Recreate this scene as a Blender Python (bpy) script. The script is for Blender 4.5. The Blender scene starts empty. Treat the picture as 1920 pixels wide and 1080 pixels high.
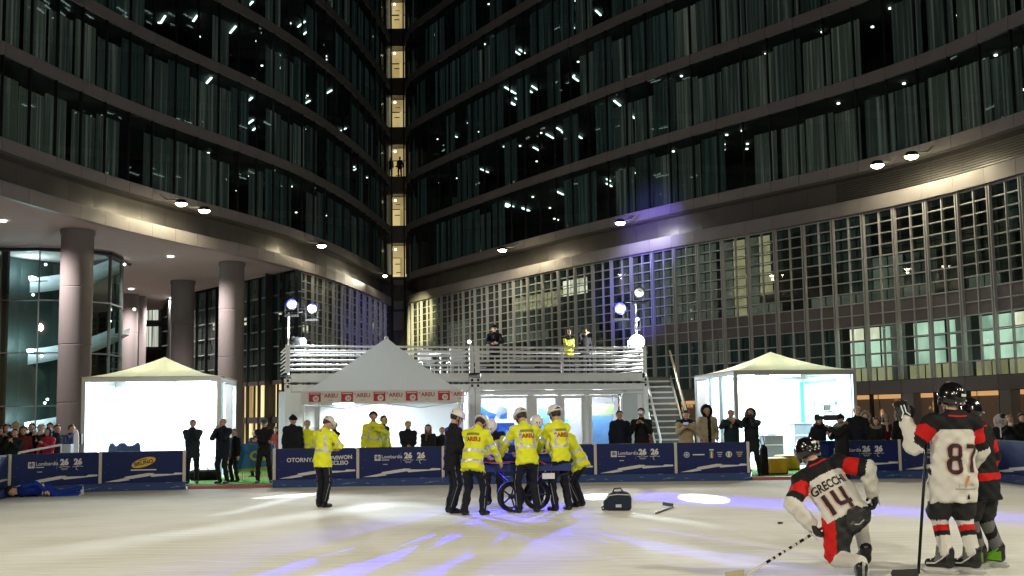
import bpy, bmesh, math, random
import numpy as np
from mathutils import Vector, Matrix
from mathutils.bvhtree import BVHTree
random.seed(7); rng = np.random.default_rng(7)
R = math.radians
SC = bpy.context.scene
COL = SC.collection

# ------------------------------------------------------------------ camera
FPX, CX, CY = 2000.0, 960.0, 599.0            # focal length and optical centre in photograph pixels
PITCH, ROLL, EYE = 0.0952, -0.0145, 1.6
CAM_R = Matrix.Rotation(math.pi/2+PITCH, 3, 'X') @ Matrix.Rotation(ROLL, 3, 'Z')
cam_d = bpy.data.cameras.new('camera'); cam = bpy.data.objects.new('camera', cam_d); COL.objects.link(cam)
cam.matrix_world = Matrix.Translation((0, 0, EYE)) @ CAM_R.to_4x4()
cam_d.sensor_width = 36; cam_d.lens = 36*FPX/1920; cam_d.shift_y = (CY-540)/1920
cam_d.clip_start = 0.1; cam_d.clip_end = 600
SC.camera = cam

def ray(px, py):
    return CAM_R @ Vector(((px-CX)/FPX, -(py-CY)/FPX, -1.0))
def at_z(px, py, z=0.0):                       # where the sight line meets the level z
    d = ray(px, py); t = (z-EYE)/d.z
    return Vector((d.x*t, d.y*t, z))
def at_y(px, py, y):                           # where the sight line meets the depth y
    d = ray(px, py); t = y/d.y
    return Vector((d.x*t, y, EYE+d.z*t))
def to_px(P):
    q = CAM_R.transposed() @ (Vector(P)-Vector((0, 0, EYE)))
    return CX+FPX*q.x/-q.z, CY-FPX*q.y/-q.z

# ------------------------------------------------------------------ sky, light, exposure
w = bpy.data.worlds.new('World'); SC.world = w; w.use_nodes = True
nt = w.node_tree; bg = nt.nodes['Background']
sky = nt.nodes.new('ShaderNodeTexSky'); sky.sky_type = 'NISHITA'; sky.sun_disc = False
sky.sun_elevation = R(3); sky.sun_rotation = R(200)
nt.links.new(sky.outputs[0], bg.inputs[0]); bg.inputs[1].default_value = 0.003
sun_d = bpy.data.lights.new('moon', 'SUN'); sun_d.energy = 0.012; sun_d.angle = R(0.5); sun_d.color = (0.8, 0.88, 1)
sun = bpy.data.objects.new('moon', sun_d); COL.objects.link(sun); sun.rotation_euler = (R(55), 0, R(-20))
SC.view_settings.view_transform = 'Standard'; SC.view_settings.look = 'None'
SC.view_settings.exposure = 0.42; SC.view_settings.gamma = 1.0
SC.view_settings.use_curve_mapping = False
SC.render.engine = 'CYCLES'
cy = SC.cycles
cy.max_bounces = 6; cy.diffuse_bounces = 3; cy.glossy_bounces = 3; cy.transmission_bounces = 4
cy.transparent_max_bounces = 12; cy.sample_clamp_indirect = 4; cy.use_denoising = True
cy.caustics_reflective = False; cy.caustics_refractive = False

def lamp(name, kind, loc, energy, color=(1, 1, 1), target=None, size=0.1, spot=60, blend=0.3, parent=None, shape=None):
    d = bpy.data.lights.new(name, kind); d.energy = energy; d.color = color
    if kind == 'SPOT':
        d.spot_size = R(spot); d.spot_blend = blend; d.shadow_soft_size = size
    elif kind == 'AREA':
        d.size = size
        if shape: d.shape = 'RECTANGLE'; d.size, d.size_y = shape
    else:
        d.shadow_soft_size = size
    o = bpy.data.objects.new(name, d); COL.objects.link(o)
    o.location = loc
    if target is not None:
        o.rotation_euler = (Vector(target)-Vector(loc)).to_track_quat('-Z', 'Y').to_euler()
    return o

# ------------------------------------------------------------------ materials
MATS = {}
def mat(name, color=(0.5, 0.5, 0.5), rough=0.6, metal=0.0, spec=0.5, emit=None, strength=1.0, bump=0.0, bscale=40.0, var=0.0, vscale=6.0, sample=False, coat=0.0):
    if name in MATS: return MATS[name]
    m = bpy.data.materials.new(name); m.use_nodes = True
    t = m.node_tree; b = t.nodes['Principled BSDF']
    c4 = (*color, 1)
    b.inputs['Base Color'].default_value = c4; b.inputs['Roughness'].default_value = rough
    b.inputs['Metallic'].default_value = metal; b.inputs['Specular IOR Level'].default_value = spec
    b.inputs['Coat Weight'].default_value = coat
    if emit is not None:
        b.inputs['Emission Color'].default_value = (*emit, 1); b.inputs['Emission Strength'].default_value = strength
        if not sample: m.cycles.emission_sampling = 'NONE'
    if bump or var:
        tc = t.nodes.new('ShaderNodeTexCoord')
        if var:
            n = t.nodes.new('ShaderNodeTexNoise'); n.inputs['Scale'].default_value = vscale; n.inputs['Detail'].default_value = 6
            t.links.new(tc.outputs['Object'], n.inputs['Vector'])
            mx = t.nodes.new('ShaderNodeMix'); mx.data_type = 'RGBA'
            mx.inputs[6].default_value = tuple(x*(1-var) for x in color)+(1,)
            mx.inputs[7].default_value = tuple(min(1, x*(1+var)) for x in color)+(1,)
            t.links.new(n.outputs['Fac'], mx.inputs[0]); t.links.new(mx.outputs[2], b.inputs['Base Color'])
            mr = t.nodes.new('ShaderNodeMapRange'); mr.inputs[3].default_value = max(0.02, rough-0.12); mr.inputs[4].default_value = min(1, rough+0.12)
            t.links.new(n.outputs['Fac'], mr.inputs[0]); t.links.new(mr.outputs[0], b.inputs['Roughness'])
        if bump:
            n2 = t.nodes.new('ShaderNodeTexNoise'); n2.inputs['Scale'].default_value = bscale; n2.inputs['Detail'].default_value = 4
            t.links.new(tc.outputs['Object'], n2.inputs['Vector'])
            bp = t.nodes.new('ShaderNodeBump'); bp.inputs['Strength'].default_value = bump; bp.inputs['Distance'].default_value = 0.02
            t.links.new(n2.outputs['Fac'], bp.inputs['Height']); t.links.new(bp.outputs[0], b.inputs['Normal'])
    MATS[name] = m
    return m
def glass_mat(name, tint=(0.75, 0.9, 0.86), refl=0.08, rough=0.02):
    if name in MATS: return MATS[name]
    m = bpy.data.materials.new(name); m.use_nodes = True; t = m.node_tree
    for n in list(t.nodes): t.nodes.remove(n)
    out = t.nodes.new('ShaderNodeOutputMaterial'); tr = t.nodes.new('ShaderNodeBsdfTransparent'); gl = t.nodes.new('ShaderNodeBsdfGlossy')
    tr.inputs[0].default_value = (*tint, 1); gl.inputs['Roughness'].default_value = rough
    fr = t.nodes.new('ShaderNodeFresnel'); fr.inputs[0].default_value = 1.5
    ad = t.nodes.new('ShaderNodeMath'); ad.operation = 'ADD'; ad.inputs[1].default_value = refl; ad.use_clamp = True
    mx = t.nodes.new('ShaderNodeMixShader'); ge = t.nodes.new('ShaderNodeNewGeometry'); iv = t.nodes.new('ShaderNodeMath'); iv.operation = 'SUBTRACT'; iv.inputs[0].default_value = 1; ml = t.nodes.new('ShaderNodeMath'); ml.operation = 'MULTIPLY'
    t.links.new(ge.outputs['Backfacing'], iv.inputs[1])      # only the face turned to the viewer mirrors
    t.links.new(fr.outputs[0], ad.inputs[0]); t.links.new(ad.outputs[0], ml.inputs[0]); t.links.new(iv.outputs[0], ml.inputs[1]); t.links.new(ml.outputs[0], mx.inputs[0])
    t.links.new(tr.outputs[0], mx.inputs[1]); t.links.new(gl.outputs[0], mx.inputs[2]); t.links.new(mx.outputs[0], out.inputs[0])
    MATS[name] = m
    return m
def lit_fabric(name, lo, hi, scale=5.0, thr=(0.35, 0.75), yz=(0.2, 0.25)):     # a lit blind or curtain seen from outside: upright fold light painted into the glow, each one differs
    if name in MATS: return MATS[name]
    m = bpy.data.materials.new(name); m.use_nodes = True; t = m.node_tree; b = t.nodes['Principled BSDF']
    tc = t.nodes.new('ShaderNodeTexCoord'); mp = t.nodes.new('ShaderNodeMapping'); oi = t.nodes.new('ShaderNodeObjectInfo')
    mp.inputs['Scale'].default_value = (scale, *yz)
    t.links.new(tc.outputs['Object'], mp.inputs[0])
    ad = t.nodes.new('ShaderNodeVectorMath'); ad.operation = 'ADD'
    sc = t.nodes.new('ShaderNodeMath'); sc.operation = 'MULTIPLY'; sc.inputs[1].default_value = 70
    t.links.new(oi.outputs['Random'], sc.inputs[0]); t.links.new(mp.outputs[0], ad.inputs[0]); t.links.new(sc.outputs[0], ad.inputs[1])
    n = t.nodes.new('ShaderNodeTexNoise'); n.inputs['Scale'].default_value = 1.0; n.inputs['Detail'].default_value = 3
    t.links.new(ad.outputs[0], n.inputs['Vector'])
    mr = t.nodes.new('ShaderNodeMapRange'); mr.inputs[1].default_value = thr[0]; mr.inputs[2].default_value = thr[1]
    t.links.new(n.outputs['Fac'], mr.inputs[0])
    mx = t.nodes.new('ShaderNodeMix'); mx.data_type = 'RGBA'; mx.inputs[6].default_value = (*lo, 1); mx.inputs[7].default_value = (*hi, 1)
    t.links.new(mr.outputs[0], mx.inputs[0])
    b.inputs['Base Color'].default_value = (0.05, 0.055, 0.05, 1); b.inputs['Roughness'].default_value = 0.9
    t.links.new(mx.outputs[2], b.inputs['Emission Color']); b.inputs['Emission Strength'].default_value = 1
    m.cycles.emission_sampling = 'NONE'
    MATS[name] = m
    return m

# ------------------------------------------------------------------ object helpers
def tag(o, label=None, cat=None, group=None, kind=None):
    if label: o['label'] = label
    if cat: o['category'] = cat
    if group: o['group'] = group
    if kind: o['kind'] = kind
    return o
def empty(name, loc=(0, 0, 0), rz=0.0, label=None, cat=None, group=None):
    o = bpy.data.objects.new(name, None); COL.objects.link(o); o.location = loc; o.rotation_euler = (0, 0, rz); o.empty_display_size = 0.2
    return tag(o, label, cat, group)
def link(name, me, parent=None, m4=None, kind=None):
    o = bpy.data.objects.new(name, me); COL.objects.link(o)
    if parent is not None: o.parent = parent
    if m4 is not None: o.matrix_basis = m4
    if kind: o['kind'] = kind
    return o
class MB:                                      # collects shapes, builds ONE mesh
    def __init__(s): s.v = []; s.f = []; s.mi = []; s.mats = []; s.sm = []
    def slot(s, m):
        if m not in s.mats: s.mats.append(m)
        return s.mats.index(m)
    def add(s, vs, fs, m, smooth=False):
        k = len(s.v); s.v += [tuple(v) for v in vs]; i = s.slot(m)
        for f in fs: s.f.append([k+j for j in f]); s.mi.append(i); s.sm.append(smooth)
        return s
    def box(s, c, size, m, M=None):
        x, y, z = (q/2 for q in size); c = Vector(c)
        vs = [Vector((a*x, b*y, d*z)) for a in (-1, 1) for b in (-1, 1) for d in (-1, 1)]
        vs = [(M @ v if M is not None else v)+c for v in vs]
        return s.add(vs, [(0, 1, 3, 2), (4, 6, 7, 5), (0, 4, 5, 1), (2, 3, 7, 6), (0, 2, 6, 4), (1, 5, 7, 3)], m)
    def tube(s, pts, r, m, n=8, smooth=True, caps=True):
        pts = [Vector(p) for p in pts]; rs = r if hasattr(r, '__len__') else [r]*len(pts)
        vs = []; fs = []; up = None
        for i, p in enumerate(pts):
            t = (pts[min(i+1, len(pts)-1)]-pts[max(i-1, 0)]).normalized()
            if up is None: up = Vector((0, 0, 1)) if abs(t.z) < 0.9 else Vector((1, 0, 0))
            a = t.cross(up).normalized(); b = a.cross(t).normalized(); up = b
            for k in range(n):
                q = 2*math.pi*k/n; vs.append(p+(a*math.cos(q)+b*math.sin(q))*rs[i])
        for i in range(len(pts)-1):
            for k in range(n): fs.append((i*n+k, i*n+(k+1) % n, (i+1)*n+(k+1) % n, (i+1)*n+k))
        s.add(vs, fs, m, smooth)
        if caps:
            k0 = len(vs)-n
            s.add(vs[:n], [tuple(range(n))], m); s.add(vs[k0:], [tuple(reversed(range(n)))], m)
        return s
    def lathe(s, prof, m, n=16, c=(0, 0, 0), M=None, smooth=True):
        vs = []; c = Vector(c)
        for r_, z in prof:
            for k in range(n):
                q = 2*math.pi*k/n; v = Vector((r_*math.cos(q), r_*math.sin(q), z)); vs.append((M @ v if M is not None else v)+c)
        fs = [(i*n+k, i*n+(k+1) % n, (i+1)*n+(k+1) % n, (i+1)*n+k) for i in range(len(prof)-1) for k in range(n)]
        return s.add(vs, fs, m, smooth)
    def prism(s, poly, d, m, M=None, c=(0, 0, 0)):      # polygon in XZ, thickness along Y
        n = len(poly); c = Vector(c)
        vs = [Vector((x, -d/2, z)) for x, z in poly]+[Vector((x, d/2, z)) for x, z in poly]
        vs = [(M @ v if M is not None else v)+c for v in vs]
        fs = [tuple(range(n)), tuple(reversed(range(n, 2*n)))]+[(i, i+n, (i+1) % n+n, (i+1) % n) for i in range(n)]
        return s.add(vs, fs, m)
    def mesh(s, name):
        me = bpy.data.meshes.new(name); me.from_pydata(s.v, [], s.f)
        for m in s.mats: me.materials.append(m)
        me.polygons.foreach_set('material_index', s.mi); me.polygons.foreach_set('use_smooth', s.sm)
        me.update()
        return me
    def build(s, name, parent=None, m4=None, kind=None, bevel=0):
        o = link(name, s.mesh(name), parent, m4, kind)
        if bevel:
            b = o.modifiers.new('bevel', 'BEVEL'); b.width = bevel; b.segments = 2; b.limit_method = 'ANGLE'
        return o
_UB = {}
def unit_box(m):
    if m.name not in _UB: _UB[m.name] = MB().box((0, 0, 0), (1, 1, 1), m).mesh('piece_'+m.name)
    return _UB[m.name]
def frame4(c, xdir, size=(1, 1, 1), up=(0, 0, 1)):     # a matrix at c with local x along xdir, z along up
    x = Vector(xdir).normalized(); z = Vector(up); y = z.cross(x).normalized(); z = x.cross(y)
    M = Matrix((x, y, z)).transposed().to_4x4()
    return Matrix.Translation(Vector(c)) @ M @ Matrix.Diagonal((*size, 1))
def piece(name, m, c, size, xdir=(1, 0, 0), parent=None):
    return link(name, unit_box(m), parent, frame4(c, xdir, size))
def pieces(name, m, items, parent, limit=300, rest=None):     # items: (centre, size, xdir); the ones that show largest become objects, the rest one mesh
    items = sorted(items, key=lambda it: -(it[1][0]*it[1][2])/max(1, it[0][1])**2)
    for c, size, xd in items[:limit]: piece(name, m, c, size, xd, parent)
    if items[limit:]:
        b = MB()
        for c, size, xd in items[limit:]:
            b.box((0, 0, 0), (1, 1, 1), m)
            M = frame4(c, xd, size)
            for k in range(8): b.v[-8+k] = tuple(M @ Vector(b.v[-8+k]))
        b.build(rest or name, parent, kind='stuff')
_TX = {}
def text_mesh(s, m, size=1.0, align='CENTER', bold=0.0, ext=0.0):
    key = (s, m.name, size, align, bold, ext)
    if key in _TX: return _TX[key]
    cu = bpy.data.curves.new('lettering', 'FONT'); cu.body = s; cu.size = size; cu.align_x = align; cu.align_y = 'CENTER'
    cu.offset = bold; cu.extrude = ext; cu.resolution_u = 3
    o = bpy.data.objects.new('tmp', cu); COL.objects.link(o)
    dg = bpy.context.evaluated_depsgraph_get(); me = bpy.data.meshes.new_from_object(o.evaluated_get(dg))
    bpy.data.objects.remove(o); bpy.data.curves.remove(cu)
    me.materials.clear(); me.materials.append(m); me.name = 'lettering'
    _TX[key] = me
    return me
def text(s, m, loc, size, parent=None, xdir=(1, 0, 0), up=(0, 0, 1), align='CENTER', bold=0.0, name='lettering'):
    x = Vector(xdir).normalized(); u = Vector(up).normalized(); n = x.cross(u)
    M = Matrix((x, u, n)).transposed().to_4x4()
    return link(name, text_mesh(s, m, size, align, bold), parent, Matrix.Translation(Vector(loc)) @ M)
def fab(c, rough=0.85, bump=0.25):
    nm = 'fabric_%02x%02x%02x' % tuple(int(255*min(1, v)) for v in c)
    return mat(nm, c, rough, bump=bump, bscale=22, var=0.18, vscale=4, spec=0.25)
M_navy = fab((0.010, 0.012, 0.018)); M_black = fab((0.008, 0.008, 0.009)); M_shoe = mat('black_boot', (0.012, 0.011, 0.011), 0.5, bump=0.2, bscale=40)
M_silver = mat('reflective_tape', (0.52, 0.53, 0.52), 0.35, 0.2);
# ------------------------------------------------------------------ the two curved office towers
M_band = mat('bronze_cladding', (0.37, 0.335, 0.335), 0.45, 0.3, var=0.12, vscale=1.2)
M_grid = mat('grey_metal_grid', (0.64, 0.64, 0.65), 0.45, 0.3)
M_louv = mat('louvre_metal', (0.17, 0.155, 0.145), 0.4, 0.5, var=0.1, vscale=2)
M_dark = mat('dark_metal', (0.02, 0.022, 0.024), 0.5, 0.2)
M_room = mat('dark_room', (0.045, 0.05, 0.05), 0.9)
M_glass = glass_mat('tower_glass', (0.86, 0.91, 0.89), 0.02); M_glassp = glass_mat('podium_glass', (0.86, 0.93, 0.90), 0.02); M_glassy = glass_mat('stair_glass', (0.95, 0.93, 0.86), 0.02)
M_glass2 = glass_mat('lobby_glass', (0.72, 0.86, 0.82), 0.03)
M_curt = [lit_fabric('curtain_grey_green', (0.006, 0.009, 0.008), (0.044, 0.050, 0.045), 11.0, (0.50, 0.72)),
          lit_fabric('curtain_pale', (0.012, 0.016, 0.012), (0.070, 0.072, 0.062), 13.0, (0.50, 0.74)),
          lit_fabric('curtain_teal', (0.0025, 0.0045, 0.0045), (0.012, 0.021, 0.020), 11.0, (0.48, 0.72))]
M_tube = mat('ceiling_tube', (1, 1, 1), emit=(0.78, 1.0, 0.95), strength=2.2)
M_dot = mat('pane_sparkle', (1, 1, 1), emit=(0.95, 1.0, 0.88), strength=2.5)
M_soff = mat('soffit_render', (0.52, 0.46, 0.44), 0.8, var=0.06, vscale=0.5)
M_col = mat('column_render', (0.215, 0.195, 0.195), 0.95, var=0.08, vscale=1.5, bump=0.1, bscale=8)
M_spand = mat('brown_spandrel', (0.20, 0.175, 0.175), 0.5, 0.2, var=0.1, vscale=2)
M_blind = lit_fabric('grey_blind', (0.02, 0.022, 0.018), (0.07, 0.075, 0.06), 0.6, (0.3, 0.7))
M_lit = lit_fabric('lit_room_cream', (0.36, 0.35, 0.25), (0.85, 0.80, 0.60), 0.7, (0.35, 0.6))
M_litg = lit_fabric('lit_room_green', (0.20, 0.30, 0.23), (0.50, 0.66, 0.52), 0.7, (0.35, 0.6))
M_litd = lit_fabric('lit_room_tan', (0.16, 0.14, 0.075), (0.26, 0.23, 0.13), 0.7, (0.35, 0.6))
M_shop = lit_fabric('lit_shop_amber', (0.035, 0.018, 0.010), (0.9, 0.46, 0.18), 3.2, (0.60, 0.78), (3.2, 3.2))
M_shopy = lit_fabric('lit_shop_yellow', (0.25, 0.17, 0.06), (1.1, 0.85, 0.40), 1.2, (0.35, 0.65))

Z_SOF, Z_FAS, Z_B0, Z_B0T, FLOOR, BAND = 11.25, 11.9, 13.2, 13.75, 4.1, 0.55
LT = [(0, 370), (105, 400), (158, 414), (208, 427), (258, 438.5), (317, 452), (387, 467.5), (463, 483), (553, 504), (603, 521), (637, 531.5), (657, 539), (690, 552), (718, 566), (730, 574)]
RT = [(773, 567), (807, 559), (840, 552), (890, 541), (940, 527), (1070, 503), (1173, 481), (1250, 465), (1347, 450), (1403, 438), (1510, 421), (1633, 398), (1690, 385), (1758, 369), (1828, 352), (1900, 334)]
def plan(trace, deg, pre, post):
    px = np.array([p for p, _ in trace], float); iy = np.array([1/at_z(p, q, Z_SOF).y for p, q in trace])
    c = np.polyfit((px-960)/960, iy, deg)
    pts = []
    for x in np.linspace(px[0], px[-1], 60):
        Y = 1/np.polyval(c, (x-960)/960)
        # the horizontal position that projects to column x at soffit height
        lo = at_y(x, 500, Y); pts.append((lo.x, Y))
    pts = np.array(pts)
    a = pts[0]-pts[3]; a /= np.linalg.norm(a); b = pts[-1]-pts[-4]; b /= np.linalg.norm(b)
    P = [pts[0]+a*k for k in np.arange(pre, 0, -1.0)]+list(pts)+[pts[-1]+b*k for k in np.arange(1, post+1, 1.0)]
    return np.array(P)
def resample(P, step):
    s = np.r_[0, np.cumsum(np.linalg.norm(np.diff(P, axis=0), axis=1))]
    n = int(round(s[-1]/step)); t = np.linspace(0, s[-1], n+1)
    return np.c_[np.interp(t, s, P[:, 0]), np.interp(t, s, P[:, 1])]
def normals(P, side):
    t = np.gradient(P, axis=0); t /= np.linalg.norm(t, axis=1)[:, None]
    return np.c_[-t[:, 1], t[:, 0]]*side            # pointing to the plaza
BAY = 1.75
Lp = resample(plan(LT, 4, 9, 0), BAY); Ln = normals(Lp, -1)
Rp = plan(RT, 4, 0, 11)
Rp = np.vstack([[(-8.9, 92.5), (-8.85, 90.5), (-8.7, 88.5), (-8.4, 86.8)], Rp]); Rp = resample(Rp, BAY); Rn = normals(Rp, -1)
if (Ln @ np.array([1.0, -0.3])).mean() < 0: Ln = -Ln
if (Rn @ np.array([-0.5, -1.0])).mean() < 0: Rn = -Rn

def strip(P, N, off0, off1, z, m, name, parent):       # a level sheet between two offsets of the curve (plus = into the plaza)
    b = MB(); a = P+N*off0; c = P+N*off1; n = len(P)
    vs = [(x, y, z) for x, y in a]+[(x, y, z) for x, y in c]+[(x, y, z+0.12) for x, y in a]+[(x, y, z+0.12) for x, y in c]
    fs = []
    for i in range(n-1):
        fs += [(i, i+1, n+i+1, n+i), (2*n+i, 3*n+i, 3*n+i+1, 2*n+i+1), (i, 2*n+i, 2*n+i+1, i+1), (n+i, n+i+1, 3*n+i+1, 3*n+i)]
    return b.add(vs, fs, m).build(name, parent)
def upright(P, N, off, z0, z1, m, name, parent):       # an upright sheet along the curve
    a = P+N*off; n = len(P)
    vs = [(x, y, z0) for x, y in a]+[(x, y, z1) for x, y in a]
    return MB().add(vs, [(i, i+1, n+i+1, n+i) for i in range(n-1)], m).build(name, parent)
def seg(P, N, i, off, z0, z1, gap=0.02, th=0.08):
    a = P[i]+N[i]*off; b = P[i+1]+N[i+1]*off; d = b-a; L = np.linalg.norm(d)
    c = (a+b)/2
    return (Vector((c[0], c[1], (z0+z1)/2)), (L-gap, th, z1-z0), (d[0], d[1], 0))
def visible(c, margin=80):
    u, v = to_px(c); return c[1] > 5 and -margin-60 < u < 1920+margin+160 and v > -margin

curtain_meshes = []
def curtain_mesh(m, seed):                              # a wavy hanging cloth, unit width and height
    r = random.Random(seed); n = 28; vs = []; ph = r.random()*6
    for k in range(n+1):
        x = k/n-0.5; y = 0.035*math.sin(k*1.55+ph)+0.02*math.sin(k*0.7+ph*2)
        vs += [(x, y*0.6, -0.5), (x, y, 0.5)]
    return MB().add(vs, [(2*k, 2*k+2, 2*k+3, 2*k+1) for k in range(n)], m, True).mesh('curtain')
CURT = [curtain_mesh(M_curt[k % 3], k) for k in range(9)]

def upper_tower(P, N, root, nf, style):
    n = len(P)-1; panes = []; bands = []; mull = []; tubes = []; dots = []; nc = 0
    for k in range(nf):
        z0 = Z_B0T+FLOOR*k; z1 = z0+FLOOR-BAND
        vis = []
        for i in range(n):
            bz = z0-BAND
            c, sz, xd = seg(P, N, i, 0.06, bz, z0, 0.025, 0.16)
            if visible(c, 140): bands.append((c, sz, xd))
            c, sz, xd = seg(P, N, i, 0.0, z0, z1, 0.03, 0.03)
            cb = Vector((c.x, c.y, z0))
            if not visible(cb, 60): continue
            vis.append(i)
            panes.append((c, sz, xd))
            p = P[i]
            mull.append((Vector((p[0]+N[i][0]*0.03, p[1]+N[i][1]*0.03, (z0+z1)/2)), (0.05, 0.14, z1-z0), xd))
            # what hangs or shines behind the pane
            st = style(i, k, c)
            ca = P[i]-N[i]*0.55; cb2 = P[i+1]-N[i+1]*0.55; cc = (ca+cb2)/2
            if st[0]:
                h = (z1-z0)*random.uniform(0.78, 0.90) if st[0] < 3 else (z1-z0)*0.95
                me = CURT[{1: 0, 2: 1, 3: 2}[st[0]]+3*random.randrange(3)]
                wd = sz[0]*random.choice([0.99, 0.99, 0.97, 0.85]); sh = (sz[0]*0.97-wd)/2*random.choice([-1, 1])
                xv = Vector(xd).normalized()
                link('curtain', me, root, frame4(Vector((cc[0], cc[1], z0+h/2+0.02))+xv*sh, xd, (wd, 1, h))); nc += 1
            for _ in range(st[1]):               # ceiling tubes, seen from below
                dep = random.uniform(0.9, 4.5); q = P[i]-N[i]*dep+(P[i+1]-P[i])*random.random()
                dv = Vector((N[i][0], N[i][1]-1.2, 0))
                tubes.append((Vector((q[0], q[1], z1-0.18)), (random.choice([0.7, 1.0, 1.25]), 0.11, 0.06), dv))
            for _ in range(st[2]):
                dep = random.uniform(0.7, 5.0); q = P[i]-N[i]*dep+(P[i+1]-P[i])*random.random()
                dots.append((Vector((q[0], q[1], z1-random.choice([0.15, 0.15, 0.6, 1.2]))), (0.11, 0.11, 0.07), xd))  # glowing dots stand in for sparkles mirrored in the glass
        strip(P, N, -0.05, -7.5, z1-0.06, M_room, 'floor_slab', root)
    pieces('window_pane', M_glass, panes, root); pieces('spandrel_panel', M_band, bands, root)
    pieces('mullion', M_dark, mull, root); pieces('ceiling_tube', M_tube, tubes, root); pieces('pane_sparkle', M_dot, dots, root)
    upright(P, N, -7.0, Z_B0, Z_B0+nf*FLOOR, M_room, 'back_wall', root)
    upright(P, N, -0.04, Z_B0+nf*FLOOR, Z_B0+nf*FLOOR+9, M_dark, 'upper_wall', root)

def podium_trim(P, N, root, ribbed):
    n = len(P)-1; fas = []; lou = []; lv = []
    for i in range(n):
        c, sz, xd = seg(P, N, i, 0.02, Z_SOF, Z_FAS, 0.02, 0.3)
        if visible(c, 150): fas.append((c, sz, xd))
        c, sz, xd = seg(P, N, i, -0.55, Z_FAS+0.01, Z_B0, 0.015, 0.06)
        if not visible(c, 150): continue
        if ribbed(c):
            me = LOUV; link('louvre_panel', me, root, frame4(c, xd, sz))
        else: lou.append((c, sz, xd))
    pieces('fascia_panel', M_band, fas, root); pieces('wall_panel', M_louv, lou, root)
    strip(P, N, 0.10, -0.7, Z_B0-0.125, M_louv, 'overhang', root)
    strip(P, N, 0.10, -0.6, Z_FAS-0.08, M_band, 'ledge', root)
    # a slim lip along the ledge
_b = MB()
for k in range(11): _b.box((0, 0, -0.5+(k+0.5)/11), (1, 1, 0.055), M_louv, Matrix.Rotation(0.0, 3, 'X'))
_b.box((0, 0.6, 0), (1, 0.4, 1), M_dark)
LOUV = _b.mesh('louvre_panel')

# left tower
left_b = empty('office_building', (0, 0, 0), 0, 'dark curved glass office tower on the left, raised on round columns over a pale portico', 'building', 'curved glass office towers round the plaza')
def style_l(i, k, c):
    u, v = to_px(c); r = random.random()
    if u < 215: return (2 if r < 0.75 else 1, 0, 1 if r > 0.9 else 0)
    if u < 395: return (0 if r < 0.4 else (1 if r < 0.8 else 3), 0, 1 if r > 0.7 else 0)
    if u < 560: return (1 if r < 0.5 else (3 if r < 0.8 else 0), random.choice([0, 1, 2]), 1)
    return (3 if r < 0.5 else (1 if r < 0.7 else 0), 1 if r > 0.6 else 0, random.choice([0, 1, 1]))
upper_tower(Lp, Ln, left_b, 7, style_l)
podium_trim(Lp, Ln, left_b, lambda c: False)
# right tower
right_b = empty('office_building', (0, 0, 0), 0, 'dark curved glass office tower on the right above a gridded metal podium', 'building', 'curved glass office towers round the plaza')
def style_r(i, k, c):
    u, v = to_px(c); r = random.random()
    if u < 880: return (3 if r < 0.5 else 0, 1 if r > 0.9 else 0, 1 if r > 0.8 else 0)
    if u < 1130: return (3 if r < 0.35 else (1 if r < 0.5 else 0), random.choice([0, 0, 1, 2, 3]), random.choice([0, 0, 1, 2]))
    if u < 1270: return (1 if r < 0.6 else 3, random.choice([0, 0, 1]), random.choice([0, 1]))
    return (1 if r < 0.45 else (2 if r < 0.90 else (3 if r < 0.97 else 0)), 0, random.choice([1, 1, 2, 3, 4]))
upper_tower(Rp, Rn, right_b, 7, style_r)
podium_trim(Rp, Rn, right_b, lambda c: to_px(c)[0] > 1560)

# gridded podium wall (lower storeys)
def podium(P, N, root, rows_z, off, kinds, zbot):
    """rows_z: list of row boundaries from the top down; kinds(i, r, c) names what fills a cell"""
    n = len(P)-1; trans = []; mid = []; fin = []; cells = {}
    for i in range(n):
        c, sz, xd = seg(P, N, i, off, zbot, rows_z[0], 0, 0.1)
        if not visible(c, 130): continue
        xv = Vector(xd).normalized(); h = rows_z[0]-zbot; zc = (rows_z[0]+zbot)/2
        pa = P[i]+N[i]*(off+0.09)
        for e in (-0.065, 0.065): fin.append((Vector((pa[0], pa[1], zc))+xv*e, (0.05, 0.15, h), xd))
        cm = Vector((c.x, c.y, zc)); mid.append((cm+Vector((N[i][0], N[i][1], 0))*0.02, (0.055, 0.12, h-0.02), xd))
        for r in range(len(rows_z)-1):
            za, zb = rows_z[r+1], rows_z[r]
            trans.append((Vector((c.x, c.y, zb-0.022)), (sz[0]-0.2, 0.10, 0.05), xd))
            for s in (-1, 1):
                cc = Vector((c.x, c.y, (za+zb)/2))+xv*s*(sz[0]/4)
                nv = Vector((N[i][0], N[i][1], 0))
                what = kinds(i, r, s, cc)
                if what is None: continue
                name, m, dep, th = what
                cells.setdefault((name, m.name), []).append((cc-nv*dep, (sz[0]/2-0.08, th, zb-za-0.05), xd))
                if name != 'spandrel_panel': cells.setdefault(('window_pane', M_glassp.name), []).append((cc-nv*0.05, (sz[0]/2-0.07, 0.015, zb-za-0.045), xd))
    pieces('transom', M_grid, trans, root); pieces('mullion', M_grid, fin, root); pieces('glazing_bar', M_grid, mid, root)
    for (name, mn), it in cells.items(): pieces(name, MATS[mn], it, root)

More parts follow.
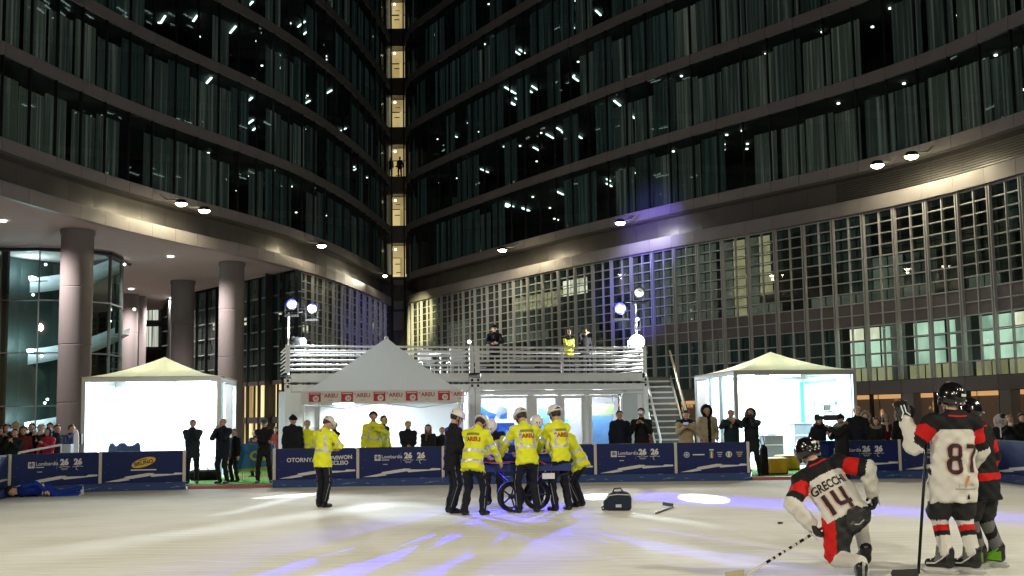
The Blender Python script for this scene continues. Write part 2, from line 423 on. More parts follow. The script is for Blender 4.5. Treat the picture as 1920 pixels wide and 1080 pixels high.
RZ = [11.22, 10.69, 10.16, 9.63, 9.10, 8.57, 8.04, 7.51, 6.98, 6.42, 5.86, 5.2, 4.55, 3.9, 3.25]
def kinds_r(i, r, s, c):
    u, v = to_px(c); q = random.Random(i*31+r//4*7).random(); q2 = random.Random(i*17).random()
    if r in (8, 9) and u > 1180: return ('spandrel_panel', M_spand, 0.0, 0.03)
    if r >= 10 and u > 1560:
        if q2 > 0.72 and s > 0: return ('blind', M_blind, 0.4, 0.02)
        if r <= 12: return ('lit_blind', M_lit if (q2 < 0.45 or (r == 10 and q2 < 0.6)) else M_litg, 0.9, 0.02)
        return ('lit_blind', M_litd, 0.5, 0.02)
    if r >= 10: return ('blind', M_curt[2] if q < 0.7 else M_blind, 0.35, 0.02)
    if 1325 < u < 1420 and r < 8: return ('lit_blind', M_litd if s < 0 else M_blind, 0.8, 0.02)
    if 1195 < u < 1325 and r < 8: return ('blind', M_blind, 0.5, 0.02)
    if 1030 < u < 1080 and r in (1, 2): return ('lit_blind', M_lit, 0.9, 0.02)
    if 940 < u < 1030 and r in (2, 3) and q < 0.5: return ('lit_blind', M_litd, 0.9, 0.02)
    if r == 7 and q < 0.8: return ('blind', M_blind, 0.35, 0.02)
    if q < 0.14: return ('blind', M_blind, 0.5, 0.02)
    return ('blind', M_curt[2], 0.6, 0.02) if q < 0.6 else ('room_back', M_room, 1.4, 0.02)
podium(Rp, Rn, right_b, RZ, -0.12, kinds_r, 3.25)
upright(Rp, Rn, -2.5, 0, Z_SOF, M_room, 'podium_back_wall', right_b)
# brown band and shop fronts below
spb = []; shtop = []; shop = []; smul = []; spil = []
for i in range(len(Rp)-1):
    c, sz, xd = seg(Rp, Rn, i, -0.05, 2.62, 3.22, 0.03, 0.16)
    if not visible(c, 130): continue
    spb.append((c, sz, xd))
    q = random.Random(i*5).random()
    c2, s2, _ = seg(Rp, Rn, i, -0.7, 0.0, 2.38, 0.06, 0.02); shop.append((c2, s2, xd))
    c2, s2, _ = seg(Rp, Rn, i, -0.6, 2.40, 2.6, 0.06, 0.02); shtop.append((c2, s2, xd))
    xv = Vector(xd).normalized()
    p = Rp[i]-Rn[i]*0.1; smul.append((Vector((p[0], p[1], 1.3)), (0.10, 0.2, 2.6), xd))
    if i % 3 == 0: spil.append((Vector((p[0], p[1], 1.3))+xv*0.45, (0.6, 0.5, 2.6), xd))
pieces('spandrel_panel', M_spand, spb, right_b); pieces('shop_window', M_shop, shop, right_b); pieces('shop_light_band', mat('shop_light_band', (0.3, 0.2, 0.1), emit=(0.50, 0.27, 0.11), strength=0.9), shtop, right_b)
pieces('shop_mullion', M_dark, smul, right_b); pieces('stone_pier', M_col, spil, right_b)

# left podium: starts at the corner under the tower, with a return wall running back
ci = int(np.argmin([abs(to_px((p[0], p[1], Z_SOF))[0]-553) for p in Lp]))
Lq, Lqn = Lp[ci:], Ln[ci:]
LZ = [11.22-0.53*k for k in range(17)]
def kinds_l(i, r, s, c):
    q = random.Random(i*13+r*3+(s > 0)).random()
    if q < 0.03: return ('lit_blind', M_lit, 0.6, 0.02)
    if q < 0.45: return ('blind', M_curt[2], 0.5, 0.02)
    return ('blind', M_blind, 0.5, 0.02) if q < 0.6 else ('room_back', M_room, 1.4, 0.02)
podium(Lq, Lqn, left_b, LZ, -0.12, kinds_l, 2.7)
upright(Lq, Lqn, -2.5, 0, Z_SOF, M_room, 'podium_back_wall', left_b)
corner = at_z(553, 505, Z_SOF); back = at_z(300, 562, Z_SOF)
rw = np.array([(corner.x, corner.y), (back.x, back.y)]); rw = resample(rw, 1.5); rwn = normals(rw, 1)
if (rwn[0] @ np.array([-0.6, -1.0])) < 0: rwn = -rwn
rp = []; rm = []; rs = []; rt = []
for i in range(len(rw)-1):
    c, sz, xd = seg(rw, rwn, i, -0.2, 4.4, 11.2, 0.05, 0.02); rp.append((c, sz, xd))
    c, sz, xd = seg(rw, rwn, i, -0.5, 4.4, 11.2, 0.02, 0.02)
    link('curtain', CURT[2+3*(i % 3)], left_b, frame4(c, xd, (sz[0]*0.9, 1, sz[2])))
    p = rw[i]-rwn[i]*0.1; rm.append((Vector((p[0], p[1], 5.6)), (0.10, 0.2, 11.2), xd))
    for zt in (5.5, 6.6, 7.7, 8.8, 9.9): rt.append((Vector((c.x, c.y, zt)), (sz[0], 0.6, 0.06), xd))
    c, sz, xd = seg(rw, rwn, i, -0.6, 2.1, 4.2, 0.35, 0.02); rs.append((c, sz, xd))
    c, sz, xd = seg(rw, rwn, i, -0.6, 0.05, 1.7, 0.35, 0.02); rs.append((c, sz, xd))
    if i % 3 == 1:
        for e in (0.0, 0.17):
            q = seg(rw, rwn, i, -0.35, 8.3, 8.5, 0.7, 0.02); piece('lit_blind', M_lit, q[0]+Vector((0, 0, e*1.8)), (0.5, 0.02, 0.17), xd, left_b)
pieces('window_pane', M_glass, rp, left_b); pieces('mullion', M_dark, rm, left_b); pieces('shop_window', M_shopy, rs, left_b); pieces('transom', M_grid, rt, left_b)
b = MB(); nvec = Vector((rwn[0][0], rwn[0][1], 0))
for zz, hh in ((4.3, 0.25), (1.9, 0.4)):
    c = (Vector((corner.x, corner.y, zz))+Vector((back.x, back.y, zz)))/2-nvec*0.25
    d = back-corner; b.box(c, (d.length, 0.4, hh), M_louv, frame4((0, 0, 0), (d.x, d.y, 0)).to_3x3())
b.build('wall_band', left_b)
c = corner.lerp(back, 0.60)-nvec*2.2; d = (back-corner)*0.75
MB().box((c.x, c.y, 5.6), (d.length, 0.1, 11.2), M_room, frame4((0, 0, 0), (d.x, d.y, 0)).to_3x3()).build('return_back_wall', left_b)

# soffit of the portico and its columns
inner = [at_z(365, 547, Z_SOF), Vector((-26, 80, Z_SOF)), Vector((-29.0, 88, Z_SOF)), Vector((-46, 92, Z_SOF)), Vector((-52, 34, Z_SOF))]
edge = [Vector((p[0], p[1], Z_SOF)) for p in (Lp-Ln*0.14)[:ci+1]]
poly = edge+[corner]+inner
MB().add([(p.x, p.y, Z_SOF-0.003) for p in poly]+[(p.x, p.y, Z_SOF+0.25) for p in poly],
         [tuple(range(len(poly))), tuple(reversed(range(len(poly), 2*len(poly))))], M_soff).build('soffit', left_b)
def column(px, py, r):
    q = at_z(px, py, Z_SOF)
    MB().lathe([(r*1.0, -0.05)]+[(r*f, zz+e) for zz in (2.8, 5.6, 8.4) for f, e in ((1, -0.05), (1, -0.02), (0.985, -0.012), (0.985, 0.012), (1, 0.02), (1, 0.05))]+[(r, Z_SOF-0.25), (r*1.06, Z_SOF-0.2), (r*1.06, Z_SOF-0.01)], M_col, 40, (q.x, q.y, 0)).build('column', left_b)
    return q
for px, py, r in ((146, 432, 0.76), (435, 492, 0.73), (343, 527, 0.76), (243, 552, 0.62), (262, 556, 0.5)): column(px, py, r)
for px, py in ((5, 413), (320, 480), (246, 541), (322, 558)):
    q = at_z(px, py, Z_SOF)
    MB().lathe([(0.0, -0.05), (0.16, -0.05), (0.17, 0.0)], mat('soffit_lamp', (1, 1, 1), emit=(1, 0.97, 0.9), strength=8), 16, (q.x, q.y, Z_SOF-0.01)).build('soffit_lamp', left_b)
    lamp('soffit_light', 'SPOT', (q.x, q.y, Z_SOF-0.15), 3300, (1, 0.87, 0.82), (q.x, q.y, 0), 0.15, 150, 0.6)

# glazed lobby drum under the portico
lobby = empty('glass_lobby', (0, 0, 0), 0, 'curved glass lobby with white lit ramps inside, behind the first round column', 'lobby')
Dp = [at_z(-60, 464, Z_SOF), at_z(0, 462, Z_SOF), at_z(60, 461.5, Z_SOF), at_z(115, 462, Z_SOF), at_z(173, 466, Z_SOF), at_z(205, 471, Z_SOF), at_z(222, 477, Z_SOF), at_z(231, 485, Z_SOF), at_z(228, 500, Z_SOF), at_z(205, 515, Z_SOF)]
Dp = np.array([(p.x, p.y) for p in Dp]); Dp = resample(Dp, 1.9); Dn = normals(Dp, -1)
if Dn[1] @ np.array([0, -1.0]) < 0: Dn = -Dn
it = []; mu = []; tr = []
M_lm = mat('lobby_mullion', (0.13, 0.15, 0.15), 0.4, 0.5)
for i in range(len(Dp)-1):
    for z0, z1 in ((0.05, 2.75), (2.8, 5.55), (5.6, 8.35), (8.4, 11.0)):
        it.append(seg(Dp, Dn, i, 0, z0, z1, 0.03, 0.03))
        c, sz, xd = seg(Dp, Dn, i, 0.03, z1-0.02, z1+0.05, 0, 0.1); tr.append((c, sz, xd))
    p = Dp[i]; mu.append((Vector((p[0], p[1], 5.6)), (0.06, 0.16, 11.2), xd))
pieces('window_pane', M_glass2, it, lobby); pieces('mullion', M_lm, mu, lobby); pieces('transom', M_lm, tr, lobby)
c, sz, xd = seg(Dp, Dn, 1, 0, 10.95, 11.24, 0, 0.2)
strip(Dp, Dn, 0.12, -0.4, 11.05, M_dark, 'head_rail', lobby)
p = at_z(14.5, 464, Z_SOF); q = Vector((p.x, p.y-0.15, 5.6)); piece('black_mullion', M_dark, q, (0.32, 0.25, 11.2), (1, 0, 0), lobby)
upright(Dp, Dn, -6.0, 0, 11.2, mat('lobby_wall', (0.016, 0.03, 0.028), 0.6, var=0.3, vscale=0.4), 'inner_wall', lobby)
MW = mat('white_ramp', (0.62, 0.63, 0.66), 0.5)
for k in range(3):                                      # ramps sweep up inside, one a storey
    z = 0.6+4.1*k
    b = MB(); n = 22; vs = []
    for j in range(n+1):
        t = j/n; x = -29.0+6.4*t; y = 59.6+1.6*math.sin(t*2.6); zz = z+0.2+2.0*t**1.3; hh = 0.9*(1-0.75*t)
        vs += [(x, y, zz), (x, y, zz+hh+0.12), (x, y+2.4, zz+0.12), (x, y+2.4, zz+hh+0.3)]
    fs = []
    for j in range(n): o4 = 4*j; fs += [(o4, o4+4, o4+5, o4+1), (o4, o4+2, o4+6, o4+4), (o4+2, o4+3, o4+7, o4+6)]
    b.add(vs, fs, MW, True).build('ramp', lobby)
    g = Vector((-27.0, 59.6, z+1.2))
    bb = MB(); bb.lathe([(0, -0.12), (0.16, -0.1), (0.2, 0.1), (0.0, 0.14)], mat('wall_lamp', (1, 1, 1), emit=(1, 1, 1), strength=10), 12, g)
    bb.box(g+Vector((0.4, 0, -0.15)), (0.9, 0.06, 0.05), M_dark).build('wall_lamp', lobby)
    lamp('ramp_light', 'POINT', (g.x, g.y-0.1, g.z+0.35), 150, (0.82, 0.86, 1.0), None, 0.2)
M_spk = mat('lobby_spark', (1, 1, 1), emit=(1, 1, 0.95), strength=6)
for px, py in ((180, 520), (202, 513), (209, 486), (3, 524), (68, 490), (44, 548), (228, 573), (60, 665), (181, 596), (71, 748), (66, 755)):
    q = at_y(px, py, 58.6); MB().lathe([(0, -0.08), (0.07, -0.04), (0.08, 0.04), (0, 0.08)], M_spk, 8, q+Vector((0, 1.2 if px < 120 else 2.0, 0))).build('glow_dot', lobby)  # small glowing dots; the one at the drum edge stands for a reflection

# stair slot between the towers
stair = empty('stair_tower', (0, 0, 0), 0, 'narrow stair tower glowing yellow between the two curved towers', 'stair tower')
YS = 92.0
def sx(px): return at_y(px, 500, YS).x
xl, xr = sx(736.5), sx(757.0)
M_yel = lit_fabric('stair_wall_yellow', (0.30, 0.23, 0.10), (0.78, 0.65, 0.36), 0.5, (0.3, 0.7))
M_yel2_ = lit_fabric('stair_wall_dim', (0.20, 0.15, 0.07), (0.50, 0.40, 0.21), 0.9, (0.3, 0.7))  # lamp light put into the stair walls as glow, upper piece dimmer
M_side = lit_fabric('stair_side_glass', (0.02, 0.02, 0.012), (0.14, 0.13, 0.08), 2.0, (0.4, 0.7))
ztop = 52
pitch_px = 92.3
for k in range(8):
    zf = at_y(747, 515-pitch_px*k, YS).z; zc = zf+at_y(747, 457-pitch_px*k, YS).z-at_y(747, 515-pitch_px*k, YS).z
    zn = at_y(747, 515-pitch_px*(k+1), YS).z
    xm = (xl+xr)/2
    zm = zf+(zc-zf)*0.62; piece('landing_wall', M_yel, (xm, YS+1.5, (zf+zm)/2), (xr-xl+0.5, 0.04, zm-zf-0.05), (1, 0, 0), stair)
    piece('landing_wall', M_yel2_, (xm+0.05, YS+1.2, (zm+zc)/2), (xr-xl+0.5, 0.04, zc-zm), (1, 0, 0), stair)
    piece('door', M_yel2_, (xm+0.2, YS+1.44, zf+1.05), (0.35, 0.05, 2.1), (1, 0, 0), stair)
    piece('window_pane', M_glassy, (xm, YS-0.08, (zf+zc)/2), (xr-xl-0.04, 0.02, zc-zf), (1, 0, 0), stair)
    piece('floor_slab', M_louv, (xm, YS+0.75, (zc+zn)/2), (xr-xl+1.4, 1.7, zn-zc-0.06), (1, 0, 0), stair)
    piece('handrail', M_dark, (xm-0.1, YS+0.5, zf+1.0), (0.45, 0.05, 0.07), (1, 0, 0), stair)
    piece('handrail', M_dark, (xm-0.1, YS+1.2, zf+2.1 if k % 2 else zf+0.35), (0.40, 0.05, 0.06), (1, 0, 0), stair)
    MB().lathe([(0, -0.11), (0.1, -0.06), (0.12, 0.02), (0.06, 0.1), (0, 0.11)], mat('stair_globe', (1, 1, 1), emit=(1, 0.95, 0.7), strength=4), 12, (xm-0.28, YS+0.4, zc-0.45)).build('globe_lamp', stair)
    for a, b2 in ((724.5, 734.5), (759.5, 771)):
        x0, x1 = sx(a), sx(b2); piece('side_panel', M_side, ((x0+x1)/2, YS+0.5, (zf+zc)/2+0.1), (x1-x0, 0.03, zc-zf), (1, 0, 0), stair)
for px in (735.3, 758.3): piece('post', M_dark, (sx(px), YS, 30), (0.1, 0.35, 52), (1, 0, 0), stair)
zl = at_y(747, 519, YS).z
piece('lower_wall', mat('stair_lower_wall', (0.10, 0.10, 0.11), 0.5), (sx(748), YS+0.9, zl/2), (sx(786)-sx(716), 0.3, zl), (1, 0, 0), stair)
for a, b2 in ((523, 533), (563, 578), (583, 618)):
    z1, z0 = at_y(747, a, YS).z, at_y(747, b2, YS).z
    piece('wall_panel', mat('stair_grey_panel', (0.32, 0.31, 0.32), 0.6), (sx(746.5), YS+0.68, (z0+z1)/2), (sx(757)-sx(736), 0.1, z1-z0), (1, 0, 0), stair)
piece('back_block', M_room, (sx(748), YS+3, 28), (9, 0.5, 56), (1, 0, 0), stair)

# dark block glimpsed beneath the portico
far = empty('far_building', (0, 0, 0), 0, 'dark far building glimpsed under the portico, white blinds in two lit windows', 'building')
p0, p1 = at_y(255, 700, 106), at_y(335, 700, 106)
MB().box(((p0.x+p1.x)/2, 110, 9), (12, 8, 18), M_dark).build('wall', far)
for y0, y1 in ((578, 600), (612, 650)):
    for x0, x1 in ((272.5, 277), (279, 283.5), (286, 296)):
        a, b2 = at_y(x0, y0, 105.6), at_y(x1, y1, 105.6)
        piece('window', lit_fabric('far_blind', (0.10, 0.11, 0.10), (0.55, 0.58, 0.48), 6, (0.35, 0.6)), ((a.x+b2.x)/2, 105.7, (a.z+b2.z)/2), (b2.x-a.x, 0.05, a.z-b2.z), (1, 0, 0), far)
# ------------------------------------------------------------------ ground
def ice_mat():
    m = bpy.data.materials.new('ice'); m.use_nodes = True; t = m.node_tree; b = t.nodes['Principled BSDF']; L = t.links
    tc = t.nodes.new('ShaderNodeTexCoord')
    n1 = t.nodes.new('ShaderNodeTexNoise'); n1.inputs['Scale'].default_value = 0.35; n1.inputs['Detail'].default_value = 5
    L.new(tc.outputs['Object'], n1.inputs['Vector'])
    mx = t.nodes.new('ShaderNodeMix'); mx.data_type = 'RGBA'; mx.inputs[6].default_value = (0.64, 0.62, 0.55, 1); mx.inputs[7].default_value = (0.82, 0.82, 0.79, 1)
    cr = t.nodes.new('ShaderNodeMapRange'); cr.inputs[1].default_value = 0.35; cr.inputs[2].default_value = 0.65
    L.new(n1.outputs['Fac'], cr.inputs[0]); L.new(cr.outputs[0], mx.inputs[0])
    # skate scratches: stretched noise in three directions
    last = mx.outputs[2]; heights = []
    for k, (ang, sx_, sy_) in enumerate(((0.25, 0.5, 26), (-0.35, 0.35, 22), (1.2, 0.6, 30))):
        mp = t.nodes.new('ShaderNodeMapping'); mp.inputs['Rotation'].default_value = (0, 0, ang); mp.inputs['Scale'].default_value = (sx_, sy_, 1)
        L.new(tc.outputs['Object'], mp.inputs[0])
        n = t.nodes.new('ShaderNodeTexNoise'); n.inputs['Scale'].default_value = 1; n.inputs['Detail'].default_value = 4; n.inputs['Distortion'].default_value = 0.6
        L.new(mp.outputs[0], n.inputs['Vector'])
        r = t.nodes.new('ShaderNodeMapRange'); r.inputs[1].default_value = 0.60; r.inputs[2].default_value = 0.74; r.inputs[4].default_value = 0.9
        L.new(n.outputs['Fac'], r.inputs[0])
        mm = t.nodes.new('ShaderNodeMix'); mm.data_type = 'RGBA'; mm.inputs[7].default_value = (0.86, 0.86, 0.83, 1) if k != 1 else (0.48, 0.46, 0.42, 1)
        L.new(r.outputs[0], mm.inputs[0]); L.new(last, mm.inputs[6]); last = mm.outputs[2]; heights.append(n.outputs['Fac'])
    for sc_, thr in ((0.9, 0.955), (2.1, 0.965)):                # thin arcs cut by skates
        wv = t.nodes.new('ShaderNodeTexWave'); wv.wave_type = 'RINGS'; wv.inputs['Scale'].default_value = sc_; wv.inputs['Distortion'].default_value = 9; wv.inputs['Detail'].default_value = 2; wv.inputs['Detail Scale'].default_value = 0.7
        L.new(tc.outputs['Object'], wv.inputs['Vector']); r = t.nodes.new('ShaderNodeMapRange'); r.inputs[1].default_value = thr; r.inputs[2].default_value = 1.0; r.inputs[4].default_value = 0.55; L.new(wv.outputs['Fac'], r.inputs[0])
        mm = t.nodes.new('ShaderNodeMix'); mm.data_type = 'RGBA'; mm.inputs[7].default_value = (0.90, 0.90, 0.88, 1); L.new(r.outputs[0], mm.inputs[0]); L.new(last, mm.inputs[6]); last = mm.outputs[2]
    L.new(last, b.inputs['Base Color'])
    rr = t.nodes.new('ShaderNodeMapRange'); rr.inputs[3].default_value = 0.6; rr.inputs[4].default_value = 0.85
    L.new(heights[1], rr.inputs[0]); L.new(rr.outputs[0], b.inputs['Roughness']); b.inputs['Specular IOR Level'].default_value = 0.15
    bp = t.nodes.new('ShaderNodeBump'); bp.inputs['Strength'].default_value = 0.12; bp.inputs['Distance'].default_value = 0.01
    L.new(heights[0], bp.inputs['Height']); L.new(bp.outputs[0], b.inputs['Normal'])
    return m
MB().add([(-300, -60, -0.02), (300, -60, -0.02), (300, 400, -0.02), (-300, 400, -0.02)], [(0, 1, 2, 3)], mat('plaza_paving', (0.30, 0.27, 0.25), 0.6, var=0.2, vscale=0.8)).build('plaza_ground', kind='structure')
M_ice = ice_mat()
MB().add([(-22, -12, 0), (24, -12, 0), (24, 27.9, 0), (-22, 27.9, 0)], [(0, 1, 2, 3)], M_ice).build('ice_rink', kind='structure')
# ------------------------------------------------------------------ floodlights under the towers' lowest band
M_hot = mat('flood_lens_warm', (1, 1, 1), emit=(1.0, 0.93, 0.62), strength=30)
M_hotw = mat('flood_lens_white', (1, 1, 1), emit=(0.95, 0.97, 1.0), strength=30)
WARM = (1.0, 0.89, 0.58)
def near_curve(px, py, P, N, off, z):
    q = at_z(px, py, z); return q
def floodlight(px, py, z, label, P, N, energy, white=False, r=0.16, k=1.0):
    q = at_z(px, py, z); i = int(np.argmin(np.linalg.norm(P-np.array([q.x, q.y]), axis=1))); nv = Vector((N[i][0], N[i][1], 0))
    root = empty('floodlight', q, math.atan2(nv.y, nv.x), label, 'floodlight', 'floodlights under the towers')
    MB().tube([(-1.3, 0, 0.55), (-0.9, 0, 0.25), (-0.15, 0, 0.16)], 0.045, M_grid).build('arm', root)
    MB().lathe([(0.0, 0.2), (r*0.7, 0.17), (r*1.05, 0.02), (r, -0.03)], M_dark, 16).build('housing', root)
    MB().lathe([(0.0, -0.16), (r*0.5, -0.14), (r*0.85, -0.08), (r*0.98, -0.02), (0, -0.015)], M_hotw if white else M_hot, 16).build('lens', root)
    col = (0.92, 0.95, 1.0) if white else WARM
    c = q+Vector((0, 0, -0.22))
    lamp('flood_wash', 'SPOT', c, energy*0.17*k, col, c+Vector((0, 0, -4))-nv*1.2, 0.15, 165, 0.5)
    lamp('flood_glow', 'POINT', c-nv*0.1+Vector((0, 0, -0.1)), 22*k, col, None, 0.1)
    lamp('flood_beam', 'SPOT', c+nv*0.15, energy*3.0*min(1, k*1.5), (1.0, 0.90, 0.66) if not white else col, (c.x*0.3, 14, 0), 0.3, 80, 0.9)
FL = [(340, 381, 'warm floodlight on the left tower, the outer one of the close pair', Lp, Ln), (383, 394, 'warm floodlight on the left tower, the inner one of the close pair', Lp, Ln),
      (603, 460, 'single warm floodlight on the left tower above the portico corner', Lp, Ln), (722, 516, 'small floodlight at the far end of the left tower beside the stair tower', Lp, Ln),
      (942, 468, 'single warm floodlight on the right tower nearest the stair tower', Rp, Rn), (1163, 417, 'white floodlight on the right tower above the blue lit wall', Rp, Rn),
      (1645, 309, 'large warm floodlight on the right tower, lower of the near pair', Rp, Rn), (1709, 292, 'large warm floodlight on the right tower, upper of the near pair', Rp, Rn)]
for px, py, lb, P, N in FL:
    floodlight(px, py, 12.85, lb, P, N, 900, px == 1163, 0.30 if px != 722 else 0.18, 0.15 if px == 722 else 0.5 if px == 603 else (2.2 if px == 942 else 1.0))
# the same ring of floodlights goes on round the plaza behind the photographer
for x, y, z in ((-17, 6, 13), (-8, -12, 13), (10, -12, 13), (18, 8, 13)):
    lamp('ring_floodlight', 'SPOT', (x, y, z), 5600, (1.0, 0.92, 0.72), (x*0.1, 15, 0), 0.4, 78, 1.0)

q = at_z(726, 516, 12.5); lamp('flood_beam', 'SPOT', q+Vector((0.2, -0.5, 0)), 5200, (1.0, 0.92, 0.45), (-7.2, 84.5, 9.2), 0.2, 42, 0.9)
q = at_z(603, 460, 12.5); lamp('flood_beam', 'SPOT', q+Vector((0.6, -0.5, 0)), 3000, (1.0, 0.95, 0.75), (-1.5, 74.5, 7.5), 0.2, 50, 0.9)
# ------------------------------------------------------------------ container pavilion with terrace
M_white = mat('white_paint', (0.80, 0.80, 0.80), 0.4, var=0.05, vscale=1.5)
M_seam = mat('black_seam', (0.01, 0.01, 0.012), 0.7)
M_frost = mat('frosted_panel', (0.50, 0.52, 0.53), 0.5)
CL = Vector((-7.05, 33.0, 0)); CU = Vector((0.962, 0.273, 0)).normalized(); CRZ = math.atan2(CU.y, CU.x); CN = Vector((CU.y, -CU.x, 0))
def clx(px, py=800):                                   # position along the pavilion front for a column of the photograph
    d = ray(px, py); det = d.x*(-CU.y)-(-CU.x)*d.y; t = (CL.x*(-CU.y)-(-CU.x)*CL.y)/det
    return (Vector((d.x*t, d.y*t, 0))-CL).dot(CU)
pav = empty('container_pavilion', CL, CRZ, 'long white container pavilion with a railed roof terrace', 'pavilion')
LW, DP = 12.12, 3.0
for x0 in (0.0, 6.06):
    x1 = x0+6.04
    for x in (x0+0.09, x1-0.09):
        for y in (0.09, DP-0.09): piece('corner_post', M_white, (x, y, 1.42), (0.18, 0.18, 2.56), (1, 0, 0), pav)
        for z in (0.07, 2.77):
            MB().box((x, 0.085, z), (0.2, 0.19, 0.13), M_white).box((x, -0.012, z), (0.07, 0.02, 0.08), M_seam).build('corner_casting', pav)
        MB().box((x, 0.085, 2.95), (0.2, 0.19, 0.13), M_white).box((x, -0.012, 2.95), (0.07, 0.02, 0.08), M_seam).build('corner_casting', pav)
    MB().box(((x0+x1)/2, 0.08, 2.72), (5.64, 0.14, 0.2), M_white).box(((x0+x1)/2, 0.03, 2.60), (5.64, 0.05, 0.03), M_frost).build('roof_beam', pav)
    MB().box(((x0+x1)/2, 0.08, 3.04), (5.64, 0.16, 0.27), M_white).box(((x0+x1)/2, -0.01, 3.16), (5.66, 0.02, 0.03), M_white).build('terrace_beam', pav)
    piece('roof', M_white, ((x0+x1)/2, DP/2, 2.75), (5.6, DP-0.3, 0.12), (1, 0, 0), pav)
    piece('back_wall', M_white, ((x0+x1)/2, DP-0.05, 1.4), (5.64, 0.06, 2.5), (1, 0, 0), pav)
    piece('floor', M_frost, ((x0+x1)/2, DP/2, 0.06), (5.6, DP-0.2, 0.1), (1, 0, 0), pav)
    # railing: six bars between posts
    for k in range(6): MB().tube([(x0+0.1, 0.06, 3.29+k*0.147), (x1-0.1, 0.06, 3.29+k*0.147)], 0.034, M_white).build('railing_bar', pav)
    for k in (2, 5): MB().tube([(x0+0.1, DP-0.06, 3.29+k*0.147), (x1-0.1, DP-0.06, 3.29+k*0.147)], 0.022, M_white).build('railing_bar', pav)
    for x in (x0+0.09, x1-0.09, x0+3.0): piece('railing_post', M_white, (x, 0.06, 3.63), (0.13 if x != x0+3.0 else 0.06, 0.10, 0.88), (1, 0, 0), pav)
for x in (0.06, LW-0.06):
    for k in range(7): MB().tube([(x, 0.1, 3.27+k*0.125), (x, DP-0.1, 3.27+k*0.125)], 0.024, M_white).build('railing_bar', pav)
piece('seam', M_seam, (LW/2, 0.10, 2.862), (LW-0.2, 0.1, 0.035), (1, 0, 0), pav)
piece('terrace_floor', mat('terrace_boards', (0.22, 0.22, 0.22), 0.6), (LW/2, DP/2, 3.10), (LW-0.3, DP-0.35, 0.06), (1, 0, 0), pav)
# front of the ground floor
def wallp(xa, xb, z0=0.12, z1=2.6, m=None, y=0.09, th=0.06, name='wall_panel'): return piece(name, m or M_white, ((xa+xb)/2, y, (z0+z1)/2), (xb-xa, th, z1-z0), (1, 0, 0), pav)
wallp(0.18, clx(562)); wallp(0.2, 1.4, 0.12, 1.5, M_frost, 0.05, 0.02)
for k in range(9):
    xa = clx(562)+0.02+k*0.55
    if xa+0.5 < clx(898): wallp(xa, xa+0.53)
xw = [clx(v) for v in (898, 992, 1003, 1048, 1055, 1096, 1108, 1198)]
M_clear = glass_mat('clear_glass', (0.95, 0.97, 0.98), 0.02)
def framed(xa, xb, nm, fw=0.07, door=False):
    b = MB()
    for x in (xa+fw/2, xb-fw/2): b.box((x, 0.08, 1.28), (fw, 0.09, 2.3), M_white)
    for z in (2.43-fw/2, 0.13+fw/2): b.box(((xa+xb)/2, 0.08, z), (xb-xa-2*fw, 0.09, fw), M_white)
    o = b.build(nm, pav); piece('pane', M_clear, ((xa+xb)/2, 0.08, 1.28), (xb-xa-2*fw, 0.015, 2.3-2*fw), (1, 0, 0), o)
    if door: MB().tube([(xb-0.06, 0.01, 0.9), (xb-0.06, -0.03, 0.92), (xb-0.06, -0.03, 1.25), (xb-0.06, 0.01, 1.27)], 0.016, M_frost).build('handle', o)
    return o
framed(xw[0], xw[1], 'window'); framed(xw[2], xw[3], 'door', 0.09, True); framed(xw[4], xw[5], 'door', 0.09, True); framed(xw[6], xw[7]-0.55, 'window')
wallp(xw[7]-0.55, xw[7], m=M_frost)
for a, b2 in ((xw[1], xw[2]), (xw[3], xw[4]), (xw[5], xw[6]), (xw[7], LW-0.18)): wallp(a, b2, 0.12, 2.46)
wallp(xw[0], LW-0.18, 2.46, 2.6)
MB().tube([(xw[5]+0.1, -0.03, 0.1), (xw[5]+0.1, -0.03, 2.5), (xw[7]+0.2, -0.03, 2.5)], 0.03, M_white).build('drain_pipe', pav)
# posters and screens inside
def poster_mat(name, cols, scale):
    m = bpy.data.materials.new(name); m.use_nodes = True; t = m.node_tree; b = t.nodes['Principled BSDF']
    tc = t.nodes.new('ShaderNodeTexCoord'); v = t.nodes.new('ShaderNodeTexVoronoi'); v.inputs['Scale'].default_value = scale; v.feature = 'F1'
    mp = t.nodes.new('ShaderNodeMapping'); mp.inputs['Scale'].default_value = (1, 1, 0.6); mp.inputs['Rotation'].default_value = (0, 0.7, 0)
    t.links.new(tc.outputs['Object'], mp.inputs[0]); t.links.new(mp.outputs[0], v.inputs['Vector'])
    r = t.nodes.new('ShaderNodeValToRGB'); r.color_ramp.interpolation = 'CONSTANT'
    sp = t.nodes.new('ShaderNodeSeparateColor'); t.links.new(v.outputs['Color'], sp.inputs[0]); t.links.new(sp.outputs[0], r.inputs[0])
    for k, c in enumerate(cols):
        e = r.color_ramp.elements[k] if k < 2 else r.color_ramp.elements.new(0.5)
        e.position = k/len(cols); e.color = (*c, 1)
    t.links.new(r.outputs[0], b.inputs['Base Color']); b.inputs['Roughness'].default_value = 0.5; MATS[name] = m
    return m
M_p1 = poster_mat('blue_poster', [(0.01, 0.05, 0.35), (0.03, 0.16, 0.65), (0.02, 0.08, 0.5), (0.25, 0.45, 0.85), (0.02, 0.03, 0.2)], 6)
M_p2 = poster_mat('mixed_poster', [(0.02, 0.10, 0.5), (0.75, 0.78, 0.8), (0.05, 0.2, 0.65), (0.35, 0.42, 0.5), (0.12, 0.16, 0.14)], 3)
M_p3 = mat('pale_blue_panel', (0.12, 0.28, 0.55), 0.5, var=0.4, vscale=1.5); M_p4 = mat('lime_panel', (0.30, 0.42, 0.20), 0.5, var=0.4, vscale=2)
